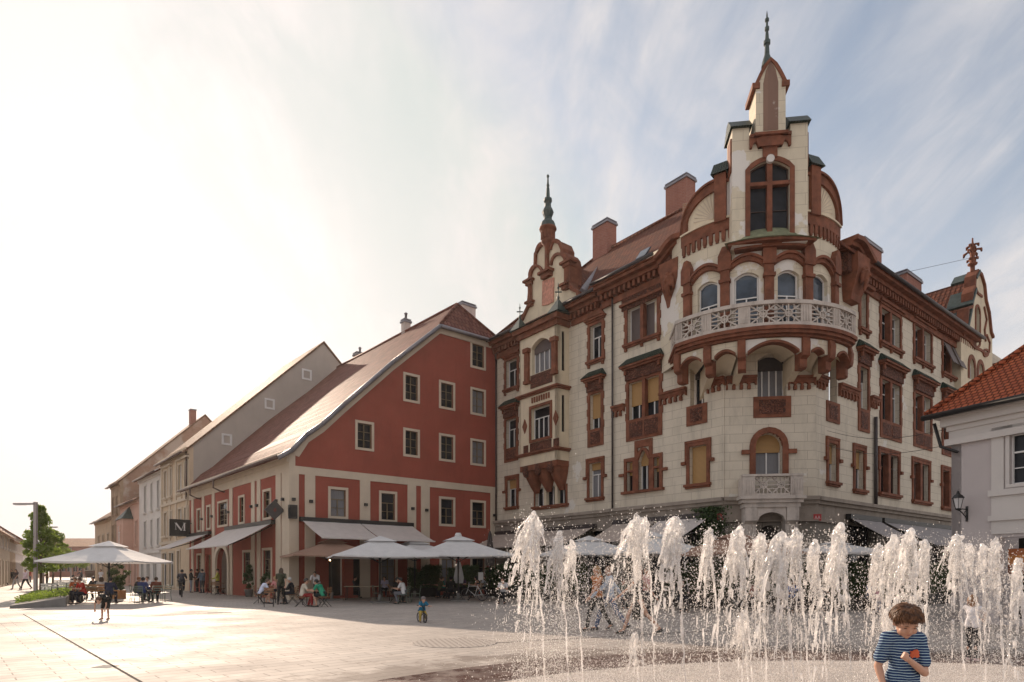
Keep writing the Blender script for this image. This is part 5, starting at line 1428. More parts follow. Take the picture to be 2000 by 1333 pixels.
q = [P(L.u(1243, -1), ZE + 1.75, -.9), P(L.u(1262, -1), ZE + 1.75, -.9), P(L.u(1262, -1), ZE + 2.35, -1.35), P(L.u(1243, -1), ZE + 2.35, -1.35)]; slab(m, q, .08); m.build('skylight', 'glass_sky', rf)
RP = Rw.P; m = MB()
slab(m, [RP(.5, ZE - .28, .7), RP(Rw.u(1892), ZE - .28, .7), RP(Rw.u(1892), ZE + 1.1, -5), RP(.5, ZE + 1.1, -5)], .12)
slab(m, [RP(UE - 2.6, ZE - .75, .8), RP(UE, ZE - .75, .8), RP(UE, ZE + 1.4, -5), RP(UE - 2.6, ZE + 1.4, -5)], .12)
rr = m.build('roof', 'tile_old', pal)
m = MB(); m.tube([RP(Rw.u(1675), ZE - .3, .84), RP(Rw.u(1893), ZE - .3, .84)], .1, 6); m.build('gutter', 'pipe', rr)
chimney(rf, 1300, 1341, 369, 430, 40.8, 'brick', dirv=(.787, -.617) if False else (.617, -.787), th=.9, name='chimney')
chimney(rf, 1157.5, 1186, 449, 500, 43.5, 'brick', dirv=(.617, -.787), th=.9)
chimney(rr, 1689, 1722, 470, 512, 38, 'brick', dirv=(.786, .618), th=.8)
chimney(rr, 1771, 1800, 533, 570, 42, 'brick', dirv=(.786, .618), th=.8)

# ---- end gable of right wing
EG = .35
go = [(1877, 800), (1877, 655), (1884, 652), (1888, 604), (1895, 600), (1896, 573), (1901, 560), (1902, 540), (1907, 530), (1915, 538), (1921, 558), (1924, 588), (1930, 612), (1934, 650), (1938, 660), (1938, 800)]
poly = [Rw.uz(x, y, EG) for x, y in go]; poly[0] = (poly[0][0], ZG); poly[-1] = (poly[-1][0], ZG)
hl = []
for x0, x1, y0, y1 in ((1905.5, 1913, 600, 653),): hl.append(head_poly(*Rw.rect(x0, x1, y0, y1, EG), 'round'))
FE = Facade(Rw.o + Rw.n * EG, Rw.d, Rw.n)
window(pal, FE, Rw.rect(1905.5, 1913, 600, 653, EG), head='round', frame='dark_frame', cols=1, transom=0, surround='terra', sw=.16, depth=.2)
for x0, x1 in ((1893, 1902.5), (1910.5, 1919.5)): window(pal, FE, Rw.rect(x0, x1, 702 + (x0 - 1893) * .55, 742 + (x0 - 1893) * .5, EG), head='round', frame='white_frame', cols=2, transom=.3, surround='terra', sw=.3, depth=.2)
eg = wall_holes(FE, poly, FE.holes, 'end_gable', ['cream_plain'], pal, thick=.5)
m = MB(); m.fstrip(FE, poly[1:-1], .2, -.5, .14)
def sc(pts, wd=.16): m.fstrip(FE, [Rw.uz(x, y, EG) for x, y in pts], wd, -.02, .08)
sc([(1890, 610), (1892, 630), (1889, 650), (1893, 668), (1903, 680), (1914, 684), (1924, 692), (1931, 688), (1932, 670), (1926, 655)]); sc([(1921, 600), (1926, 625), (1922, 645), (1924, 668)])
sc([(1900, 585), (1898, 600), (1894, 618)]); sc([(1903, 560), (1909, 574), (1917, 580)])
for cx_, cy_, r_ in ((1907, 671, 6), (1924, 690, 5), (1895, 660, 5)): sc([(cx_ + r_ * cos(a_ * pi / 5), cy_ + r_ * 1.3 * sin(a_ * pi / 5)) for a_ in range(11)], .14)
m.build('gable_scrollwork', 'terra', eg)
m = MB()
for (x0, y0), (x1, y1) in (((1883, 654), (1893, 606)), ((1893, 596), (1902, 566)), ((1902, 545), (1909, 531))):
    a_ = Rw.uz(x0, y0, EG); b_ = Rw.uz(x1, y1, EG); m.fstrip(FE, [a_, b_], .16, -1.3, .2)
m.build('gable_copper_cap', 'copper', eg)
m = MB(); pk_ = Rw.uz(1903, 545, -.2)
slab(m, [RP(pk_[0], pk_[1], -.2), RP(pk_[0] - 3.4, ZE + .2, -.2), RP(pk_[0] - 3.4, ZE + .2, -5), RP(pk_[0], pk_[1], -5)], .1)
slab(m, [RP(pk_[0], pk_[1], -.2), RP(pk_[0] + 2.6, ZE + .2, -.2), RP(pk_[0] + 2.6, ZE + .2, -5), RP(pk_[0], pk_[1], -5)], .1)
m.build('cross_roof', 'tile_old', pal)
c = Rw.P(Rw.u(1906.5, EG), 0, EG - .2); Yc = c.y; s_ = Yc / FPX
m = MB(); m.lathe((c.x, c.y), [(a_ * s_, Zp(b_, Yc)) for a_, b_ in ((5, 540), (4, 528), (4, 520), (8, 518), (8.5, 515), (4, 513), (7, 508), (4, 503), (5, 495), (3.5, 488), (5, 482), (3, 478), (1.6, 474), (1.4, 466), (.4, 465))], 8)
for y, rr_, up in ((497, 15, 7), (484, 10, 5), (509, 9, 3)):
    for k in range(4):
        a_ = k * pi / 2 + .5; z = Zp(y, Yc); dd = V(cos(a_), sin(a_), 0); o_ = V(c.x, c.y, z)
        m.tube([o_, o_ + dd * rr_ * .5 * s_ + V(0, 0, up * s_), o_ + dd * rr_ * s_ + V(0, 0, up * .6 * s_), o_ + dd * rr_ * 1.05 * s_ - V(0, 0, .04)], [.08, .07, .09, .05], 6)
m.build('gable_finial', 'terra', eg)

# ------------------------------------------------------------------ the tower
class Cyl:
    """curved facade: u is arc length from the tower axis line, w outward"""
    def __init__(s, C, R):
        s.C = Vector(C); s.R = R; s.a = Vector((.993, -.117)).normalized(); s.b = Vector((-.117, -.993)).normalized(); s.holes = []
    def P(s, u, z, w=0.0):
        f = u / s.R; r = s.R + w; q = s.C + s.a * (r * sin(f)) + s.b * (r * cos(f)); return Vector((q.x, q.y, z))
    def u(s, px, w=0.0):
        r = s.R + w; a = (px - CX) / FPX; A = 1 + a * a; B = -(a * s.C.x + s.C.y); D = B * B - A * (s.C.length_squared - r * r)
        D = max(D, 0); Y = (-B - sqrt(D)) / A; q = Vector((a * Y, Y)) - s.C
        return atan2(q.dot(s.a), q.dot(s.b)) * s.R
    def z(s, px, py, w=0.0):
        u = s.u(px, w); return CAMZ + (HY - py) / FPX * s.P(u, 0, w).y
    def uz(s, px, py, w=0.0): return (s.u(px, w), s.z(px, py, w))
    def rect(s, x0, x1, y0, y1, w=0.0):
        c = (x0 + x1) / 2; return (s.u(x0, w), s.u(x1, w), s.z(c, y1, w), s.z(c, y0, w))
TC = (11.96, 32.24); TR_ = 4.27
D = Cyl(TC, TR_)
cylp = (TC[0], TC[1], TR_, 0)
def cband(m, F, u0, u1, zb, zt, w0, w1, n=None, mi=0):
    """curved band, zb/zt may be functions of u"""
    n = n or max(1, int(abs(u1 - u0) / .22)); fb = zb if callable(zb) else (lambda u: zb); ft = zt if callable(zt) else (lambda u: zt)
    i = len(m.v)
    for k in range(n + 1):
        u = u0 + (u1 - u0) * k / n
        m.v += [F.P(u, fb(u), w0), F.P(u, ft(u), w0), F.P(u, ft(u), w1), F.P(u, fb(u), w1)]
    for k in range(n):
        a = i + 4 * k; b = a + 4
        for p, q in ((0, 1), (1, 2), (2, 3), (3, 0)): m.f.append((a + p, b + p, b + q, a + q)); m.mi.append(mi); m.sm.append(False)
    m.f.append((i, i + 1, i + 2, i + 3)); e = i + 4 * n; m.f.append((e + 3, e + 2, e + 1, e)); m.mi += [mi, mi]; m.sm += [False] * 2
UM = radians(56) * TR_; zD0 = 12.2; zD1 = 17.4
wins = [(1360, 1401, 549, 610), (1434, 1482, 531, 600), (1519, 1561, 529, 600), (1588, 1611, 541, 600)]
wr = []
for x0, x1, y0, y1 in wins:
    a, b, c_, d_ = D.rect(x0, x1, y0, y1); wr.append([a, b, 12.5, d_])
ztop = sum(w_[3] for w_ in wr[1:3]) / 2
for w_ in wr: w_[3] = ztop
wr[3][1] = wr[3][0] + (wr[1][1] - wr[1][0]) * .95; wr[0][0] = wr[0][1] - (wr[1][1] - wr[1][0]) * .95
m = MB()
edges = [-UM]
for a, b, c_, d_ in wr: edges += [a, b]
edges.append(UM)
for k in range(0, len(edges), 2): cband(m, D, edges[k], edges[k + 1], zD0, zD1, -.35, 0)
for a, b, c_, d_ in wr:
    mid = (a + b) / 2; hw = (b - a) / 2; rise = hw * .42
    cband(m, D, a, b, lambda u: d_ - rise + rise * (1 - ((u - mid) / hw) ** 2), zD1, -.35, 0, 10); cband(m, D, a, b, zD0, 12.5, -.35, 0)
for sgn in (-1, 1):
    e0 = D.P(sgn * UM, 0, 0); bk = Vector((D.b.x, D.b.y)) * -1; rot = -.35 * sgn if sgn < 0 else .35 * -sgn
    dd = Vector((bk.x * cos(rot) - bk.y * sin(rot), bk.x * sin(rot) + bk.y * cos(rot))); e1 = Vector((e0.x + dd.x * 4, e0.y + dd.y * 4, 0))
    m.face([(e0.x, e0.y, zD0 - .5), (e1.x, e1.y, zD0 - .5), (e1.x, e1.y, 18.6), (e0.x, e0.y, 17.6)])
m.build('tower_wall', 'tower_cream', pal, cyl=cylp)
# tower side brick edge towards the roof
m = MB(); e0 = D.P(-UM, 0, -.02); dd = Vector((.33, .944)); F_ = Facade((e0.x, e0.y), (dd.x, dd.y), (-dd.y, dd.x)); m.fbox(F_, 0.02, 3.0, 17.5, 19.2, -.3, .02); m.build('brick_edge', 'oldbrick', pal)
for k, (a, b, c_, d_) in enumerate(wr):
    window(pal, D, (a, b, c_, d_), head='seg', cols=2, transom=.45, hole=False, frame='white_frame', pane='glass_sky', depth=.2, fw=.055)
m = MB(); mo = MB()
for a, b, c_, d_ in wr:
    mid = (a + b) / 2; hw = (b - a) / 2 + .26; rise = hw * .5
    top = lambda u: d_ + .1 + rise * (1 - ((u - mid) / hw) ** 2)
    cband(m, D, mid - hw, mid + hw, lambda u: top(u) - .02, lambda u: top(u) + .16, -.02, .16, 14); cband(m, D, mid - hw, mid + hw, lambda u: top(u) + .16, lambda u: top(u) + .28, -.02, .26, 14)
m.build('window_hood_mould', 'terra', pal)
ps = [(edges[k] + edges[k + 1]) / 2 for k in range(2, 8, 2)] + [wr[0][0] - .48, wr[3][1] + .48]
for i, u in enumerate(ps):
    m = MB(); hw = .19
    cband(m, D, u - hw, u + hw, 12.2, ztop + .95, -.02, .2, 3); cband(m, D, u - hw - .05, u + hw + .05, ztop - .35, ztop - .2, -.02, .28, 3)
    q = [(u - hw - .08, ztop + .2), (u + hw + .08, ztop + .2), (u + hw + .08, ztop + .85), (u + hw - .1, ztop + 1.25), (u - hw + .1, ztop + 1.25), (u - hw - .08, ztop + .85)]
    m.fprism(D, q, .0, .27); m.build('pilaster', 'terra', pal)
# balcony
BR = 5.15; B = Cyl(TC, BR); ub_ = radians(51) * BR; zf = 12.1
def returns(w, zb, zt, th, m, mi=0):
    for sgn in (-1, 1):
        p = B.P(sgn * ub_, 0, w); back = -B.b; F = Facade((p.x, p.y), (back.x, back.y), (B.a * sgn)[:2] if False else Vector(B.a) * sgn)
        m.fbox(F, 0, 2.6, zb, zt, -th, 0, mi)
m = MB(); cband(m, B, -ub_, ub_, zf - .12, zf + .04, -1.3, .05); cband(m, B, -ub_, ub_, zf - .26, zf - .12, -1.2, -.04); cband(m, B, -ub_, ub_, zf - .36, zf - .26, -1.2, -.2)
returns(.05, zf - .12, zf + .04, 1.2, m); returns(-.04, zf - .26, zf - .12, 1.1, m); returns(-.2, zf - .36, zf - .26, 1.0, m)
m.build('balcony_moulding', 'terra', pal)
bal = MB(); cband(bal, B, -ub_, ub_, zf + .04, zf + .2, -.25, -.04); cband(bal, B, -ub_, ub_, zf + .98, zf + 1.14, -.28, 0)
returns(-.04, zf + .04, zf + .2, .2, bal); returns(0, zf + .98, zf + 1.14, .24, bal)
def xpanel(m, F, u0, u1, z0, z1, w0, w1, dbl=1):
    W = (u1 - u0) / dbl; t = .035
    for k in range(dbl):
        a = u0 + W * k; b = a + W; c = (a + b) / 2; h = (z0 + z1) / 2
        def st(p, q, wd=.06): m.fstrip(F, [p, q], wd, w0, w1)
        st((a, z0), (b, z1)); st((a, z1), (b, z0)); st((c, z0), (c, z1), .05); st((a, h), (b, h), .05)
        for (x, y) in ((a, z0), (b, z0), (a, z1), (b, z1)):
            m.fstrip(F, [(x + (c - x) * .55, y), (x + (c - x) * .5, y + (h - y) * .5), (x, y + (h - y) * .6)], .05, w0 + .01, w1 - .01)
        m.fstrip(F, [(c + .16 * cos(i * pi / 4), h + .16 * sin(i * pi / 4)) for i in range(9)], .05, w0, w1 + .01)
plan = [(-ub_, -ub_ + .25, 0)]; sec = 2 * ub_ / 8.0
posts = []; u = -ub_; segs = [('p', .35), ('x', 1.0), ('p', .45), ('x', 1.15), ('p', .5), ('x', 2.1), ('p', .5), ('x', 1.15), ('p', .45), ('x', 1.0), ('p', .35)]
tot = sum(s for _, s in segs)
for ty, s in segs:
    s = s / tot * 2 * ub_
    if ty == 'p':
        cband(bal, B, u, u + s, zf + .2, zf + .98, -.22, -.05, 3)
        for k in range(3): cband(bal, B, u + s * (.2 + .25 * k), u + s * (.3 + .25 * k), zf + .25, zf + .93, -.05, -.02, 1)
    else: xpanel(bal, B, u, u + s, zf + .2, zf + .98, -.18, -.08, 2 if s > 1.6 else 1)
    u += s
for sgn in (-1, 1):
    p = B.P(sgn * ub_, 0, 0); back = -B.b; F = Facade((p.x, p.y), (back.x, back.y), Vector(B.a) * sgn)
    bal.fbox(F, 0, .3, zf + .2, zf + .98, -.22, -.03); xpanel(bal, F, .3, 1.5, zf + .2, zf + .98, -.15, -.06); bal.fbox(F, 1.5, 2.0, zf + .2, zf + .98, -.2, -.05)
bal.build('balcony_balustrade', 'balstone', pal)
# corbelled arcade under the balcony
AR = 4.8; A_ = Cyl(TC, AR); bx = [(1308, 1329), (1370, 1396), (1437, 1460), (1560, 1584), (1608, 1634), (1650, 1672)]
bu = []
for x0, x1 in bx: bu.append((A_.u(max(x0, 1318)), A_.u(min(x1, 1668))))
bu[0] = (-radians(55) * AR, -radians(55) * AR + .4); bu[5] = (radians(55) * AR - .4, radians(55) * AR)
m = MB(); mt = MB(); zc = 11.72; vt = MB(); DR = [-.2, 1.0, -.35, 1.0, -.2]
for k in range(5):
    a, b = bu[k][1], bu[k + 1][0]; mid = (a + b) / 2; hw = (b - a) / 2; rise = min(.42, hw * .5); sp0 = 11.12
    f = lambda u: sp0 + rise * (1 - ((u - mid) / hw) ** 2)
    cband(m, A_, a, b, f, zc, -.3, 0, 14); mt = MB(); cband(mt, A_, a, b, lambda u: f(u) - .03, lambda u: f(u) + .08, -.3, .08, 14); mt.build('arcade_arch', 'terra', pal)
    for i in range(14):
        ua_ = a + (b - a) * i / 14; ub2 = a + (b - a) * (i + 1) / 14; inn = V(-A_.b.x, -A_.b.y, 0) * 2.6; dz_ = V(0, 0, -DR[k]); pa, pb = A_.P(ua_, f(ua_), -.28), A_.P(ub2, f(ub2), -.28); vt.face([pa, pb, pb + inn + dz_, pa + inn + dz_], 0, True)
vt.build('vault', 'cream_plain', pal, recalc=False)
for a, b in bu: cband(m, A_, a, b, 11.1, zc, -.3, 0, 2)
m.build('arcade_wall', 'tower_cream', pal, cyl=(TC[0], TC[1], AR, 0))
m = MB(); pts = [A_.P(-radians(55) * AR + radians(110) * AR * i / 24, zc - .01, -.05) for i in range(25)]
back = [K.P(UK + 2.0, zc - .01, -3.2), K.P(-2.0, zc - .01, -3.2)]; m.face(pts + back); m.build('soffit', 'cream_plain', pal, recalc=False)
for k, (a, b) in enumerate(bu):
    m = MB(); c = (a + b) / 2; hw = min(.17, (b - a) / 2)
    prof = [(.04, 11.95), (.16, 11.5), (.14, 11.1), (.1, 10.95), (-.1, 10.85), (-.1, 10.5), (-.2, 10.42), (-.5, 10.42), (-.5, 11.7)]
    f0 = c / AR; da = A_.a * cos(f0) - A_.b * sin(f0)
    l = []; r2_ = []
    for w_, z in prof:
        p = A_.P(c, z, w_); q = Vector((da.x, da.y, 0)) * hw; l.append(p - q); r2_.append(p + q)
    n = len(prof); m.face(l); m.face(list(reversed(r2_)))
    for i in range(n): j = (i + 1) % n; m.face([l[i], r2_[i], r2_[j], l[j]])
    m.build('balcony_bracket', 'terra', pal)
    if k in (0, 5): continue
    p = A_.P(c, 0, -.45); F_ = Facade((p.x, p.y), (-A_.b.x, -A_.b.y)); m = MB(); m.fprism(F_, [(0, 11.3), (0, 10.6), (2.4, 9.95), (2.4, 11.3)], -hw * .9, hw * .9); m.build('squinch_pier', 'cream_plain', pal)
# upper cornice ledge (mossy) under the big window
LE = Cyl(TC, TR_); ul0, ul1 = LE.u(1426), LE.u(1584)
uPc = (D.u(1463.7) + D.u(1541)) / 2
ul0, ul1 = uPc - 1.75, uPc + 1.75
m = MB(); cband(m, LE, ul0 + .3, ul1 - .3, 15.8, 15.92, -.02, .4); cband(m, LE, ul0 + .1, ul1 - .1, 15.92, 16.03, -.02, .7); o = m.build('window_ledge', 'terra', pal)
m = MB(); n = 12
for k in range(n):
    a = ul0 + (ul1 - ul0) * k / n; b = ul0 + (ul1 - ul0) * (k + 1) / n; t0_ = max(.0, 1 - abs((k) / n - .5) * 2.0); t1 = max(.0, 1 - abs((k + 1) / n - .5) * 2.0)
    f = lambda t: .8 * min(1, t * 2.4)
    m.face([LE.P(a, 16.03, .72), LE.P(b, 16.03, .72), LE.P(b, 16.05 + f(t1), .02), LE.P(a, 16.05 + f(t0_), .02)])
    m.face([LE.P(a, 16.03, .8), LE.P(b, 16.03, .8), LE.P(b, 16.03, .0), LE.P(a, 16.03, .0)])
m.build('mossy_ledge_top', 'moss', o, recalc=False)
# terracotta arcade frieze each side, lunettes, piers
uL1 = uPc - 1.45; uR1 = uPc + 1.45
def frieze(a, b):
    m = MB(); cband(m, D, a, b, 17.0, 17.5, -.02, .1); n = max(2, int((b - a) / .27)); g = (b - a) / n
    for k in range(n):
        c = a + g * (k + .5); m.fbox(D, c - g * .3, c + g * .3, 16.62, 17.0, .0, .095); m.fbox(D, c - g * .22, c + g * .22, 16.52, 16.62, .0, .08)
    o = m.build('arcade_frieze', 'terra', pal)
    m = MB(); cband(m, D, a, b, 17.5, 17.58, -.35, .16); m.build('string_course', 'cream_plain', o)
frieze(-UM, uL1 - .05); frieze(uR1 + .05, UM)
for sgn, ue in ((-1, uL1), (1, uR1)):
    pier0 = ue + sgn * .35; pier1 = ue + sgn * .85; far = sgn * UM
    rr = abs(far - pier1); zb = 17.58
    f = lambda u: zb + 1.75 * sqrt(max(0, 1 - min(1, abs(u - pier1) / rr) ** 2))
    a, b = sorted((pier1, far)); m = MB(); cband(m, D, a, b, zb, lambda u: max(zb + .02, f(u) - .2), -.3, -.02, 18); lu = m.build('lunette', 'cream_plain', pal)
    m = MB(); cband(m, D, a, b, lambda u: max(zb, f(u) - .42 - (.25 if f(u) < zb + 1.0 else 0)), lambda u: max(zb + .03, f(u)), -.32, .1, 18)
    cband(m, D, a, b, lambda u: max(zb + .02, f(u) - .02), lambda u: max(zb + .05, f(u)) + .08, -.4, .2, 18)
    cband(m, D, *sorted((far, far - sgn * .35)), 17.5, 18.0, -.32, .11, 3)
    m.build('lunette_arch', 'terra', lu)
    m = MB()
    for k in range(9):
        an = radians(8 + k * 9.5); u1_ = pier1 + sgn * rr * .62 * cos(an); z1_ = zb + .2 + 1.15 * sin(an)
        m.fstrip(D, [(pier1 + sgn * .12, zb + .15), (u1_, z1_)], .035, -.02, .015)
    m.build('lunette_fan', 'beige', lu)
    a, b = sorted((pier0, pier1)); m = MB(); cband(m, D, a, b, 17.4, 19.55, -.4, .22, 3); pr_ = m.build('pier', 'terra', pal)
    m = MB(); cc = (a + b) / 2; hw = (b - a) / 2 + .12
    P_ = D.P; m.hexa([P_(cc - hw, 19.55, .36), P_(cc + hw, 19.55, .36), P_(cc + hw, 19.55, -.5), P_(cc - hw, 19.55, -.5), P_(cc - hw * .95, 20.15, .02), P_(cc + hw * .95, 20.15, .02), P_(cc + hw * .95, 20.15, -.2), P_(cc - hw * .95, 20.15, -.2)]); m.build('pier_cap', 'tile_green', pr_)
    a, b = sorted((ue, pier0)); m = MB(); cband(m, D, a, b, 17.4, 19.15, -.3, .03, 2); m.build('parapet_panel', 'tower_cream', pal)
    m = MB(); cband(m, D, a, b, 19.15, 19.28, -.35, .12, 2); m.build('parapet_coping', 'terra', pal)
# pinnacle gable: flat front centred on the big window
q = D.P(uPc, 0, .18); dv = (D.P(uPc + .2, 0, .18) - D.P(uPc - .2, 0, .18)); dv.z = 0; dv.normalize()
q = q + Vector((dv.y, -dv.x, 0)) * .10
T = Facade((q.x, q.y), (dv.x, dv.y))
r = T.rect(1463.7, 1541, 317, 452); c0 = (r[0] + r[1]) / 2
HW = (T.u(1575) - T.u(1428)) / 2; 
def tz(y): return T.z(1503, y)
sh = [(c0 - HW, 15.9), (c0 + HW, 15.9), (c0 + HW, tz(249)), (c0 + HW - .72, tz(249)), (c0 + HW - .72, tz(268)), (c0 - HW + .72, tz(268)), (c0 - HW + .72, tz(249)), (c0 - HW, tz(249))]
r = (r[0], r[1], r[2] - .22, r[3]); window(pal, T, r, head='seg', w=.1, frame='dark_frame', cols=2, transom=.30, rows=1, surround='terra', sw=.2, depth=.2, pane='glass', fw=.07)
pg = wall_holes(T, sh, T.holes, 'pinnacle_gable', ['tower_cream'], pal, thick=1.1, w=.1)
m = MB(); m.fbox(T, c0 - .11, c0 + .11, r[2], r[3] + .1, -.15, .1); zt_ = r[2] + (r[3] - r[2]) * .70; m.fbox(T, r[0], r[1], zt_ - .08, zt_ + .08, -.14, .09); m.fbox(T, c0 - .3, c0 + .3, r[3] + .1, r[3] + .62, .1, .2); m.build('window_cross', 'terra', pg)
m = MB(); m.fprism(T, [(c0 + .17 * cos(i * pi / 6), r[3] + .02 + .17 * sin(i * pi / 6)) for i in range(12)], .1, .25); m.build('keystone_disc', 'white_plaster', pg)
m = MB(); zz = tz(274)
for a, b in ((c0 - HW + .72, c0 - .38), (c0 + .38, c0 + HW - .72)):
    m.fbox(T, a, b, zz, zz + .14, .1, .3)
    cc = (a + b) / 2; hw = (b - a) / 2
    m.fprism(T, [(a, zz), (a, zz - .42), (a + .1, zz - .42)] + [(cc - (hw - .1) * cos(i * pi / 6), zz - .42 + .24 * sin(i * pi / 6)) for i in range(1, 6)] + [(b - .1, zz - .42), (b, zz - .42), (b, zz)], .1, .24)
m.fprism(T, [(c0 - .38, zz), (c0 - .62, zz - .1), (c0 - .5, zz - .42), (c0 + .5, zz - .42), (c0 + .62, zz - .1), (c0 + .38, zz)], .1, .3)
m.fbox(T, c0 - .7, c0 + .7, zz, zz + .12, .1, .42)
m.build('corbel_table', 'terra', pg)
def gcap(a, b, z, h, name='gable_cap', over=.1):
    m = MB(); P_ = T.P; m.hexa([P_(a - over, z, .28), P_(b + over, z, .28), P_(b + over, z, -1.2), P_(a - over, z, -1.2), P_(a - over, z + h, -.25), P_(b + over, z + h, -.25), P_(b + over, z + h, -.6), P_(a - over, z + h, -.6)]); m.build(name, 'tile_green', pg)
gcap(c0 - HW, c0 - HW + .72, tz(249), .55); gcap(c0 + HW - .72, c0 + HW, tz(249), .55)
gcap(c0 - HW + .78, c0 - .62, tz(268), .28, over=.0); gcap(c0 + .62, c0 + HW - .78, tz(268), .28, over=.0)
for sgn in (-1, 1):
    m = MB(); a = c0 + sgn * (HW - .005); m.fbox(T, min(a, a + sgn * .07), max(a, a + sgn * .07), tz(330), tz(265), -.6, .0); m.build('side_strip', 'terra', pg)
# pinnacle shaft and spire
hw = .62; zs0 = tz(268); zs1 = tz(175); za = tz(128); m = MB(); cw = -.35
fr = T; m.fprism(T, [(c0 - hw, zs0), (c0 + hw, zs0), (c0 + hw, zs1)] + [(c0 + hw * (1 - t_) ** .7 * 1.0, zs1 + (za - zs1) * t_) for t_ in (.2, .4, .6, .8)] + [(c0, za)] + [(c0 - hw * (1 - t_) ** .7, zs1 + (za - zs1) * t_) for t_ in (.8, .6, .4, .2)] + [(c0 - hw, zs1)], cw - .6, cw + .6)
sf = m.build('pinnacle', 'tower_cream', pg)
m = MB(); m.fstrip(T, [(c0 + hw, zs1 + .05)] + [(c0 + hw * (1 - t_) ** .7, zs1 + (za - zs1) * t_ + .04) for t_ in (.2, .4, .6, .8)] + [(c0, za + .06)] + [(c0 - hw * (1 - t_) ** .7, zs1 + (za - zs1) * t_ + .04) for t_ in (.8, .6, .4, .2)] + [(c0 - hw, zs1 + .05)], .14, cw - .65, cw + .66)
for sgn in (-1, 1): m.fbox(T, c0 + sgn * hw - .16, c0 + sgn * hw + .16, zs1 - .12, zs1 + .12, cw - .66, cw + .67)
m.build('pinnacle_coping', 'terra', sf)
m = MB(); ih = .31; m.fprism(T, [(c0 - ih, zs0 + .12), (c0 + ih, zs0 + .12), (c0 + ih, zs1 + .1), (c0 + .2, zs1 + .65), (c0, zs1 + 1.05), (c0 - .2, zs1 + .65), (c0 - ih, zs1 + .1)], cw + .6, cw + .62)
m.build('pinnacle_niche', brickmat('peeling_brown_niche', (.25, .15, .11), (.2, .12, .09), (.2, .12, .1), 5, 5, .001, .9, .5, patch=(.55, .5, .45), stain=.5, pthr=(.56, .6)), sf)
c = T.P(c0, 0, cw); Yc = c.y; s_ = Yc / FPX / 2.776
m = MB(); m.lathe((c.x, c.y), [(a_ * s_, Zp(b_ / 2.776, Yc)) for a_, b_ in ((30, 362), (27, 345), (21, 322), (14, 300), (12, 262), (12, 248), (18, 242), (18, 224), (11, 218), (9, 190), (7, 172), (12, 166), (12, 150), (6, 145), (6, 122), (11, 116), (11, 104), (5, 98), (4, 84), (1.5, 62))], 10, smooth=False)
m.build('pinnacle_spire', 'copper', sf)
# backing roof of the tower so no sky shows through from behind
m = MB(); top = [D.P(-UM + 2 * UM * i / 16, 17.5, -.3) for i in range(17)]; ap = V(TC[0] + .4, TC[1] + 2.0, 18.6)
for i in range(16): m.face([top[i], top[i + 1], ap])
m.build('tower_roof', 'tile_old', pal, recalc=False)
# entrance balcony and portico on the chamfer
zb = K.z(1510, 968, 1.2); uc = (K.u(1450, 1.1) + K.u(1570, 1.1)) / 2; EW = (K.u(1570, 1.1) - K.u(1450, 1.1)) / 2
PW = 1.1
m = MB(); m.fbox(K, uc - EW - .1, uc + EW + .1, zb - .14, zb, 0, PW + .1); m.fbox(K, uc - EW, uc + EW, zb - .3, zb - .14, 0, PW); 
m.fbox(K, uc - EW + .1, uc + EW - .1, zb - .5, zb - .3, .1, PW - .1)
m.build('entrance_balcony_slab', 'balstone', pal)
m = MB(); h1 = .88
for a, b in ((uc - EW + .02, uc - EW + .55), (uc + EW - .55, uc + EW - .02)):
    m.fbox(K, a, b, zb, zb + h1, PW - .3, PW)
    for k in range(4): m.fbox(K, a + .07 + k * .11, a + .12 + k * .11, zb + .08, zb + h1 - .14, PW, PW + .03)
m.fbox(K, uc - EW, uc + EW, zb + h1, zb + h1 + .1, PW - .32, PW + .03); m.fbox(K, uc - EW + .56, uc + EW - .56, zb, zb + .12, PW - .25, PW - .05)
xpanel(m, K, uc - EW + .56, uc + EW - .56, zb + .12, zb + h1, PW - .2, PW - .1, 2)
for sgn in (-1, 1):
    a = uc + sgn * (EW - .1); m.fbox(K, a - .08, a + .08, zb, zb + h1 - .02, .12, PW - .3)
m.build('entrance_balustrade', 'balstone', pal)
m = MB()
for sgn in (-1, 1):
    c = uc + sgn * (EW - .42)
    q = [(PW - .12, zb - .5), (PW - .12, zb - 1.1), (PW - .35, zb - 1.25), (PW - .35, zb - 2.1), (.35, zb - 2.6), (.1, zb - 2.7), (.1, zb - .5)]
    l = [K.P(c - .26, z, w_) for w_, z in q]; rr = [K.P(c + .26, z, w_) for w_, z in q]; m.face(l); m.face(list(reversed(rr)))
    for i in range(len(q)): j = (i + 1) % len(q); m.face([l[i], rr[i], rr[j], l[j]])
    for k in range(3): m.fbox(K, c - .2 + k * .15, c - .13 + k * .15, zb - 2.0, zb - 1.3, PW - .35, PW - .3)
n = 12; a, b = uc - EW + .7, uc + EW - .7
arch = [(a, zb - .5), (a, zb - 1.15)] + [(a + (b - a) * i / n, zb - 1.15 + .42 * sqrt(max(0, 1 - (2 * i / n - 1) ** 2))) for i in range(n + 1)] + [(b, zb - .5)]
m.fprism(K, arch, PW - .5, PW - .18)
m.build('portico', 'balstone', pal)
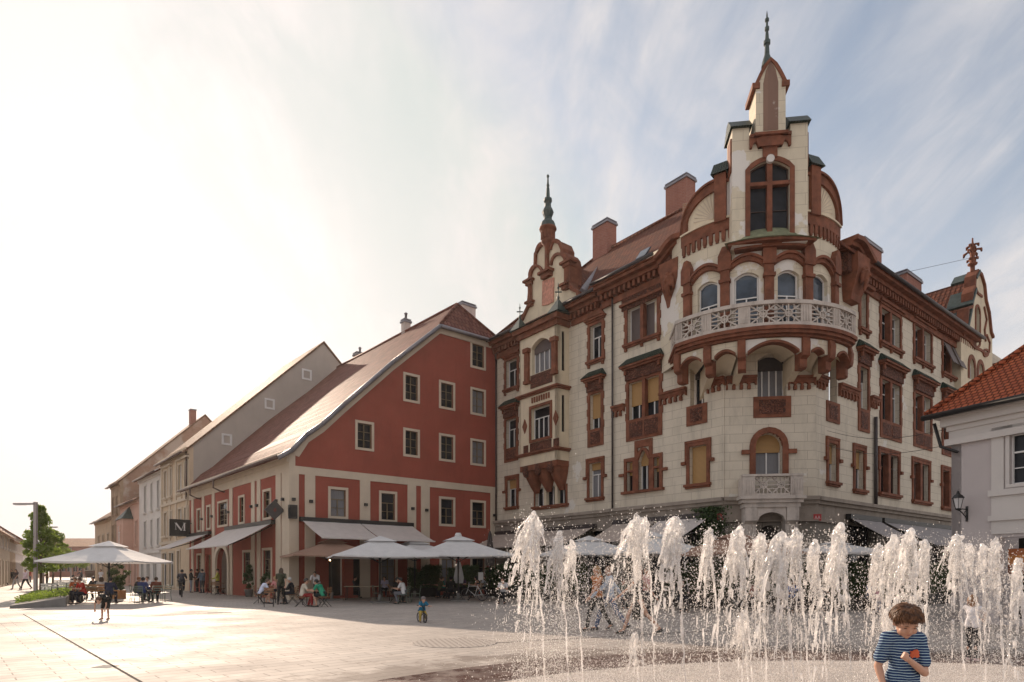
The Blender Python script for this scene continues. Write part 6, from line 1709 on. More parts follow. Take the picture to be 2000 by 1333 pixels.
# red number plates
def plate(F, px, py, txt, label):
    u, z = F.uz(px, py, .12); m = MB(); m.fbox(F, u - .17, u + .17, z - .15, z + .15, .03, .16); o = m.build('house_number_plate', simple('red_enamel', (.42, .05, .05), .4, .05, 3)); tag(o, label, 'number plate')
    m = MB(); 
    for k in (-1, 1):
        c = u + .065 * k
        m.fstrip(F, [(c - .045, z - .07), (c, z + .07), (c + .045, z - .07)], .022, .16, .165)
    m.build('lettering', 'white_frame', o)
plate(K, 1408, 1010, 'A', 'small red number plate on the grey stone left of the entrance balcony')
plate(K, 1596, 1011, 'A', 'small red number plate on the grey stone right of the entrance balcony')
# overhead wire from the end gable finial
m = MB(); p0 = Rw.P(Rw.u(1893), Zp(504, 42), .3); p1 = RP(Rw.u(1803), ZE + 2.6, -3); m.tube([p0, p1], .012, 4); o = m.build('wire', 'black'); tag(o, 'thin dark wire strung from the end gable finial down to the roof', 'wire')
for z0_, z1_, k in ((8.1, 9.3, 'upper'), (7.4, 8.2, 'lower')):
    m = MB(); a_ = Rw.P(.6, z0_, .25); b_ = WF_ = Vector((13.9, 20.0, z1_ - 2.6 if k == 'lower' else z1_ - 3.2)); n_ = 14
    m.tube([a_.lerp(b_, i / n_) - V(0, 0, .35 * sin(pi * i / n_)) for i in range(n_ + 1)], .009, 4); tag(m.build('wire', 'black'), '%s thin dark cable strung from the palace right wing to the lilac house' % k, 'wire')
# birds on the big chimney
pr = []
caps(pr, (0, 0, .16), .07, (0, -.12, .12), .045); caps(pr, (0, -.12, .12), .03, (0, -.26, .08), .012); caps(pr, (0, .06, .2), .04, (0, .09, .27), .036); caps(pr, (0, .12, .27), .014, (0, .17, .26), .006)
for q in (1, -1): caps(pr, (q * .03, 0, .1), .01, (q * .03, .01, .0), .008); caps(pr, (q * .06, 0, .17), .03, (q * .035, -.2, .11), .012)
bme = blob_mesh('bird', pr, .014, 1)
for (px, py, Y, k, yw) in ((1344, 366, 40.5, 'grey bird perched on the right end of the big brick chimney', 60), (1328, 368, 40.6, 'pale bird perched on the left part of the big brick chimney', 240)):
    o = put(bme, 'bird', paint((.30, .28, .27) if yw < 100 else (.62, .6, .58)), None); tag(o, k, 'bird'); o.location = at(px, py, Y); o.rotation_euler = (0, 0, radians(yw)); o.scale = (1.7,) * 3

# ------------------------------------------------------------------ pale house on the right with orange roof
WC = Vector((13.9, 20.0)); WD = Vector((.407, -.914)); WF = Facade(WC, WD)
wh = thing('pale_house', 'low lilac house with orange tiled hip roof at the right edge', 'house', (WC.x, WC.y, 0))
window(wh, WF, (WF.u(1973), WF.u(1973) + 1.1, WF.z(1975, 946), WF.z(1975, 850)), frame='white_frame', cols=2, transom=.36, rows=1, surround='lilac_trim', sw=.1, depth=.12, pane='glass')
opening(wh, WF, (WF.u(1951), 7.5, .15, WF.z(1960, 1050)), name='shop_opening', dep=1.0)
wall_holes(WF, [(0, 0), (8, 0), (8, 6.4), (0, 6.4)], WF.holes, 'wall', ['lilac'], wh, thick=.3)
m = MB(); F_ = Facade(WC, (-WD.y, WD.x), (-WD.x, -WD.y)); m.fbox(F_, 0, 8, 0, 6.4, -.3, -.002); m.build('wall', 'lilac', wh)
m = MB(); u0_ = WF.u(1938); zz = lambda y: WF.z(1945, y)
m.fbox(WF, u0_, 8, zz(958), zz(832), -.02, .05) if False else None
a_ = WF.u(1970); 
for (p, q2, zl, zh) in ((u0_, WF.u(1971) - .12, zz(958), zz(836)), (WF.u(1973) + 1.25, 8, zz(958), zz(836)), (WF.u(1971) - .12, WF.u(1973) + 1.25, WF.z(1975, 846), zz(836))): m.fbox(WF, p, q2, zl, zh, -.02, .05)
m.fbox(WF, u0_ - .06, 8, zz(970), zz(958), -.02, .12); m.fbox(WF, u0_, 8, zz(1010), zz(970), -.02, .05); m.fbox(WF, u0_ - .06, 8, zz(1018), zz(1008), -.02, .12); m.fbox(WF, u0_, 8, zz(1044), zz(1018), -.02, .055)
m.build('panel_mouldings', 'lilac_trim', wh)
m = MB()
for za_, zb_, p in ((6.0, 6.15, .1), (6.15, 6.4, .22), (5.55, 5.75, .14), (5.75, 6.0, .05), (6.4, 6.5, .34)): m.fbox(WF, -p, 8, za_, zb_, -.02, p); m.fbox(F_, .02, 8, za_, zb_, -.02, p)
m.build('cornice', 'lilac_trim', wh)
m = MB(); P = WF.P; e = .5; zE = 6.55; A1 = P(-e, zE, e); A2 = P(9, zE, e); A3 = P(9, zE + 4.6, -4.1); A4 = P(4.1 - .0, zE + 4.6, -4.1); A5 = P(-e, zE, -9)
slab(m, [A1, A2, A3, A4], .12); slab(m, [A1, A4, P(4.1, zE + 4.6, -4.6), A5], .12); rf2 = m.build('roof', 'tile_orange', wh)
m = MB(); m.tube([A1 + V(0, 0, .04), A4 + V(0, 0, .04)], .1, 6); m.build('hip_tiles', 'tile_orange', rf2)
m = MB(); m.tube([P(-e - .05, zE - .08, e + .08), P(9, zE - .08, e + .08)], .09, 8); m.build('gutter', 'black', rf2); m = MB(); m.tube([P(-.35, zE - .25, .3), P(-.25, zE - 1.0, .12), P(.25, zE - 1.25, .1)], .05, 6); m.build('downpipe', 'black', rf2)
# wall lantern
u_, z_ = WF.u(1885, .1), WF.z(1885, 1005, .1)
ln = thing('wall_lantern', 'black cast iron lantern on a scrolled bracket on the pale lilac wall', 'lantern', tuple(WF.P(u_, z_, 0)))
m = MB(); m.fbox(WF, u_ - .03, u_ + .03, z_ - .22, z_ + .25, 0, .03); Q = lambda o_, z, w=0: WF.P(u_, z_ + z, o_)
m.tube([Q(.02, .15), Q(.25, .16), Q(.45, .1)], .018, 6); m.tube([Q(.02, -.15), Q(.12, -.05), Q(.25, .05), Q(.38, .1)], .016, 6); m.tube([Q(.1, .1), Q(.16, .0), Q(.1, -.08), Q(.05, .0)], .012, 5); m.build('bracket', 'black', ln)
c = WF.P(u_, 0, .45); zl = z_ + .12
m = MB(); m.lathe((c.x, c.y), [(.05, zl), (.09, zl + .03), (.075, zl + .05)], 6, smooth=False); m.lathe((c.x, c.y), [(.185, zl + .36), (.13, zl + .44), (.06, zl + .49), (.04, zl + .53), (.05, zl + .55), (.01, zl + .6)], 6, smooth=False)
for k in range(6):
    a_ = pi / 3 * k; m.tube([(c.x + .075 * cos(a_), c.y + .075 * sin(a_), zl + .04), (c.x + .15 * cos(a_), c.y + .15 * sin(a_), zl + .36)], .008, 4)
m.build('lantern_frame', 'black', ln)
M['frost'] = simple('frosted_lantern_glass', (.62, .60, .60), .3, .03, 3)
m = MB(); m.lathe((c.x, c.y), [(.068, zl + .045), (.142, zl + .355)], 6, smooth=False); m.build('lantern_glass', 'frost', ln)
# shop display in pale house
m = MB(); P = WF.P
dz = thing('shop_display', 'orange and brown painted shop display board in the right edge opening', 'display', tuple(P(WF.u(1951) + .2, 0, -.3)))
for k, (za_, zb_, col) in enumerate(((2.05, 2.25, (.40, .14, .06)), (1.75, 2.05, (.55, .22, .07)), (1.5, 1.75, (.22, .08, .04)))):
    m = MB(); m.fbox(WF, WF.u(1955), 5, za_, zb_, -.5 - .02 * k, -.35); m.build('board', paint(col), dz)
# ------------------------------------------------------------------ copies
def children_of(o): return [c for c in bpy.data.objects if c.parent == o]
def copy_tree(o, parent=None):
    c = o.copy(); COL.objects.link(c); c.parent = parent
    for ch in children_of(o): copy_tree(ch, c)
    return c
def dup(proto, loc, rz, label, group=None, scale=None):
    if not proto.get('used'):
        proto['used'] = 1; o = proto
    else:
        o = copy_tree(proto)
    o.location = loc; o.rotation_euler = (0, 0, radians(rz)); o['label'] = label
    if group: o['group'] = group
    if scale: o.scale = scale
    return o

# ------------------------------------------------------------------ awnings
def awning(F, u0, u1, zt, zl, out, label, mat='awning', cass='black', panels=1, drop=.0, group=None):
    c = F.P((u0 + u1) / 2, zt, 0); t = thing('awning', label, 'awning', tuple(c), group)
    m = MB(); m.fbox(F, u0 - .08, u1 + .08, zt - .02, zt + .22, .08, .34); m.build('cassette', cass, t)
    m = MB(); n = 10; W = (u1 - u0) / panels
    for p in range(panels):
        a = u0 + W * p + .03; b = u0 + W * (p + 1) - .03; cols = 6
        def Z(i, j):
            s = j / n; sag = -.05 * sin(pi * s) - .015 * abs(sin(pi * i / cols * 2)); return F.P(a + (b - a) * i / cols, zt + .06 + (zl - zt - .06) * s + sag, .2 + (out - .2) * s)
        for j in range(n):
            for i in range(cols): m.face([Z(i, j), Z(i + 1, j), Z(i + 1, j + 1), Z(i, j + 1)], 0, True)
        m.fbox(F, a, b, zl - .04, zl + .03, out - .04, out + .04)
        if drop: m.fbox(F, a, b, zl - drop, zl - .04, out + .0, out + .01)
    m.build('canopy', mat, t, recalc=False)
    for u in [u0 + .25, u1 - .25] + ([(u0 + u1) / 2] if panels > 1 else []):
        m = MB(); m.tube([F.P(u, zt - .1, .15), F.P(u + .5, (zt + zl) / 2 - .15, out * .5), F.P(u, zl - .02, out - .05)], .03, 6); m.build('folding_arm', 'black', t)
    return t
awning(G, G.u(586), G.u(801), 4.35, 3.32, 2.9, 'pale two panel awning with a black cassette on the red gable wall', panels=2)
awning(S, 1.95, 10.0, 4.28, 2.98, 2.67, 'cream awning stretched from the red street wall beside the corner')
awning(S, 13.8, 19.1, 4.2, 3.15, 2.7, 'cream awning farther down the red street wall under the black sign')
awning(L, L.u(975), L.u(1165), 4.05, 3.05, 2.6, 'beige awning at the left end of the palace ground floor', 'awning_beige', 'pipe')
awning(L, L.u(1205), L.u(1288), 4.15, 3.1, 2.5, 'beige awning in the middle of the left palace wing', 'awning_beige', 'pipe')
awning(L, L.u(1294), L.u(1392), 4.15, 3.1, 2.5, 'beige awning of the left palace wing nearest the tower', 'awning', 'pipe')
awning(Rw, Rw.u(1650), Rw.u(1708), 4.15, 2.9, 2.4, 'grey shaded awning of the right palace wing nearest the tower', 'awning_dark', 'black')
awning(Rw, Rw.u(1716), Rw.u(1852), 4.15, 2.9, 2.6, 'long grey shaded awning at the far end of the right palace wing', 'awning_dark', 'black', panels=2)

# ------------------------------------------------------------------ parasols
def parasol(label, X, Y, half, ze, zt, rot=0, mat='parasol_white', sides=4, polem='black', base=True, cap=False):
    t = thing('parasol', label, 'parasol', (0, 0, 0))
    m = MB(); n = sides; sub = 6; rings = 6; k = half / cos(pi / n)
    def pt(i, j):
        s = j / rings; seg = i // sub; f = (i % sub) / sub
        a0 = 2 * pi * seg / n + pi / n; a1 = a0 + 2 * pi / n
        x = (cos(a0) * (1 - f) + cos(a1) * f) * k * s; y = (sin(a0) * (1 - f) + sin(a1) * f) * k * s
        prof = (1 - s) + .10 * sin(pi * s) * -.6
        sag = -.05 * sin(pi * f) * s
        return (x, y, ze + (zt - ze) * prof + sag)
    for i in range(n * sub):
        for j in range(1, rings): m.face([pt(i, j), pt(i, j + 1), pt((i + 1) % (n * sub), j + 1), pt((i + 1) % (n * sub), j)], 0, False)
        m.face([pt(i, 1), pt((i + 1) % (n * sub), 1), (0, 0, zt)], 0, False)
        a, b = pt(i, rings), pt((i + 1) % (n * sub), rings); m.face([a, b, (b[0], b[1], b[2] - .07), (a[0], a[1], a[2] - .07)])
    cn = m.build('canopy', mat, t, recalc=False)
    m = MB(); kk = k * .30; zz = ze + (zt - ze) * .74
    for i in range(n):
        a0 = 2 * pi * i / n + pi / n; a1 = a0 + 2 * pi / n; m.face([(cos(a0) * kk, sin(a0) * kk, zz + .02), (cos(a1) * kk, sin(a1) * kk, zz + .02), (0, 0, zt + .06)])
    m.build('vent_flap', mat, cn, recalc=False)
    if cap: m = MB(); m.lathe((0, 0), [(.2, zt - .03), (.17, zt + .1), (.12, zt + .18)], 10); m.build('canopy_cap', mat, cn)
    m = MB(); m.lathe((0, 0), [(.045, .05), (.045, zt)], 10); m.build('pole', polem, t)
    for i in range(8):
        a0 = 2 * pi * i / 8 + pi / 4; rr = k * (.97 if i % 2 == 0 or n != 4 else .70)
        if n == 4 and i % 2: rr = half * .97
        m = MB(); m.tube([(0, 0, zt - .12), (cos(a0) * rr * .5, sin(a0) * rr * .5, (ze + zt) / 2 - .15), (cos(a0) * rr * .98, sin(a0) * rr * .98, ze - .08)], .016, 4); m.tube([(0, 0, ze - .35), (cos(a0) * rr * .5, sin(a0) * rr * .5, (ze + zt) / 2 - .15)], .014, 4); m.build('rib', polem, t)
    if base:
        m = MB(); m.box(-.45, .45, -.45, .45, 0, .07); m.lathe((0, 0), [(.09, .07), (.09, .4), (.06, .42)], 8); m.build('base', 'concrete', t)
    t.location = (X, Y, 0); t.rotation_euler = (0, 0, radians(rot)); return t
def pxY(px, Y): return (px - CX) / FPX * Y
parasol('large white square parasol shading the tables at the left by the street trees', pxY(213, 32), 32, 2.2, 2.08, 3.05, 6)
parasol('brown parasol beside the corner of the red house', pxY(648, 34.2), 34.2, 2.35, 2.4, 3.3, 28, 'parasol_brown')
parasol('white parasol over the tables left of the open doorway, nearest the brown one', pxY(742, 31.5), 31.5, 2.45, 2.32, 3.28, 20)
parasol('small white parasol half hidden between the two large white ones', pxY(810, 37), 37, 2.3, 2.5, 3.35, 35)
parasol('big white parasol with a capped top before the right part of the red gable', pxY(895, 33.5), 33.5, 2.6, 2.4, 3.42, 12, cap=True, polem='pipe')
parasol('white parasol before the left palace awning behind the leftmost jets', pxY(1150, 30), 30, 1.9, 2.4, 3.2, 20)
parasol('white parasol behind the fountain in front of the middle palace awnings', pxY(1272, 27.5), 27.5, 1.9, 2.4, 3.25, 10)
parasol('dull brown parasol left of the entrance balcony', pxY(1436, 25.5), 25.5, 1.9, 2.3, 3.1, 20, 'parasol_brown')
parasol('white parasol right of the entrance balcony behind the jets', pxY(1630, 25.5), 25.5, 1.5, 2.35, 2.75, 5)
def closed_parasol(label, X, Y, z0, z1, mat):
    t = thing('closed_parasol', label, 'parasol', (0, 0, 0)); m = MB(); n = 16; prof = [(.22, z0), (.26, z0 + .3), (.2, (z0 + z1) / 2), (.1, z1 - .2), (.03, z1)]
    i0 = len(m.v)
    for r, z in prof:
        for j in range(n): a = 2 * pi * j / n; rr = r * (1.15 if j % 2 else .85); m.v.append(Vector((rr * cos(a), rr * sin(a), z)))
    for k in range(len(prof) - 1):
        for j in range(n): j2 = (j + 1) % n; m.f.append((i0 + k * n + j, i0 + k * n + j2, i0 + (k + 1) * n + j2, i0 + (k + 1) * n + j)); m.mi.append(0); m.sm.append(False)
    m.build('folded_canopy', mat, t); m = MB(); m.lathe((0, 0), [(.04, .05), (.04, z1)], 8); m.build('pole', 'black', t); m = MB(); m.box(-.35, .35, -.35, .35, 0, .07); m.build('base', 'concrete', t)
    t.location = (X, Y, 0)
M['fold_dark'] = fabric('dark_folded_canvas', (.07, .055, .05), .05)
closed_parasol('dark closed parasol standing by the junction of red house and palace', pxY(957, 38), 38, 1.9, 4.0, 'fold_dark')
closed_parasol('folded white parasol under the big capped white parasol', pxY(896, 35.2), 35.2, .9, 2.2, 'parasol_white')

# ------------------------------------------------------------------ furniture
def proto_bistro():
    t = thing('folding_chair', 'x', 'chair', (0, 0, 0), 'slatted folding chairs at the cafe tables'); b = 'chair_wood'
    m = MB(); [m.box(-.2, .2, -.2 + i * .085, -.13 + i * .085, .44, .46) for i in range(5)]; m.box(-.2, -.18, -.2, .21, .425, .44); m.box(.18, .2, -.2, .21, .425, .44); m.build('seat', b, t)
    m = MB(); [m.box(-.2, .2, -.235 - i * .012, -.22 - i * .012, .62 + i * .09, .68 + i * .09) for i in range(3)]; m.box(-.2, -.18, -.222, -.2, .46, .9); m.box(.18, .2, -.222, -.2, .46, .9); m.build('backrest', b, t)
    for s in (-1, 1):
        m = MB(); m.tube([(.2 * s, -.22, .62), (.2 * s, .22, .01)], .013, 5); m.build('leg', 'black', t)
        m = MB(); m.tube([(.18 * s, .18, .45), (.18 * s, -.24, .01)], .013, 5); m.build('leg', 'black', t)
    return t
def proto_metal(name, mat, grp):
    t = thing(name, 'x', 'chair', (0, 0, 0), grp)
    m = MB(); m.box(-.21, .21, -.2, .22, .44, .455); m.build('seat', mat, t)
    m = MB(); m.tube([(-.2, -.2, .46), (-.2, -.26, .84), (.2, -.26, .84), (.2, -.2, .46)], .013, 6); [m.box(-.19, .19, -.262 + i * .012, -.25 + i * .012, .78 - i * .1, .82 - i * .1) for i in range(3)]; m.build('backrest', mat, t)
    for sx in (-1, 1):
        for sy in (-1, 1): m = MB(); m.tube([(.19 * sx, .19 * sy, .44), (.215 * sx, .23 * sy, .01)], .012, 6); m.build('leg', mat, t)
    return t
def proto_table(name, mat, half, legm, lab, grp, L=None):
    t = thing(name, lab, 'table', (0, 0, 0), grp); L = L or half
    m = MB(); m.box(-L, L, -half, half, .72, .75); m.build('tabletop', mat, t)
    for sx in (-1, 1):
        for sy in (-1, 1): m = MB(); m.tube([(L * .85 * sx, half * .8 * sy, .72), (L * .9 * sx, half * .85 * sy, .01)], .018, 6); m.build('leg', legm, t)
    return t
M['chair_wood'] = simple('slatted_brown_wood', (0.22, 0.11, 0.05), .6, .25, 12)
M['green_metal'] = simple('grey_green_painted_metal', (0.16, 0.20, 0.15), .5, .1, 5)
M['light_wood'] = simple('bleached_wood', (0.55, 0.45, 0.33), .6, .15, 8)
M['orange_wood'] = simple('orange_varnished_wood', (0.42, 0.20, 0.08), .5, .2, 8)
bis = proto_bistro(); grn = proto_metal('metal_chair', 'green_metal', 'grey green metal chairs at the cafe tables'); blk = proto_metal('metal_chair', 'black', 'black metal chairs at the palace cafe')
tbs = proto_table('cafe_table', 'chair_wood', .35, 'black', 'x', 'square cafe tables', .45); tbg = proto_table('cafe_table', 'green_metal', .4, 'green_metal', 'x', 'square cafe tables', .4); tbl = proto_table('long_table', 'light_wood', .4, 'black', 'x', None, .9)
def gp(px, fy): v = ground(px, fy); return (v.x, v.y, 0)
LC = 'brown slatted folding chair '
chairs = [(bis, 506, 1180, -70, LC + 'under the man in the pale blue shirt'), (bis, 572, 1180, 100, LC + 'under the grey haired diner in black'), (bis, 588, 1186, -80, LC + 'under the diner in beige with red trousers'),
    (bis, 634, 1186, 85, LC + 'under the diner in the green top'), (bis, 541, 1171, 150, LC + 'under the diner in the pink top'), (bis, 456, 1160, -60, LC + 'standing empty beside the potted conifer'), (bis, 525, 1186, 20, LC + 'empty with its back to the camera near the standing woman'),
    (grn, 322, 1174, 70, 'grey green metal chair standing empty at the right end of the left cafe table'), (grn, 276, 1178, 0, 'grey green metal chair under the person in blue at the left'), (grn, 307, 1176, 40, 'grey green metal chair under the person in rust brown'),
    (grn, 265, 1174, -70, 'grey green metal chair under the person in dark grey at the left'), (grn, 291, 1168, 180, 'grey green metal chair under the person in white at the left table'),
    (grn, 789, 1180, 80, 'grey green metal chair under the man in the spotted shirt'), (grn, 812, 1177, 95, 'grey green metal chair standing empty right of the spotted shirt'), (grn, 738, 1176, -90, 'grey green metal chair standing empty left of the long dark table'),
    (bis, 770, 1178, -80, LC + 'under the dark dressed diner facing the spotted shirt'), (bis, 752, 1167, 180, LC + 'under the diner in lavender'), (bis, 822, 1166, -90, LC + 'under the diner in pale pink'), (bis, 845, 1164, 180, LC + 'under the diner in dark brown'),
    (bis, 868, 1168, 90, LC + 'under the diner in teal'), (bis, 903, 1164, 180, LC + 'under the diner in purple'), (bis, 934, 1168, 90, LC + 'under the bare shouldered diner at the right'), (bis, 430, 1163, -20, LC + 'standing empty before the stone gateway'), (bis, 412, 1162, 160, LC + 'empty at the small table by the gateway')]
for pr_, px, fy, rz, lab in chairs: dup(pr_, gp(px, fy), rz, lab)
for px, fy, rz, lab, p_ in ((524, 1178, 10, 'small brown table between the pale blue shirt and the standing woman', tbs), (612, 1182, 0, 'small brown table the waiter leans over', tbs), (421, 1160, 50, 'small brown table before the stone gateway', tbs), (296, 1172, 10, 'grey green table under the left cafe group', tbg),
    (778, 1174, 0, 'small brown table before the man in the spotted shirt', tbs), (178, 1176, 10, 'grey green table under the white parasol at the left', tbg), (858, 1166, 0, 'dark small table under the capped white parasol', tbs), (918, 1165, 0, 'small brown table beside the parked bicycle', tbs)): dup(p_, gp(px, fy), rz, lab)
dup(tbl, gp(706, 1172), 8, 'long empty table under the white parasol nearest the brown one')
# palace terrace furniture behind the jets
ter = [(1010, 1178), (1065, 1180), (1130, 1182), (1330, 1195), (1378, 1190), (1475, 1196), (1520, 1198), (1570, 1200), (1670, 1190), (1735, 1188), (1790, 1186), (1835, 1184)]
ordn = ['first', 'second', 'third', 'fourth', 'fifth', 'sixth', 'seventh', 'eighth', 'ninth', 'tenth', 'eleventh', 'twelfth', 'thirteenth', 'fourteenth', 'fifteenth', 'sixteenth', 'seventeenth', 'eighteenth', 'nineteenth', 'twentieth', 'twenty-first', 'twenty-second', 'twenty-third', 'twenty-fourth', 'twenty-fifth', 'twenty-sixth', 'twenty-seventh', 'twenty-eighth']
for k, (px, fy) in enumerate(ter): dup(blk, gp(px, fy), (k * 77) % 360, 'black metal chair on the palace terrace behind the jets, %s from the left' % ordn[k])

# benches at the left
def bench(label, px, fy, rz, mat, back=True, L=.85):
    t = thing('park_bench', label, 'bench', (0, 0, 0)); m = MB(); [m.box(-L, L, -.24 + i * .12, -.14 + i * .12, .43, .46) for i in range(4)]; m.build('seat', mat, t)
    if back: m = MB(); [m.box(-L, L, -.30 - i * .02, -.28 - i * .02, .55 + i * .13, .65 + i * .13) for i in range(3)]; m.build('backrest', mat, t)
    for s in (-1, 1): m = MB(); m.box(s * L * .8 - .03, s * L * .8 + .03, -.26, .24, 0, .43); m.box(s * L * .8 - .03, s * L * .8 + .03, -.3, -.25, .43, .85); m.build('leg', 'black', t)
    t.location = gp(px, fy); t.rotation_euler = (0, 0, radians(rz)); return t
M['white_slat'] = simple('pale_bench_slats', (.70, .66, .60), .5, .08, 8)
bench('pale slatted bench beside the bicycle at the concrete planter', 120, 1172, 20, 'white_slat'); bench('orange wooden bench in front of the parasol pole', 186, 1176, 10, 'orange_wood'); bench('pale slatted bench deeper in the row beyond the bicycle', 140, 1158, 20, 'white_slat', L=1.0)

# ------------------------------------------------------------------ bicycles
def proto_bike(name='bicycle', mat='black', wr=.34, wb=1.02, small=False):
    t = thing(name, 'x', 'bicycle', (0, 0, 0)); h = wb / 2
    for s in (-1, 1):
        m = MB(); m.torus((0, h * s, wr), (1, 0, 0), wr - .02, .02, 28, 6); w_ = m.build('wheel', 'black', t)
        m = MB(); m.torus((0, h * s, wr), (1, 0, 0), wr - .045, .010, 24, 5)
        for k in range(10): a = 2 * pi * k / 10; m.tube([(0, h * s, wr), (0, h * s + (wr - .05) * cos(a), wr + (wr - .05) * sin(a))], .003, 3)
        m.build('rim', 'flash', w_)
    m = MB(); z = wr
    if small:
        m.tube([(0, -h, z), (0, -.05, z + .06), (0, h - .08, z + .16), (0, h, z)], .018, 6); m.tube([(0, h - .08, z + .1), (0, h - .13, z + .36)], .016, 6); m.tube([(0, -.12, z + .05), (0, -.15, z + .17)], .015, 6); st = (0, -.15, z + .18); hb = (0, h - .13, z + .36)
    else:
        bb = (0, -.05, .28); se = (0, -.22, .78); hd = (0, .34, .78)
        for a, b in ((bb, se), (se, hd), (bb, (0, .38, .62)), (bb, (0, -h, z)), (se, (0, -h, z)), ((0, .32, .86), (0, .40, .58)), ((0, .40, .58), (0, h, z))): m.tube([a, b], .017, 6)
        m.lathe((0.0, -.05), [(.02, .27), (.02, .29)], 6); st = (0, -.25, .90); hb = (0, .32, .98); m.tube([se, st], .014, 6); m.tube([(0, .32, .86), hb], .014, 6); m.torus((.05, -.05, .28), (1, 0, 0), .085, .008, 16, 4)
    m.build('frame', mat, t)
    m = MB(); m.ball((0, st[1], st[2] + .02), .1, 8, 0, (.75, 1.3, .35)); m.build('saddle', 'black', t)
    m = MB(); w_ = .2 if small else .29; m.tube([(-w_, hb[1] - .06, hb[2] + .03), (-.05, hb[1], hb[2]), (.05, hb[1], hb[2]), (w_, hb[1] - .06, hb[2] + .03)], .013, 6); m.build('handlebar', 'black', t)
    return t
bk = proto_bike(); bkw = proto_bike(mat='white_frame')
dup(bk, gp(140, 1178), 75, 'black bicycle leaning beside the pale bench at the left', 'bicycles on the square'); dup(bk, gp(108, 1180), 60, 'black bicycle at the end of the concrete planter', 'bicycles on the square')
dup(bk, gp(355, 1167), 25, 'dark bicycle under the rider in the shade of the red house', 'bicycles on the square'); dup(bkw, gp(926, 1174), 62, 'bicycle with a pale frame parked right of the capped white parasol', 'bicycles on the square')
dup(bk, gp(160, 1137), 170, 'distant bicycle ridden down the middle of the street', 'bicycles on the square')
bb_ = proto_bike('balance_bike', 'black', .15, .52, True); dup(bb_, gp(824, 1216), -150, 'small black balance bike ridden by the helmeted child')

# ------------------------------------------------------------------ lamp posts, planter, pots
def lamp(label, px, fy, py_top, arm_px, py_arm):
    g_ = ground(px, fy); t = thing('street_lamp', label, 'street lamp', (g_.x, g_.y, 0)); zt = at(px, py_top, g_.y).z; za = at(px, py_arm, g_.y).z
    m = MB(); m.box(g_.x - .08, g_.x + .08, g_.y - .08, g_.y + .08, 0, zt); m.build('post', 'lamp_post', t)
    xa = at(arm_px, 0, g_.y).x; a, b = sorted((xa, g_.x)); m = MB(); m.box(a, b, g_.y - .08, g_.y + .08, za - .07, za + .03); ar_ = m.build('arm', 'lamp_post', t)
    m = MB(); q = xa + (.1 if xa < g_.x else -.7); m.box(q, q + .6, g_.y - .07, g_.y + .07, za - .1, za - .07); m.build('luminaire', 'frost', ar_)
lamp('grey square street lamp with a long arm pointing left, in front of the tree', 69.5, 1168, 981, 27, 984)
lamp('grey street lamp half hidden in the trees, its arm pointing right', 84, 1146, 1024, 112, 1029.5)
lamp('far thin street lamp with an arm pointing left before the red building', 138.5, 1133, 1070, 126, 1071)

def leaves(mb, pts_fn, n, size, seed=1):
    rnd = random.Random(seed)
    for _ in range(n):
        p, sz = pts_fn(rnd); p = Vector(p)
        a = Vector((rnd.gauss(0, 1), rnd.gauss(0, 1), rnd.gauss(0, 1))).normalized(); b = a.orthogonal().normalized(); b.rotate(Matrix.Rotation(rnd.random() * 6.28, 3, a)); c = a.cross(b)
        s = size * sz * (0.7 + .6 * rnd.random())
        mb.face([p + b * s, p + c * s * .5, p - b * s, p - c * s * .5])
def crown_pts(cz, rx, rz, seed, nclump=60, conical=.5, cs=.35):
    rnd = random.Random(seed); cl = []
    while len(cl) < nclump:
        a = rnd.random() * 2 * pi; h = rnd.random() * 2 - 1; rmax = rx * sqrt(max(0, 1 - h * h)) * (1 - conical * (h + .2) * .5 if h > -.2 else 1); rmax = rx * (1.12 * (1 - (h + 1) / 2) ** .75 * min(1, (h + 1.12) * 3)) if conical > .9 else rmax; r = rmax * sqrt(rnd.random())
        if r < rmax * .35: continue
        cl.append((r * cos(a), r * sin(a), cz + h * rz, cs * rx * (.5 + .7 * rnd.random())))
    def f(r_):
        c = cl[int(r_.random() * len(cl))]; d = Vector((r_.gauss(0, 1), r_.gauss(0, 1), r_.gauss(0, 1))); d = d.normalized() * c[3] * r_.random() ** .4
        return (c[0] + d.x, c[1] + d.y, c[2] + d.z * .8), 1
    return f, cl
def tree(label, px, fy, cz, rx, rz, n, seed, size=.075, kind='leaf', con=.5):
    g_ = ground(px, fy); t = thing('street_tree', label, 'tree', (0, 0, 0), 'young street trees in a row'); f, cl = crown_pts(cz, rx, rz, seed, 120, con, .22)
    m = MB(); leaves(m, f, n, size, seed); m.build('crown', kind, t, recalc=False)
    m = MB(); m.tube([(0, 0, 0), (.03, .02, cz - rz * .8), (0, -.02, cz + rz * .5)], [.09, .06, .015], 8)
    for c in cl[::4]: m.tube([(0, 0, max(cz - rz * .9, c[2] - .7)), (c[0] * .5, c[1] * .5, c[2] - .25), c[:3]], [.03, .018, .006], 5)
    m.build('trunk', 'bark', t); t.location = (g_.x, g_.y, 0); return t
tree('tallest young street tree with a pointed fresh green crown, nearest the camera', 79, 1167, 3.5, 1.2, 1.9, 9000, 1, .085, 'leaf', .95)
tree('second street tree, its crown touching the right side of the tallest one', 103, 1151, 3.5, 1.3, 1.55, 9000, 2)
tree('small round street tree just left of the parasol far down the street', 143, 1133, 3.6, 1.35, 1.4, 2500, 3, .12)
tree('small dark street tree above the parasol edge far down the street', 160, 1131, 3.5, 1.35, 1.3, 2500, 4, .12)
tree('third street tree of the row, partly behind the second', 118, 1143, 3.2, 1.2, 1.3, 4000, 6, .1)
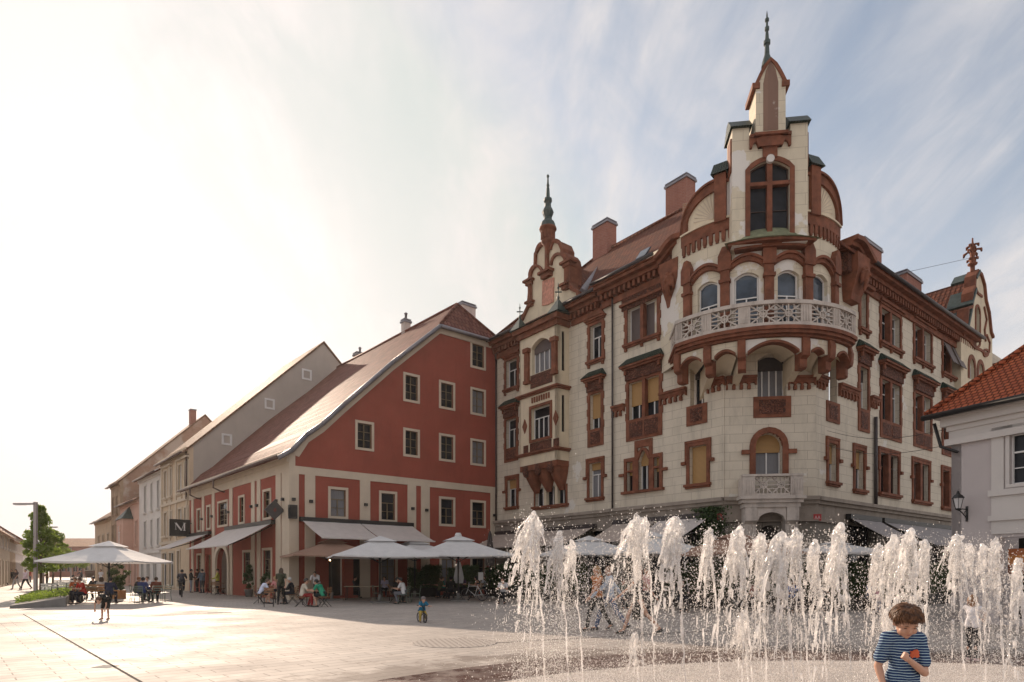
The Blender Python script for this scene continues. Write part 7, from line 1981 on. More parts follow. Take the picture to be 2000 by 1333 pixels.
# planter wedge with ground cover
gA = ground(19, 1189); gB = ground(128, 1186); gC = ground(150, 1160); gD = ground(75, 1164)
t = thing('concrete_planter', 'long concrete wedge planter with low green plants under the street trees', 'planter', (gA.x, gA.y, 0))
m = MB(); m.hexa([gA, gB, gC, gD, gA + V(0, 0, .12), gB + V(0, 0, .40), gC + V(0, 0, .40), gD + V(0, 0, .2)]); m.build('kerb', 'concrete', t)
m = MB()
def pf(r_):
    a = r_.random(); b = r_.random(); p = (gA.lerp(gB, a)).lerp(gD.lerp(gC, a), .1 + .85 * b); z = .15 + .28 * min(1, a * 1.2); return (p.x, p.y, z + r_.random() ** 2 * .28), 1
leaves(m, pf, 9000, .05, 9); m.build('ground_cover', 'leaf', t, recalc=False)
def potted(label, px, fy, h, rx, n, kind, seed, conical=.8, box=False):
    g_ = ground(px, fy); t = thing('potted_plant', label, 'potted plant', (0, 0, 0)); m = MB()
    if box: m.box(-.35, .35, -.3, .3, 0, .5)
    else: m.lathe((0, 0), [(.18, 0), (.26, .42), (.29, .45), (.24, .45)], 12)
    m.build('pot', 'orange_wood' if box else 'concrete', t)
    f, cl = crown_pts(.5 + (h - .5) / 2, rx, (h - .5) / 2, seed, 30, conical); m = MB(); leaves(m, f, n, .05, seed); m.build('foliage', kind, t, recalc=False)
    m = MB(); m.tube([(0, 0, .4), (0, 0, h * .7)], [.03, .012], 6); m.build('stem', 'bark', t); t.location = (g_.x, g_.y, 0)
potted('potted conifer standing before the red street wall', 486, 1166, 1.9, .36, 3500, 'leaf_dark', 11)
potted('bushy dark olive pot behind the pole of the left white parasol', 228, 1170, 2.1, .55, 4000, 'leaf_dark', 12, .1, True)
potted('low bushy plant behind the diner in pink', 528, 1168, 1.4, .6, 3000, 'leaf_dark', 13, .1)
potted('dark plant pot beside the open doorway of the red house', 716, 1164, 1.5, .4, 2500, 'leaf_dark', 14, .2)
potted('tall dark potted plant right of the small white parasol pole', 798, 1158, 2.3, .35, 2500, 'leaf_dark', 15, .3)
# hedges of the palace terrace
def proto_hedge():
    t = thing('planter_hedge', 'x', 'hedge', (0, 0, 0), 'boxed hedges round the palace terrace'); m = MB(); m.box(-.95, .95, -.28, .28, 0, .55); m.build('planter_box', 'shadowy', t)
    m = MB()
    def f(r_): x = r_.uniform(-1.05, 1.05); y = r_.uniform(-.38, .38); top = 1.75 + .22 * sin(x * 3.1) + .12 * sin(x * 7 + 1); return (x, y, .5 + (top - .5) * r_.random() ** .7 + r_.gauss(0, .04)), 1
    leaves(m, f, 7000, .055, 21); m.build('foliage', 'leaf_dark', t, recalc=False); return t
hg = proto_hedge(); places = [(830, 3.4, G), (905, 3.2, G), (975, 5.0, L), (1018, 5.3, L), (1070, 5.4, L), (1125, 5.2, L), (1345, 4.2, L), (1400, 4.0, L), (1465, 4.5, K), (1545, 4.5, K), (1650, 3.6, Rw), (1712, 3.8, Rw), (1765, 4, Rw), (1812, 4, Rw), (1850, 4.2, Rw)]
for k, (px, w_, F) in enumerate(places):
    if F is G: g_ = F.P(F.u(px, 1.3), 0, 1.3); w_ = 1.3
    else: g_ = F.P(F.u(px, w_ * .7), 0, w_ * .7)
    dup(hg, (g_.x, g_.y, 0), math.degrees(atan2(F.d.y, F.d.x)), 'dark boxed hedge along the cafe terraces, %s from the left' % ordn[k])
# ivy climbing at the palace wall
iv = thing('climbing_plant', 'green climbing plant on the grey stone right of the middle awnings', 'plant', tuple(L.P(L.u(1393), 0, .2)))
m = MB(); ui = L.u(1393)
leaves(m, lambda r_: ((lambda u, z, w_: (tuple(L.P(u, z, w_)), 1))(ui + r_.gauss(0, .38), 2.2 + 2.4 * r_.random(), .15 + abs(r_.gauss(0, .22)))), 4500, .07, 31); m.build('foliage', 'leaf_dark', iv, recalc=False)
m = MB(); m.tube([L.P(ui, 0, .15), L.P(ui + .1, 2, .12), L.P(ui, 4.3, .12)], [.04, .03, .015], 6); m.build('stem', 'bark', iv)

# ------------------------------------------------------------------ signs, menu board, lamps
SB = Facade(S.P(18.8, 0, 1.6)[:2], (.749, .6626)); sw_ = 1.45
t = thing('hanging_sign', 'black square hanging sign with a large white serif letter M', 'sign', tuple(SB.P(0, 5, 0)))
m = MB(); m.fbox(SB, 0, sw_, 4.22, 5.5, -.06, .06); o = m.build('sign_board', 'black', t)
m = MB(); a = lambda p, q, wd: m.fstrip(SB, [p, q], wd, .06, .075)
a((.42, 5.22), (.82, 4.66), .11); a((.42, 5.2), (.42, 4.76), .022); a((.80, 4.66), (1.0, 5.22), .025); a((1.02, 5.22), (1.02, 4.66), .09); a((.34, 5.22), (.50, 5.22), .025); a((.92, 5.24), (1.12, 5.24), .025); a((.36, 4.74), (.48, 4.74), .02); a((.92, 4.66), (1.12, 4.66), .02)
m.build('lettering', 'white_frame', o)
m = MB(); m.fbox(SB, sw_, sw_ + .2, 5.2, 5.28, -.03, .03); m.fbox(SB, sw_, sw_ + .2, 4.4, 4.48, -.03, .03); m.build('bracket', 'black', t)
DS = Facade(S.P(.75, 0, .55)[:2], (.749, .6626)); zc_ = S.z(543, 1000)
t = thing('diamond_sign', 'black diamond shaped hanging sign with a dark red mark at the house corner', 'sign', tuple(DS.P(0, zc_, 0)))
m = MB(); hh = .55; m.fprism(DS, [(-hh, zc_), (0, zc_ - hh), (hh, zc_), (0, zc_ + hh)], -.05, .05); o = m.build('sign_board', simple('dark_grey_sign', (.05, .045, .045), .6, .1, 4), t)
m = MB(); m.fprism(DS, [(-.09, zc_ - .02), (.0, zc_ - .13), (.1, zc_ - .02), (.03, zc_ + .13), (-.04, zc_ + .08)], .05, .06); m.build('emblem', simple('dark_red_mark', (.15, .02, .02), .6, .1, 4), o)
m = MB(); m.fbox(DS, hh - .05, hh + .15, zc_ - .04, zc_ + .04, -.03, .03); m.build('bracket', 'black', t)
t = thing('box_lamp', 'tall dark box fitting beside the diamond sign on the corner pilaster', 'box', tuple(G.P(.1, zc_, .2)))
m = MB(); m.fbox(G, -.12, .32, zc_ - .5, zc_ + .25, .07, .3); m.build('housing', 'black', t); m = MB(); m.fbox(G, -.02, .22, zc_ - .4, zc_ + .15, .3, .31); m.build('front_grille', 'shadowy', t)
g_ = ground(939, 1168); t = thing('menu_stand', 'white menu sheet on a thin stand beside the parked bicycle', 'menu stand', (g_.x, g_.y, 0)); m = MB(); m.tube([(g_.x, g_.y, 0), (g_.x, g_.y, 1.1)], .02, 6); m.build('post', 'light_wood', t); m = MB(); m.box(g_.x - .15, g_.x + .15, g_.y - .03, g_.y, 1.05, 1.5); m.build('menu_sheet', 'white_frame', t)
bulb, t_, b_ = newmat('lit_warm_bulb'); b_.inputs['Emission Color'].default_value = (1, .62, .3, 1); b_.inputs['Emission Strength'].default_value = 12
for px, py, k in ((644, 1095, 'small lit bulb hanging in the open doorway under the awning, left one'), (676, 1117, 'small lit bulb inside the second doorway under the awning')):
    p = G.P(G.u(px, -.1), G.z(px, py, -.1), -.1); t = thing('hanging_bulb', k, 'lamp', tuple(p)); m = MB(); m.ball(p, .05, 8); m.build('bulb', bulb, t); m = MB(); m.tube([p + V(0, 0, .04), p + V(0, 0, .5)], .006, 4); m.build('cord', 'black', t)
# ------------------------------------------------------------------ the people on the square
BR_, BK_, GY_, BL_, RD_ = (.06, .035, .02), (.02, .018, .018), (.42, .40, .38), (.40, .27, .12), (.28, .10, .04)
pp('walk', 'person in a dark coat walking at the very left edge of the photo', 5, 1145, 165, (.03, .03, .035), (.03, .03, .035), BK_)
pp('walk', 'person in black behind the person in pale grey trousers at the left', 23, 1143, 190, (.03, .03, .03), (.05, .05, .06), BK_)
pp('walk_f', 'person in dark top and pale grey trousers walking closer at the left', 31, 1151, 185, (.08, .06, .06), (.42, .40, .40), BR_)
pp('walk', 'person in a pale pink shirt and black trousers walking at the left', 50, 1152, 175, (.62, .48, .52), (.02, .02, .025), BK_)
pp('stand', 'distant person in red behind the walker in the pink shirt', 59, 1138, 150, (.45, .10, .08), (.08, .08, .1), BR_)
pp('stand_arms', 'person in a brown jacket standing behind the tree trunk by the lamp post', 92, 1147, 140, (.16, .08, .04), (.05, .05, .06), BR_)
pp('sit_long', 'person in black sitting on the far pale bench at the left', 138, 1158, -60, (.03, .03, .03), (.03, .03, .04), BK_)
pp('ride', 'distant cyclist in dark clothes riding down the street', 160, 1137, 170, (.04, .05, .06), (.03, .03, .04), BK_)
pp('sit', 'seated person in a bright red shirt under the left parasol', 164, 1180, 150, (.42, .035, .025), (.03, .03, .04), BR_)
pp('sit', 'seated person in an orange top left of the bright red shirt', 149, 1176, 200, (.52, .15, .06), (.04, .04, .05), BR_)
pp('sit_long', 'seated person in black with dark hair left of the parasol pole', 186, 1170, 170, (.03, .03, .03), (.03, .03, .04), BK_)
pp('sit_f', 'seated person in a pale grey top in front of the parasol pole', 198, 1175, 30, (.52, .50, .50), (.04, .04, .05), BR_)
pp('sit_long', 'seated person in navy with back to the camera right of the parasol pole', 213, 1180, 10, (.035, .04, .07), (.03, .03, .04), BK_)
pp('stand', 'standing person in a white shirt far behind the left parasol', 197, 1146, 175, (.68, .66, .68), (.10, .10, .13), BR_)
pp('sit_long', 'seated person in dark grey at the left end of the left cafe table', 265, 1174, -70, (.05, .045, .05), (.03, .03, .04), (.30, .12, .05))
pp('sit_long', 'seated person in blue with back to the camera at the left cafe table', 276, 1178, 0, (.045, .06, .16), (.03, .03, .04), BK_)
pp('sit', 'seated person in white facing the camera at the left cafe table', 291, 1168, 180, (.66, .62, .62), (.08, .08, .1), BR_)
pp('sit_long', 'seated person in a rust brown jacket at the right of the left cafe table', 306, 1176, 40, (.18, .06, .04), (.03, .03, .04), BR_)
pp('bend_child', 'barefoot child in black bending down to the paving in the sun', 205, 1211, 180, (.02, .02, .02), (.025, .025, .025), (.10, .05, .025), h=1.2, shoes=(.42, .25, .18))
pp('ride', 'cyclist in dark clothes with back to the camera in front of the town house', 355, 1167, 25, (.045, .045, .055), (.035, .035, .04), BK_)
pp('stand_arms', 'standing person in black with pale jeans before the red wall', 373, 1158, -60, (.025, .025, .025), (.20, .22, .27), BK_)
pp('stand', 'standing person in dark brown between two others before the red wall', 385, 1157, 90, (.07, .04, .03), (.04, .04, .05), BR_)
pp('stand_arms', 'standing person in a slate blue jacket before the red wall', 395, 1159, 60, (.11, .14, .18), (.05, .05, .06), BK_)
pp('stand_arms', 'standing person in a yellow top in front of the stone gateway', 425, 1161, 110, (.50, .48, .10), (.03, .03, .03), BR_)
pp('sit_lean', 'seated man in a pale blue shirt and shorts leaning over the table', 507, 1180, -70, (.62, .66, .82), (.04, .035, .04), BR_)
pp('sit_f', 'seated person in a pink top behind the small brown table', 541, 1171, 150, (.60, .26, .26), (.05, .05, .06), BL_)
pp('walk_f', 'standing woman in dark olive with a backpack seen from behind', 549, 1182, 15, (.07, .075, .05), (.02, .02, .02), BR_)
pp('sit_long', 'grey haired diner in black facing left', 572, 1180, 100, (.025, .025, .03), (.03, .03, .04), (.50, .48, .46))
pp('sit', 'diner in a beige top and dark red trousers facing right', 589, 1186, -75, (.56, .50, .42), (.25, .03, .03), BK_)
pp('stand_lean', 'waiter in a white shirt leaning over the small brown table', 618, 1173, 185, (.76, .74, .76), (.03, .03, .03), BK_)
pp('sit_lean', 'diner in a green top leaning over the table with back to the right', 633, 1186, 80, (.03, .27, .16), (.025, .03, .03), BK_)
pp('sit', 'seated man in a white spotted shirt facing left under the white parasol', 790, 1180, 80, (.64, .62, .62), (.15, .15, .17), BK_)
pp('sit_long', 'seated person in black facing the man in the spotted shirt', 770, 1178, -80, (.02, .02, .02), (.02, .02, .02), BK_)
pp('sit', 'diner in lavender under the white parasol', 752, 1167, 180, (.48, .44, .56), (.05, .05, .06), BR_)
pp('sit_f', 'diner in pale pink right of the spotted shirt', 822, 1166, -90, (.45, .30, .30), (.05, .05, .06), BL_)
pp('sit_long', 'diner in dark brown under the capped white parasol', 845, 1164, 180, (.06, .035, .03), (.03, .03, .04), BR_)
pp('sit', 'diner in teal under the capped white parasol', 868, 1168, 90, (.03, .16, .13), (.03, .03, .04), BK_)
pp('sit_f', 'diner in purple behind the parked bicycle', 903, 1164, 180, (.12, .07, .12), (.03, .03, .04), BR_)
pp('sit_f', 'diner with bare shoulders and dark skirt right of the parked bicycle', 934, 1168, 90, (.42, .22, .15), (.03, .03, .03), BK_)
pp('walk_f', 'blond woman in an orange top walking behind the leftmost jets', 1166, 1233, 120, (.42, .17, .07), (.03, .03, .03), (.36, .22, .11))
pp('walk', 'person in a pale blue jacket and jeans walking behind the jets', 1190, 1232, 95, (.42, .50, .60), (.10, .14, .24), (.22, .12, .07))
pp('walk_skirt', 'striding woman with long red hair in a black dress behind the jets', 1247, 1240, 85, (.015, .015, .015), (.015, .015, .015), (.25, .07, .03), h=1.75)
pp('stand_arms', 'person in a pink top beyond the woman in the black dress', 1264, 1205, 110, (.55, .30, .28), (.03, .03, .035), BR_)
pp('sit', 'seated person in bright blue on the terrace right of the entrance', 1548, 1196, 170, (.06, .14, .40), (.04, .04, .05), BK_)
pp('sit_long', 'seated person in mid blue on the terrace before the right wing', 1700, 1192, 180, (.10, .16, .34), (.04, .04, .05), BR_)
pp('stand_child', 'small child in pink standing before the right terrace', 1716, 1200, 120, (.60, .28, .32), (.45, .42, .45), BR_, h=1.0)
pp('sit_long', 'seated person in black on the terrace before the left wing', 1330, 1196, 180, (.03, .03, .03), (.03, .03, .04), BK_)
pp('stand_child', 'girl in a white top and black trousers reaching into the jets at the right', 1900, 1292, -65, (.68, .66, .68), (.02, .02, .025), (.22, .11, .05), h=1.15, shoes=(.62, .45, .45))
rider = pp('ride_child', 'toddler in a blue shirt and mustard trousers riding the balance bike', 824, 1216, -150, (.02, .14, .24), (.42, .30, .07), (.16, .13, .12), h=.98, shoes=(.06, .06, .06))
pr = []; hd = kit('ride_child')[0]['head']; caps(pr, hd + V(0, -.02, .06), .145, None, None, (.9, 1.05, .85), 14); caps(pr, hd + V(0, .09, .07), .05, hd + V(0, .15, .05), .03)
put(blob_mesh('helmet', pr, .016, 1), 'helmet', paint((.13, .11, .11), .4), rider)
bp_ = thing('backpack', 'dark olive backpack on the back of the standing woman', 'backpack', (0, 0, 0)); pr = []; caps(pr, (0, 0, 0), .13, (0, 0, .25), .12); caps(pr, (0, -.07, .02), .08, (0, -.07, .12), .08)
put(blob_mesh('backpack', pr, .02, 1), 'bag', paint((.05, .055, .035)), bp_); m = MB()
for s in (-1, 1): m.tube([(.1 * s, .1, .3), (.12 * s, .2, .36), (.12 * s, .28, .2), (.1 * s, .12, .0)], .018, 5)
m.build('strap', 'black', bp_); g_ = ground(549, 1182); bp_.location = (g_.x + .05, g_.y - .2, 1.12); bp_.rotation_euler = (0, 0, radians(15))

for kn_, lb, px, fy, yw, sh_, hr in (('sit_long', 'diner in charcoal left of the long empty table', 688, 1168, -90, (.04, .04, .045), BK_), ('sit', 'diner in dull maroon behind the long empty table', 702, 1163, 180, (.14, .03, .03), BR_), ('stand_arms', 'waitress in black standing in the open doorway under the awning', 655, 1163, 190, (.02, .02, .02), BL_),
    ('sit_f', 'diner in faded rose behind the diner in lavender', 765, 1162, 170, (.35, .18, .2), BR_), ('sit_long', 'diner in dark navy behind the spotted shirt', 797, 1164, 160, (.03, .035, .06), BK_), ('sit', 'diner in olive left of the diner in teal', 857, 1170, -80, (.09, .09, .05), BR_),
    ('sit_long', 'diner in black with back to the camera beneath the capped parasol', 880, 1172, 0, (.02, .02, .02), BK_), ('sit_f', 'diner in dark red near the folded white parasol', 890, 1162, 200, (.16, .04, .03), BL_), ('sit', 'diner in pale grey at the far right of the red house terrace', 950, 1164, 150, (.4, .39, .4), BR_), ('stand', 'person in black standing by the menu sheet', 947, 1160, 120, (.02, .02, .02), BK_),
    ('sit', 'diner in white on the palace terrace left of the leftmost jets', 985, 1180, 160, (.5, .48, .48), BR_), ('sit_long', 'diner in dark green on the palace terrace behind the walking people', 1215, 1190, 190, (.04, .07, .05), BK_), ('sit', 'diner in dusty red on the palace terrace under the entrance', 1475, 1196, 170, (.25, .08, .07), BK_), ('sit_long', 'diner in grey on the palace terrace right of the bright blue one', 1590, 1194, 200, (.2, .2, .22), GY_)):
    pp(kn_, lb, px, fy, yw, sh_, (.03, .03, .035), hr)
# ------------------------------------------------------------------ fountain jets
random.seed(77)
JETS = [(1043, 997, 64, 7.4), (1092, 1036, 40, 7.0), (1118, 1052, 26, 8.0), (1243, 1001, 60, 6.7), (1262, 1010, 16, 7.6), (1320, 1004, 54, 6.2), (1387, 1030, 30, 7.5), (1445, 1026, 50, 6.4), (1487, 1040, 34, 7.2),
        (1527, 1036, 58, 6.0), (1556, 1031, 36, 6.9), (1592, 1052, 28, 7.6), (1642, 1018, 48, 5.9), (1716, 1060, 30, 7.3), (1746, 1042, 36, 6.6), (1778, 1030, 44, 6.2), (1806, 1052, 30, 7.4), (1868, 1041, 46, 6.5), (1893, 1060, 26, 7.5), (1919, 1060, 28, 7.1),
        (1946, 1048, 30, 6.3), (1988, 1085, 26, 5.6), (1452, 1192, 50, 6.8), (1240, 1233, 22, 7.0), (1735, 1180, 26, 7.9)]
JLAB = ['tallest frothy jet, leftmost of the curtain of water', 'broad jet just right of the tallest leftmost one', 'thin low jet between the leftmost pair and the gap with walking people', 'tall jet with a leaning crown in front of the blue jacket', 'thin beaded strand of water right of the leaning crown', 'tall smooth tipped jet in front of the second white parasol', 'narrow jet left of the brown parasol', 'wide leaning jet before the entrance bracket', 'clear bubbled jet under the entrance balcony', 'massive frothy jet under the right of the entrance', 'jet joined to the right of the massive frothy one', 'short glassy jet left of the tall right hand plume', 'tall dense plume in front of the right wing awning', 'short glassy jet behind the boy', 'jet with a hollow crown up left of the boy', 'tall jet directly above the boy', 'beaded jet right of the boy', 'jet in front of the corner of the lilac house', 'thin jet right of the lilac house corner', 'jet below the wall lantern', 'bright jet beside the shop display', 'rising strand at the right edge of the photo', 'low mushroom of water left of the boy', 'tiny bubbling jet in the middle foreground', 'low curling splash behind the head of the boy']
drops = []; SHORT = {3: .75, 4: .6, 18: .5, 19: .55, 17: .8, 1: .8, 2: .7}
for k, (px, py, wpx, Y) in enumerate(JETS):
    rnd = random.Random(300 + k); T_ = at(px, py, Y); bx_ = T_.x + (.10 + .05 * rnd.random()) * T_.z / 2.2; by = T_.y + rnd.uniform(-.1, .1)
    W = wpx / FPX * Y; H = T_.z; pr = []; low = py > 1150
    # rising stream, wobbling, thicker towards the top
    n = 22; prev = None
    for i in range(n + 1):
        s = i / n; x = bx_ + (T_.x - bx_) * s ** 1.5 + rnd.gauss(0, .004 + .006 * s); p = V(x, by + (T_.y - by) * s + rnd.gauss(0, .004), H * s * .97)
        r = (.0075 + .0085 * s) * rnd.uniform(.75, 1.35)
        if prev is not None: caps(pr, prev[0], prev[1], p, r, n=7)
        prev = (p, r)
    # falling sheets and strands
    ns = int(14 + 105 * W)
    for q in range(ns):
        drift = -W * 1.05 * rnd.random() ** 1.3 if rnd.random() < .78 else W * .35 * rnd.random()
        dy = rnd.gauss(0, W * .35); vz = rnd.uniform(-.9, .25); tmax = rnd.uniform(.20, .58) * (.5 if low else SHORT.get(k, 1)); t_ = 0; prev = None
        ox = rnd.gauss(0, W * .09); st = V(T_.x + ox, T_.y + rnd.gauss(0, W * .08), H - abs(rnd.gauss(0, .07)) - .015 - 1.3 * abs(ox) - .02 * max(0, vz))
        r0 = rnd.uniform(.008, .026) * (.75 + W)
        ph = rnd.random() * 6
        while t_ < tmax:
            p = st + V(drift * (t_ / .42) ** 1.0 + .012 * sin(ph + t_ * 40), dy * t_ / .4 + .012 * cos(ph + t_ * 35), vz * t_ - 4.9 * t_ * t_)
            r = max(.0045, r0 * (1 - t_ / tmax * .75) * rnd.uniform(.75, 1.2) * (1.25 if t_ > .26 else 1))
            if prev is not None and not (t_ > .26 and rnd.random() < .62): caps(pr, prev[0], prev[1], p, r, n=6)
            else: caps(pr, p, r, n=5)
            prev = (p, r); t_ += .022
            if t_ > .1:
                for _ in range(2):
                    drops.append((p + V(rnd.gauss(0, .05), rnd.gauss(0, .05), rnd.gauss(0, .05)), rnd.uniform(.002, .007)))
    for q in range(14 if W > .15 else 7): z_ = abs(rnd.gauss(0, .10)); caps(pr, T_ + V(rnd.gauss(-W * .1, .25) * z_ * 1.2, rnd.gauss(0, .3) * z_, -z_ - .02), rnd.uniform(.014, .034) * (.6 + W), n=7)
    me = blob_mesh('water_jet', pr, .0085, 1, .006, 19, k)
    o = put(me, 'water_jet', 'water', None); tag(o, JLAB[k], 'water jet', 'jets of the plaza fountain'); 
    # loose droplets falling round the jet
    for q in range(int((1100 + 5200 * W) * (.4 if low else 1))):
        f = rnd.random() ** .75; z = H * (1 - f) * 1.02; sp = W * (.35 + 1.1 * f) + .06
        drops.append((V(T_.x - W * .3 * f + rnd.gauss(0, sp * .75), T_.y + rnd.gauss(0, sp), z + rnd.gauss(0, .03)), (.0016 + .0052 * rnd.random() ** 2.6)))
rnd = random.Random(9)
for q in range(34000):      # fine splash just above the wet floor
    x = rnd.uniform(.0, 8.2); y = rnd.uniform(6.2, 10.6); drops.append((V(x, y, abs(rnd.gauss(0, .13)) + .01), .002 + .0045 * rnd.random() ** 2))
for q in range(14000):
    drops.append((V(rnd.uniform(.3, 7.6), rnd.uniform(5.9, 8.2), 2.0 * rnd.random() ** 1.6), .0015 + .0045 * rnd.random() ** 3))
for q in range(3500):
    drops.append((at(1190, 1150, 6.4) + V(rnd.gauss(0, .22), rnd.gauss(0, .2), rnd.gauss(0, .28)), .0018 + .004 * rnd.random() ** 2))
for q in range(4500):
    drops.append((V(.55 + rnd.gauss(-.15, .28), 7.4 + rnd.gauss(0, .4), abs(rnd.gauss(.7, .5))), .0015 + .005 * rnd.random() ** 2.5))
vs = []; fs = []
for p, r in drops:
    if p.z < r: continue
    i = len(vs); e = 1.0 + random.random() * .8
    for d in ((r, 0, 0), (-r, 0, 0), (0, r, 0), (0, -r, 0), (0, 0, r * e), (0, 0, -r * e)): vs.append((p.x + d[0], p.y + d[1], p.z + d[2]))
    for f in ((0, 2, 4), (2, 1, 4), (1, 3, 4), (3, 0, 4), (2, 0, 5), (1, 2, 5), (3, 1, 5), (0, 3, 5)): fs.append(tuple(i + a for a in f))
me = bpy.data.meshes.new('water_spray'); me.from_pydata(vs, [], fs); me.polygons.foreach_set('use_smooth', [True] * len(fs)); me.update()
o = put(me, 'water_spray', 'drop', None); tag(o, 'fine droplets of spray hanging round the fountain jets', 'spray', kind='stuff')
# ------------------------------------------------------------------ the boy in the striped shirt (faces the camera)
BX, BY = (1766 - CX) / FPX * 4.7, 4.7
boy = thing('person', 'boy in a navy and white striped shirt looking down with one hand raised', 'person', (0, 0, 0))
def bl(px, py, y=0.0):   # local point: facing +Y locally, turned to the camera later
    return V(-(px - 1766) / FPX * 4.7 / .95, y, (CAMZ + (HY - py) / FPX * 4.7) / .95)
hd = bl(1762, 1217, .05); hz = hd.z
# head frame: looks down and a little towards his right
tilt = Matrix.Rotation(radians(-30), 3, 'X'); turn = Matrix.Rotation(radians(-6), 3, 'Z')
HM = turn @ tilt
def hp(x, y, z): return hd + HM @ V(x, y, z)
Bd = []; 
caps(Bd, hp(0, -.012, .022), .088, None, None, (.88, 1.02, .98), 20); caps(Bd, hp(0, .012, -.03), .066, hp(0, .036, -.072), .036, n=16)
for q in (1, -1):
    caps(Bd, hp(.036 * q, .050, -.032), .030, n=12); caps(Bd, hp(.030 * q, .026, -.062), .030, n=10); caps(Bd, hp(.026 * q, .068, .022), .016, hp(.048 * q, .056, .018), .012, n=8)
    caps(Bd, hp(.078 * q, -.006, -.012), .016, hp(.080 * q, -.010, .010), .014, n=8)
caps(Bd, hp(0, .078, .004), .008, hp(0, .092, -.022), .0125, n=10); caps(Bd, hp(.009, .086, -.025), .008, hp(-.009, .086, -.025), .008, n=8)
caps(Bd, hp(-.017, .068, -.054), .0075, hp(.017, .068, -.054), .0075, n=8); caps(Bd, hp(-.014, .066, -.064), .0075, hp(.014, .066, -.064), .0075, n=8); caps(Bd, hp(0, .056, -.084), .018, n=10)
nk = V(.0, -.03, 1.20); ch = V(0, -.02, 1.07); pel = V(0, -.03, .74)
caps(Bd, nk + V(0, 0, -.03), .044, hd + V(0, -.02, -.03), .045, n=12)
Sh = []; Tr = []; Fo = []
shL = V(-.125, -.01, 1.150); shR = V(.125, -.015, 1.155)      # his left is local -X (right in the picture)
elL = bl(1796, 1312, .06); wrL = bl(1744, 1280, .175)
elR = V(.17, -.06, .93); wrR = V(.165, .02, .76)
for A, e in ((Bd, 0), (Sh, .014)):
    caps(A, ch + V(0, 0, .02), .092 + e, None, None, (1.22, .82, 1.15), 16); caps(A, ch, .088 + e, V(0, -.02, .86), .082 + e, n=14); caps(A, V(.045, -.02, .86), .068 + e, V(.045, -.03, .76), .07 + e, n=12); caps(A, V(-.045, -.02, .86), .068 + e, V(-.045, -.03, .76), .07 + e, n=12)
    for s_ in (shL, shR): caps(A, s_, .042 + e, ch + V(s_.x * .35, 0, .08), .06 + e, n=12)
caps(Sh, V(0, -.03, .80), .088, V(0, -.03, .70), .096, n=14); caps(Sh, V(.05, -.03, .78), .075, V(.05, -.03, .69), .08, n=12); caps(Sh, V(-.05, -.03, .78), .075, V(-.05, -.03, .69), .08, n=12)
for s_, e_, w_ in ((shL, elL, wrL), (shR, elR, wrR)):
    caps(Bd, s_, .038, e_, .030, n=12); caps(Bd, e_, .031, e_.lerp(w_, .3), .030, n=12); caps(Bd, e_.lerp(w_, .3), .030, w_, .0185, n=12)
    caps(Sh, s_, .054, s_.lerp(e_, .68), .055, n=12)
# his left hand: closed loosely in front of the far shoulder
d = (wrL - elL).normalized(); fwd = V(0, 1, 0); a = d.cross(fwd).normalized(); b = a.cross(d).normalized()
pc = wrL + d * .032
for o_ in (-.016, -.005, .006, .017): caps(Bd, wrL + d * .006 + a * o_ * .6, .0145, wrL + d * .052 + a * o_ * 1.05, .0125, n=8)
for i, (o_, L_) in enumerate(((-.021, .026), (-.0075, .030), (.0065, .029), (.020, .023))):
    k0 = wrL + d * .058 + a * o_; k1 = k0 + (d * .55 + b * .75).normalized() * L_; k2 = k1 + (-d * .75 + b * .5).normalized() * L_ * .8; k3 = k2 + (-d * .8 - b * .35).normalized() * L_ * .55
    caps(Bd, k0, .0088, k1, .0082, n=8); caps(Bd, k1, .0082, k2, .0075, n=8); caps(Bd, k2, .0074, k3, .0068, n=8)
t0 = wrL + d * .018 - a * .016 + b * .008; t1 = t0 + (d * .6 - a * .35 + b * .75).normalized() * .03; t2 = t1 + (d * .5 + a * .5 + b * .4).normalized() * .024
caps(Bd, t0, .011, t1, .0095, n=8); caps(Bd, t1, .0092, t2, .0078, n=8)
hand_prims(Bd, elR, wrR, 1, .5, .72)
for s in (1, -1):
    hip = V(.07 * s, -.03, .72); kn = V(.08 * s, 0, .39); an = V(.085 * s, -.03, .07); toe = an + V(.015 * s, .13, -.045)
    caps(Bd, hip, .07, kn, .046, n=12); caps(Bd, kn, .046, an, .03, n=10); caps(Bd, an, .032, toe, .026, n=10)
    for i in range(5): caps(Bd, toe + V(-.024 + i * .012, 0, -.006), .008, toe + V(-.026 + i * .013, .03 - abs(i - 1) * .003, -.008), .007, n=6)
    caps(Tr, hip + V(0, 0, .04), .086, kn + V(0, 0, .04), .072, n=12); caps(Tr, V(.04 * s, -.03, .76), .085, V(0, -.03, .72), .085, n=10)
body = put(blob_mesh('boy_body', Bd, .0052, 2), 'body', simple('child_skin', (0.56, 0.31, 0.21), 0.5, 0.06, 25), boy)
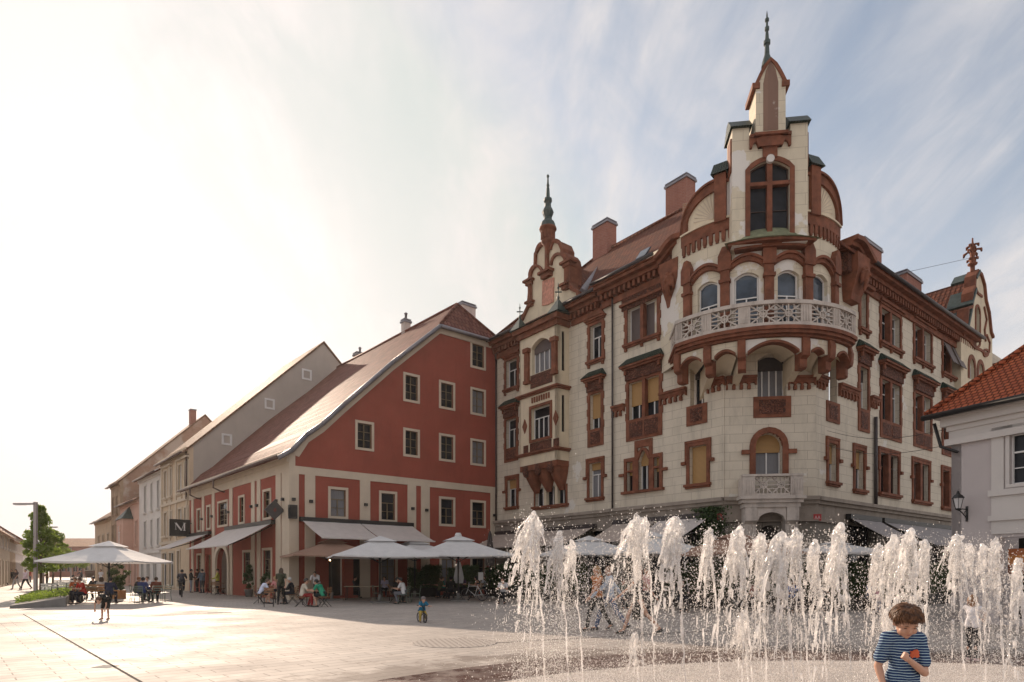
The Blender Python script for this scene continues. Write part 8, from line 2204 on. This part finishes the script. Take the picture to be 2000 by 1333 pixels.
def stripes():
    m, t, b = newmat('navy_striped_jersey'); v = ocoord(t); sp = t.add('ShaderNodeSeparateXYZ'); t.link(v, sp.inputs[0])
    nn = t.add('ShaderNodeTexNoise'); nn.inputs['Scale'].default_value = 9; t.link(v, nn.inputs['Vector'])
    ad = t.add('ShaderNodeMath', operation='MULTIPLY_ADD'); ad.inputs[1].default_value = .022; t.link(nn.outputs['Fac'], ad.inputs[0]); t.link(sp.outputs[2], ad.inputs[2])
    dv = t.add('ShaderNodeMath', operation='DIVIDE'); dv.inputs[1].default_value = .021; t.link(ad.outputs[0], dv.inputs[0]); fr = t.add('ShaderNodeMath', operation='FRACT'); t.link(dv.outputs[0], fr.inputs[0])
    lt = t.add('ShaderNodeMath', operation='LESS_THAN'); lt.inputs[1].default_value = .24; t.link(fr.outputs[0], lt.inputs[0])
    c = mixc(t, lt.outputs[0], (.012, .035, .11), (.42, .58, .66)); t.link(c, b.inputs['Base Color']); b.inputs['Roughness'].default_value = .9
    n2 = t.add('ShaderNodeTexNoise'); n2.inputs['Scale'].default_value = 26; t.link(v, n2.inputs['Vector']); bump(t, b, n2.outputs['Fac'], .5, .012); return m
shirt = put(blob_mesh('boy_shirt', Sh, .0075, 3, .007, 16), 'shirt', stripes(), boy)
put(blob_mesh('boy_trousers', Tr, .011, 2, .005, 12), 'trousers', paint((.02, .025, .05)), boy)
em = MB(); ec = V(-.02, .098, 1.045)
out = [(.0, .03), (.02, .034), (.036, .018), (.034, -.004), (.04, -.022), (.016, -.03), (.0, -.022), (-.018, -.032), (-.03, -.012), (-.022, .008), (-.03, .022), (-.012, .02)]
em.v = [ec + V(-x, .004 - x * x * 4, z) for x, z in out] + [ec + V(-x, -.012 - x * x * 4, z) for x, z in out]; n = len(out)
em.f = [tuple(range(n)), tuple(range(2 * n - 1, n - 1, -1))] + [(i, (i + 1) % n, n + (i + 1) % n, n + i) for i in range(n)]; em.mi = [0] * (n + 2); em.sm = [False] * (n + 2)
em.build('shirt_emblem', paint((.62, .13, .06)), shirt)
# face details
def fm(nm, mat, fn): m = MB(); fn(m); return m.build(nm, mat, boy)
LIP = simple('lips', (.42, .15, .12), .4, .05, 9); LID = simple('eyelash_shadow', (.10, .045, .03), .7, .05, 9)
for q in (1, -1):
    fm('eye', EYE, lambda m: m.tube([hp((.036 + x) * q, .0745 - x * x * 12, .003 - x * x * 8) for x in (-.013, -.006, 0, .006, .013)], [.001, .0028, .0034, .0028, .001], 6))
    fm('eyebrow', paint((.10, .05, .02)), lambda m: m.tube([hp((.034 + x) * q, .083 - x * x * 10, .026 - x * x * 9) for x in (-.016, 0, .016)], [.002, .0035, .0015], 6))
fm('mouth', LIP, lambda m: m.tube([hp(x, .0765 - x * x * 14, -.059 + x * x * 12) for x in (-.019, -.01, 0, .01, .019)], [.001, .003, .0036, .003, .001], 6))
# hair: a cap plus many locks swept from the crown
Hr = []; caps(Hr, hp(0, -.024, .036), .090, None, None, (.93, .98, .96), 18)
def hairmat():
    m, t, b = newmat('brown_hair'); f = noise_fac(t, 30, .35, .65, 3, ocoord(t)); c = mixc(t, f, (.055, .022, .010), (.22, .095, .035)); t.link(c, b.inputs['Base Color']); b.inputs['Roughness'].default_value = .45; return m
HAIR = hairmat(); hair = put(blob_mesh('boy_hair', Hr, .008, 1), 'hair', HAIR, boy)
m = MB(); rnd = random.Random(4)
for k in range(2600):
    az_ = rnd.uniform(0, 2 * pi); th0 = rnd.uniform(.0, 1.0); L_ = rnd.uniform(.5, 1.1)
    front = sin(az_)                       # +1 = towards the face
    lim = 1.20 + rnd.gauss(0, .09) if front > .5 else (1.75 + rnd.gauss(0, .1) if front > -.2 else 2.15)
    th1 = min(th0 + L_, lim); pts = []
    sw = rnd.uniform(-.15, .55); lift = rnd.uniform(0, .012); out_ = rnd.choice((.0, .0, -.006, .012, .018)); g_ = (int(az_ * 7 + th0 * 4) * 37 % 5) * .0028
    for i in range(6):
        s = i / 5; th = th0 + (th1 - th0) * s; az2 = az_ + sw * s * (.6 + .4 * sin(az_ * 3)); r = .103 + g_ + lift * sin(s * pi) + out_ * s
        x = sin(th) * cos(az2) * r * .90; y = sin(th) * sin(az2) * r * 1.02 - .014; z = cos(th) * r * .96 + .030
        pts.append(hp(x, y, z))
    m.tube(pts, [.0028, .0036, .0036, .003, .002, .0005], 4)
m.build('hair_locks', HAIR, hair)
boy.location = (BX, BY, 0); boy.rotation_euler = (0, 0, radians(180)); boy.scale = (.95, .95, .95)
# ------------------------------------------------------------------ camera, sun, sky
cam_d = bpy.data.cameras.new('camera'); cam = bpy.data.objects.new('camera', cam_d); link(cam)
cam_d.sensor_width = 36; cam_d.lens = FPX / 2000 * 36; cam_d.shift_y = (HY - 666.5) / 2000
cam_d.clip_end = 3000; cam_d.clip_start = 0.05
cam.location = (0, 0, CAMZ); cam.rotation_euler = (radians(90), 0, 0)
scn.camera = cam

sd = bpy.data.lights.new('sun', 'SUN'); so = bpy.data.objects.new('sun', sd); link(so)
sd.energy = SUN_E; sd.angle = radians(0.7); sd.color = (1.0, 0.80, 0.62)
az = radians(SUN_AZ); el = radians(SUN_EL)
sdir = Vector((sin(az) * cos(el), cos(az) * cos(el), sin(el)))
so.rotation_euler = sdir.to_track_quat('Z', 'Y').to_euler()

w = bpy.data.worlds.new('World'); scn.world = w; w.use_nodes = True
t = NT(w); bg = t.n['Background']; bg.inputs['Strength'].default_value = SKY_S
sky = t.add('ShaderNodeTexSky', sky_type='NISHITA'); sky.sun_disc = False
sky.sun_elevation = el; sky.sun_rotation = az; sky.air_density = 1.0; sky.dust_density = 1.2; sky.ozone_density = 2.0
tc = t.add('ShaderNodeTexCoord')
def mth(op, a, b=None, c=None):
    n = t.add('ShaderNodeMath', operation=op)
    for k, v in enumerate((a, b, c)):
        if v is None: continue
        if hasattr(v, 'links'): t.link(v, n.inputs[k])
        else: n.inputs[k].default_value = v
    return n.outputs[0]
def rng(v, a, b, c=0.0, d=1.0, sm=True):
    n = t.add('ShaderNodeMapRange', interpolation_type='SMOOTHSTEP' if sm else 'LINEAR'); t.link(v, n.inputs['Value'])
    for nm, q in (('From Min', a), ('From Max', b), ('To Min', c), ('To Max', d)): n.inputs[nm].default_value = q
    return n.outputs['Result']
nrm = t.add('ShaderNodeVectorMath', operation='NORMALIZE'); t.link(tc.outputs['Generated'], nrm.inputs[0])
sep = t.add('ShaderNodeSeparateXYZ'); t.link(nrm.outputs[0], sep.inputs[0])
mz = mth('MAXIMUM', mth('ADD', sep.outputs[2], 0.20), 0.05)
cmb = t.add('ShaderNodeCombineXYZ'); t.link(mth('DIVIDE', sep.outputs[0], mz), cmb.inputs[0]); t.link(mth('DIVIDE', sep.outputs[1], mz), cmb.inputs[1])
def cloud(rot, sc, loc, scale, det, rough, dist):
    mp = t.add('ShaderNodeMapping'); mp.inputs['Rotation'].default_value = (0, 0, radians(rot)); mp.inputs['Scale'].default_value = sc; mp.inputs['Location'].default_value = loc
    t.link(cmb.outputs[0], mp.inputs['Vector'])
    n = t.add('ShaderNodeTexNoise'); n.inputs['Scale'].default_value = scale; n.inputs['Detail'].default_value = det; n.inputs['Roughness'].default_value = rough; n.inputs['Distortion'].default_value = dist
    t.link(mp.outputs[0], n.inputs['Vector']); return n.outputs['Fac']
broad = cloud(*CL1); wisp = cloud(*CL2); fine = cloud(*CL3)
cv = rng(mth('MULTIPLY_ADD', wisp, 0.8, broad), 0.66, 0.98)
cv = mth('MULTIPLY', cv, rng(fine, 0.30, 0.65, 0.35, 1.0))
puff = mth('MULTIPLY', rng(fine, 0.66, 0.74), rng(wisp, 0.55, 0.65))
cv = mth('MAXIMUM', cv, puff)
veil = rng(sep.outputs[2], 0.62, 0.02, 0.16, 0.72)
dsun = t.add('ShaderNodeVectorMath', operation='DOT_PRODUCT'); t.link(nrm.outputs[0], dsun.inputs[0]); dsun.inputs[1].default_value = tuple(sdir)
g1 = rng(dsun.outputs['Value'], 0.86, 1.0, 0, 1, False)
glow = mth('POWER', g1, 1.7)
cb = mth('MULTIPLY_ADD', glow, CLOUD_B * 0.2, CLOUD_B)
ccol = t.add('ShaderNodeVectorMath', operation='SCALE'); ccol.inputs[0].default_value = (1.0, 0.945, 0.925); t.link(cb, ccol.inputs['Scale'])
fac = mth('MINIMUM', mth('ADD', mth('MULTIPLY_ADD', mth('SUBTRACT', 1.0, veil), mth('MULTIPLY', cv, 1.0), veil), mth('MULTIPLY', glow, 0.5)), 1.0)
# blue sky seen between the veils, held back near the sun by the thin cloud
skc = t.add('ShaderNodeMix', data_type='RGBA', blend_type='MULTIPLY'); skc.inputs[0].default_value = 1; vmn = t.add('ShaderNodeVectorMath', operation='MINIMUM'); vmn.inputs[1].default_value = SKY_MAX; t.link(sky.outputs[0], vmn.inputs[0]); t.link(vmn.outputs[0], skc.inputs[6]); skc.inputs[7].default_value = SKY_TINT
mixn = t.add('ShaderNodeMix', data_type='RGBA'); t.link(fac, mixn.inputs[0]); t.link(skc.outputs[2], mixn.inputs[6]); t.link(ccol.outputs[0], mixn.inputs[7])
t.link(mixn.outputs[2], bg.inputs['Color'])

scn.view_settings.view_transform = 'Standard'; scn.view_settings.look = 'None'
scn.view_settings.exposure = EXPO; scn.view_settings.gamma = 1.0
scn.cycles.max_bounces = 8; scn.cycles.transparent_max_bounces = 24; scn.cycles.transmission_bounces = 6
scn.cycles.caustics_reflective = False; scn.cycles.caustics_refractive = False
scn.cycles.sample_clamp_indirect = 6

hzb = bpy.data.meshes.new('haze'); hb = MB(); hb.box(-420, 330, -3, 1420, -1, 140)
ho = bpy.data.objects.new('haze', hzb); hzb.from_pydata([tuple(v) for v in hb.v], [], hb.f); link(ho); tag(ho, 'thin warm haze in the air over the square and street', 'haze', kind='stuff')
hm_, t, b = newmat('haze_air'); t.n.remove(b); pv = t.add('ShaderNodeVolumePrincipled'); pv.inputs['Color'].default_value = (1, .96, .92, 1); pv.inputs['Density'].default_value = HAZE; pv.inputs['Anisotropy'].default_value = 0.55
t.link(pv.outputs[0], t.n['Material Output'].inputs['Volume']); hzb.materials.append(hm_)
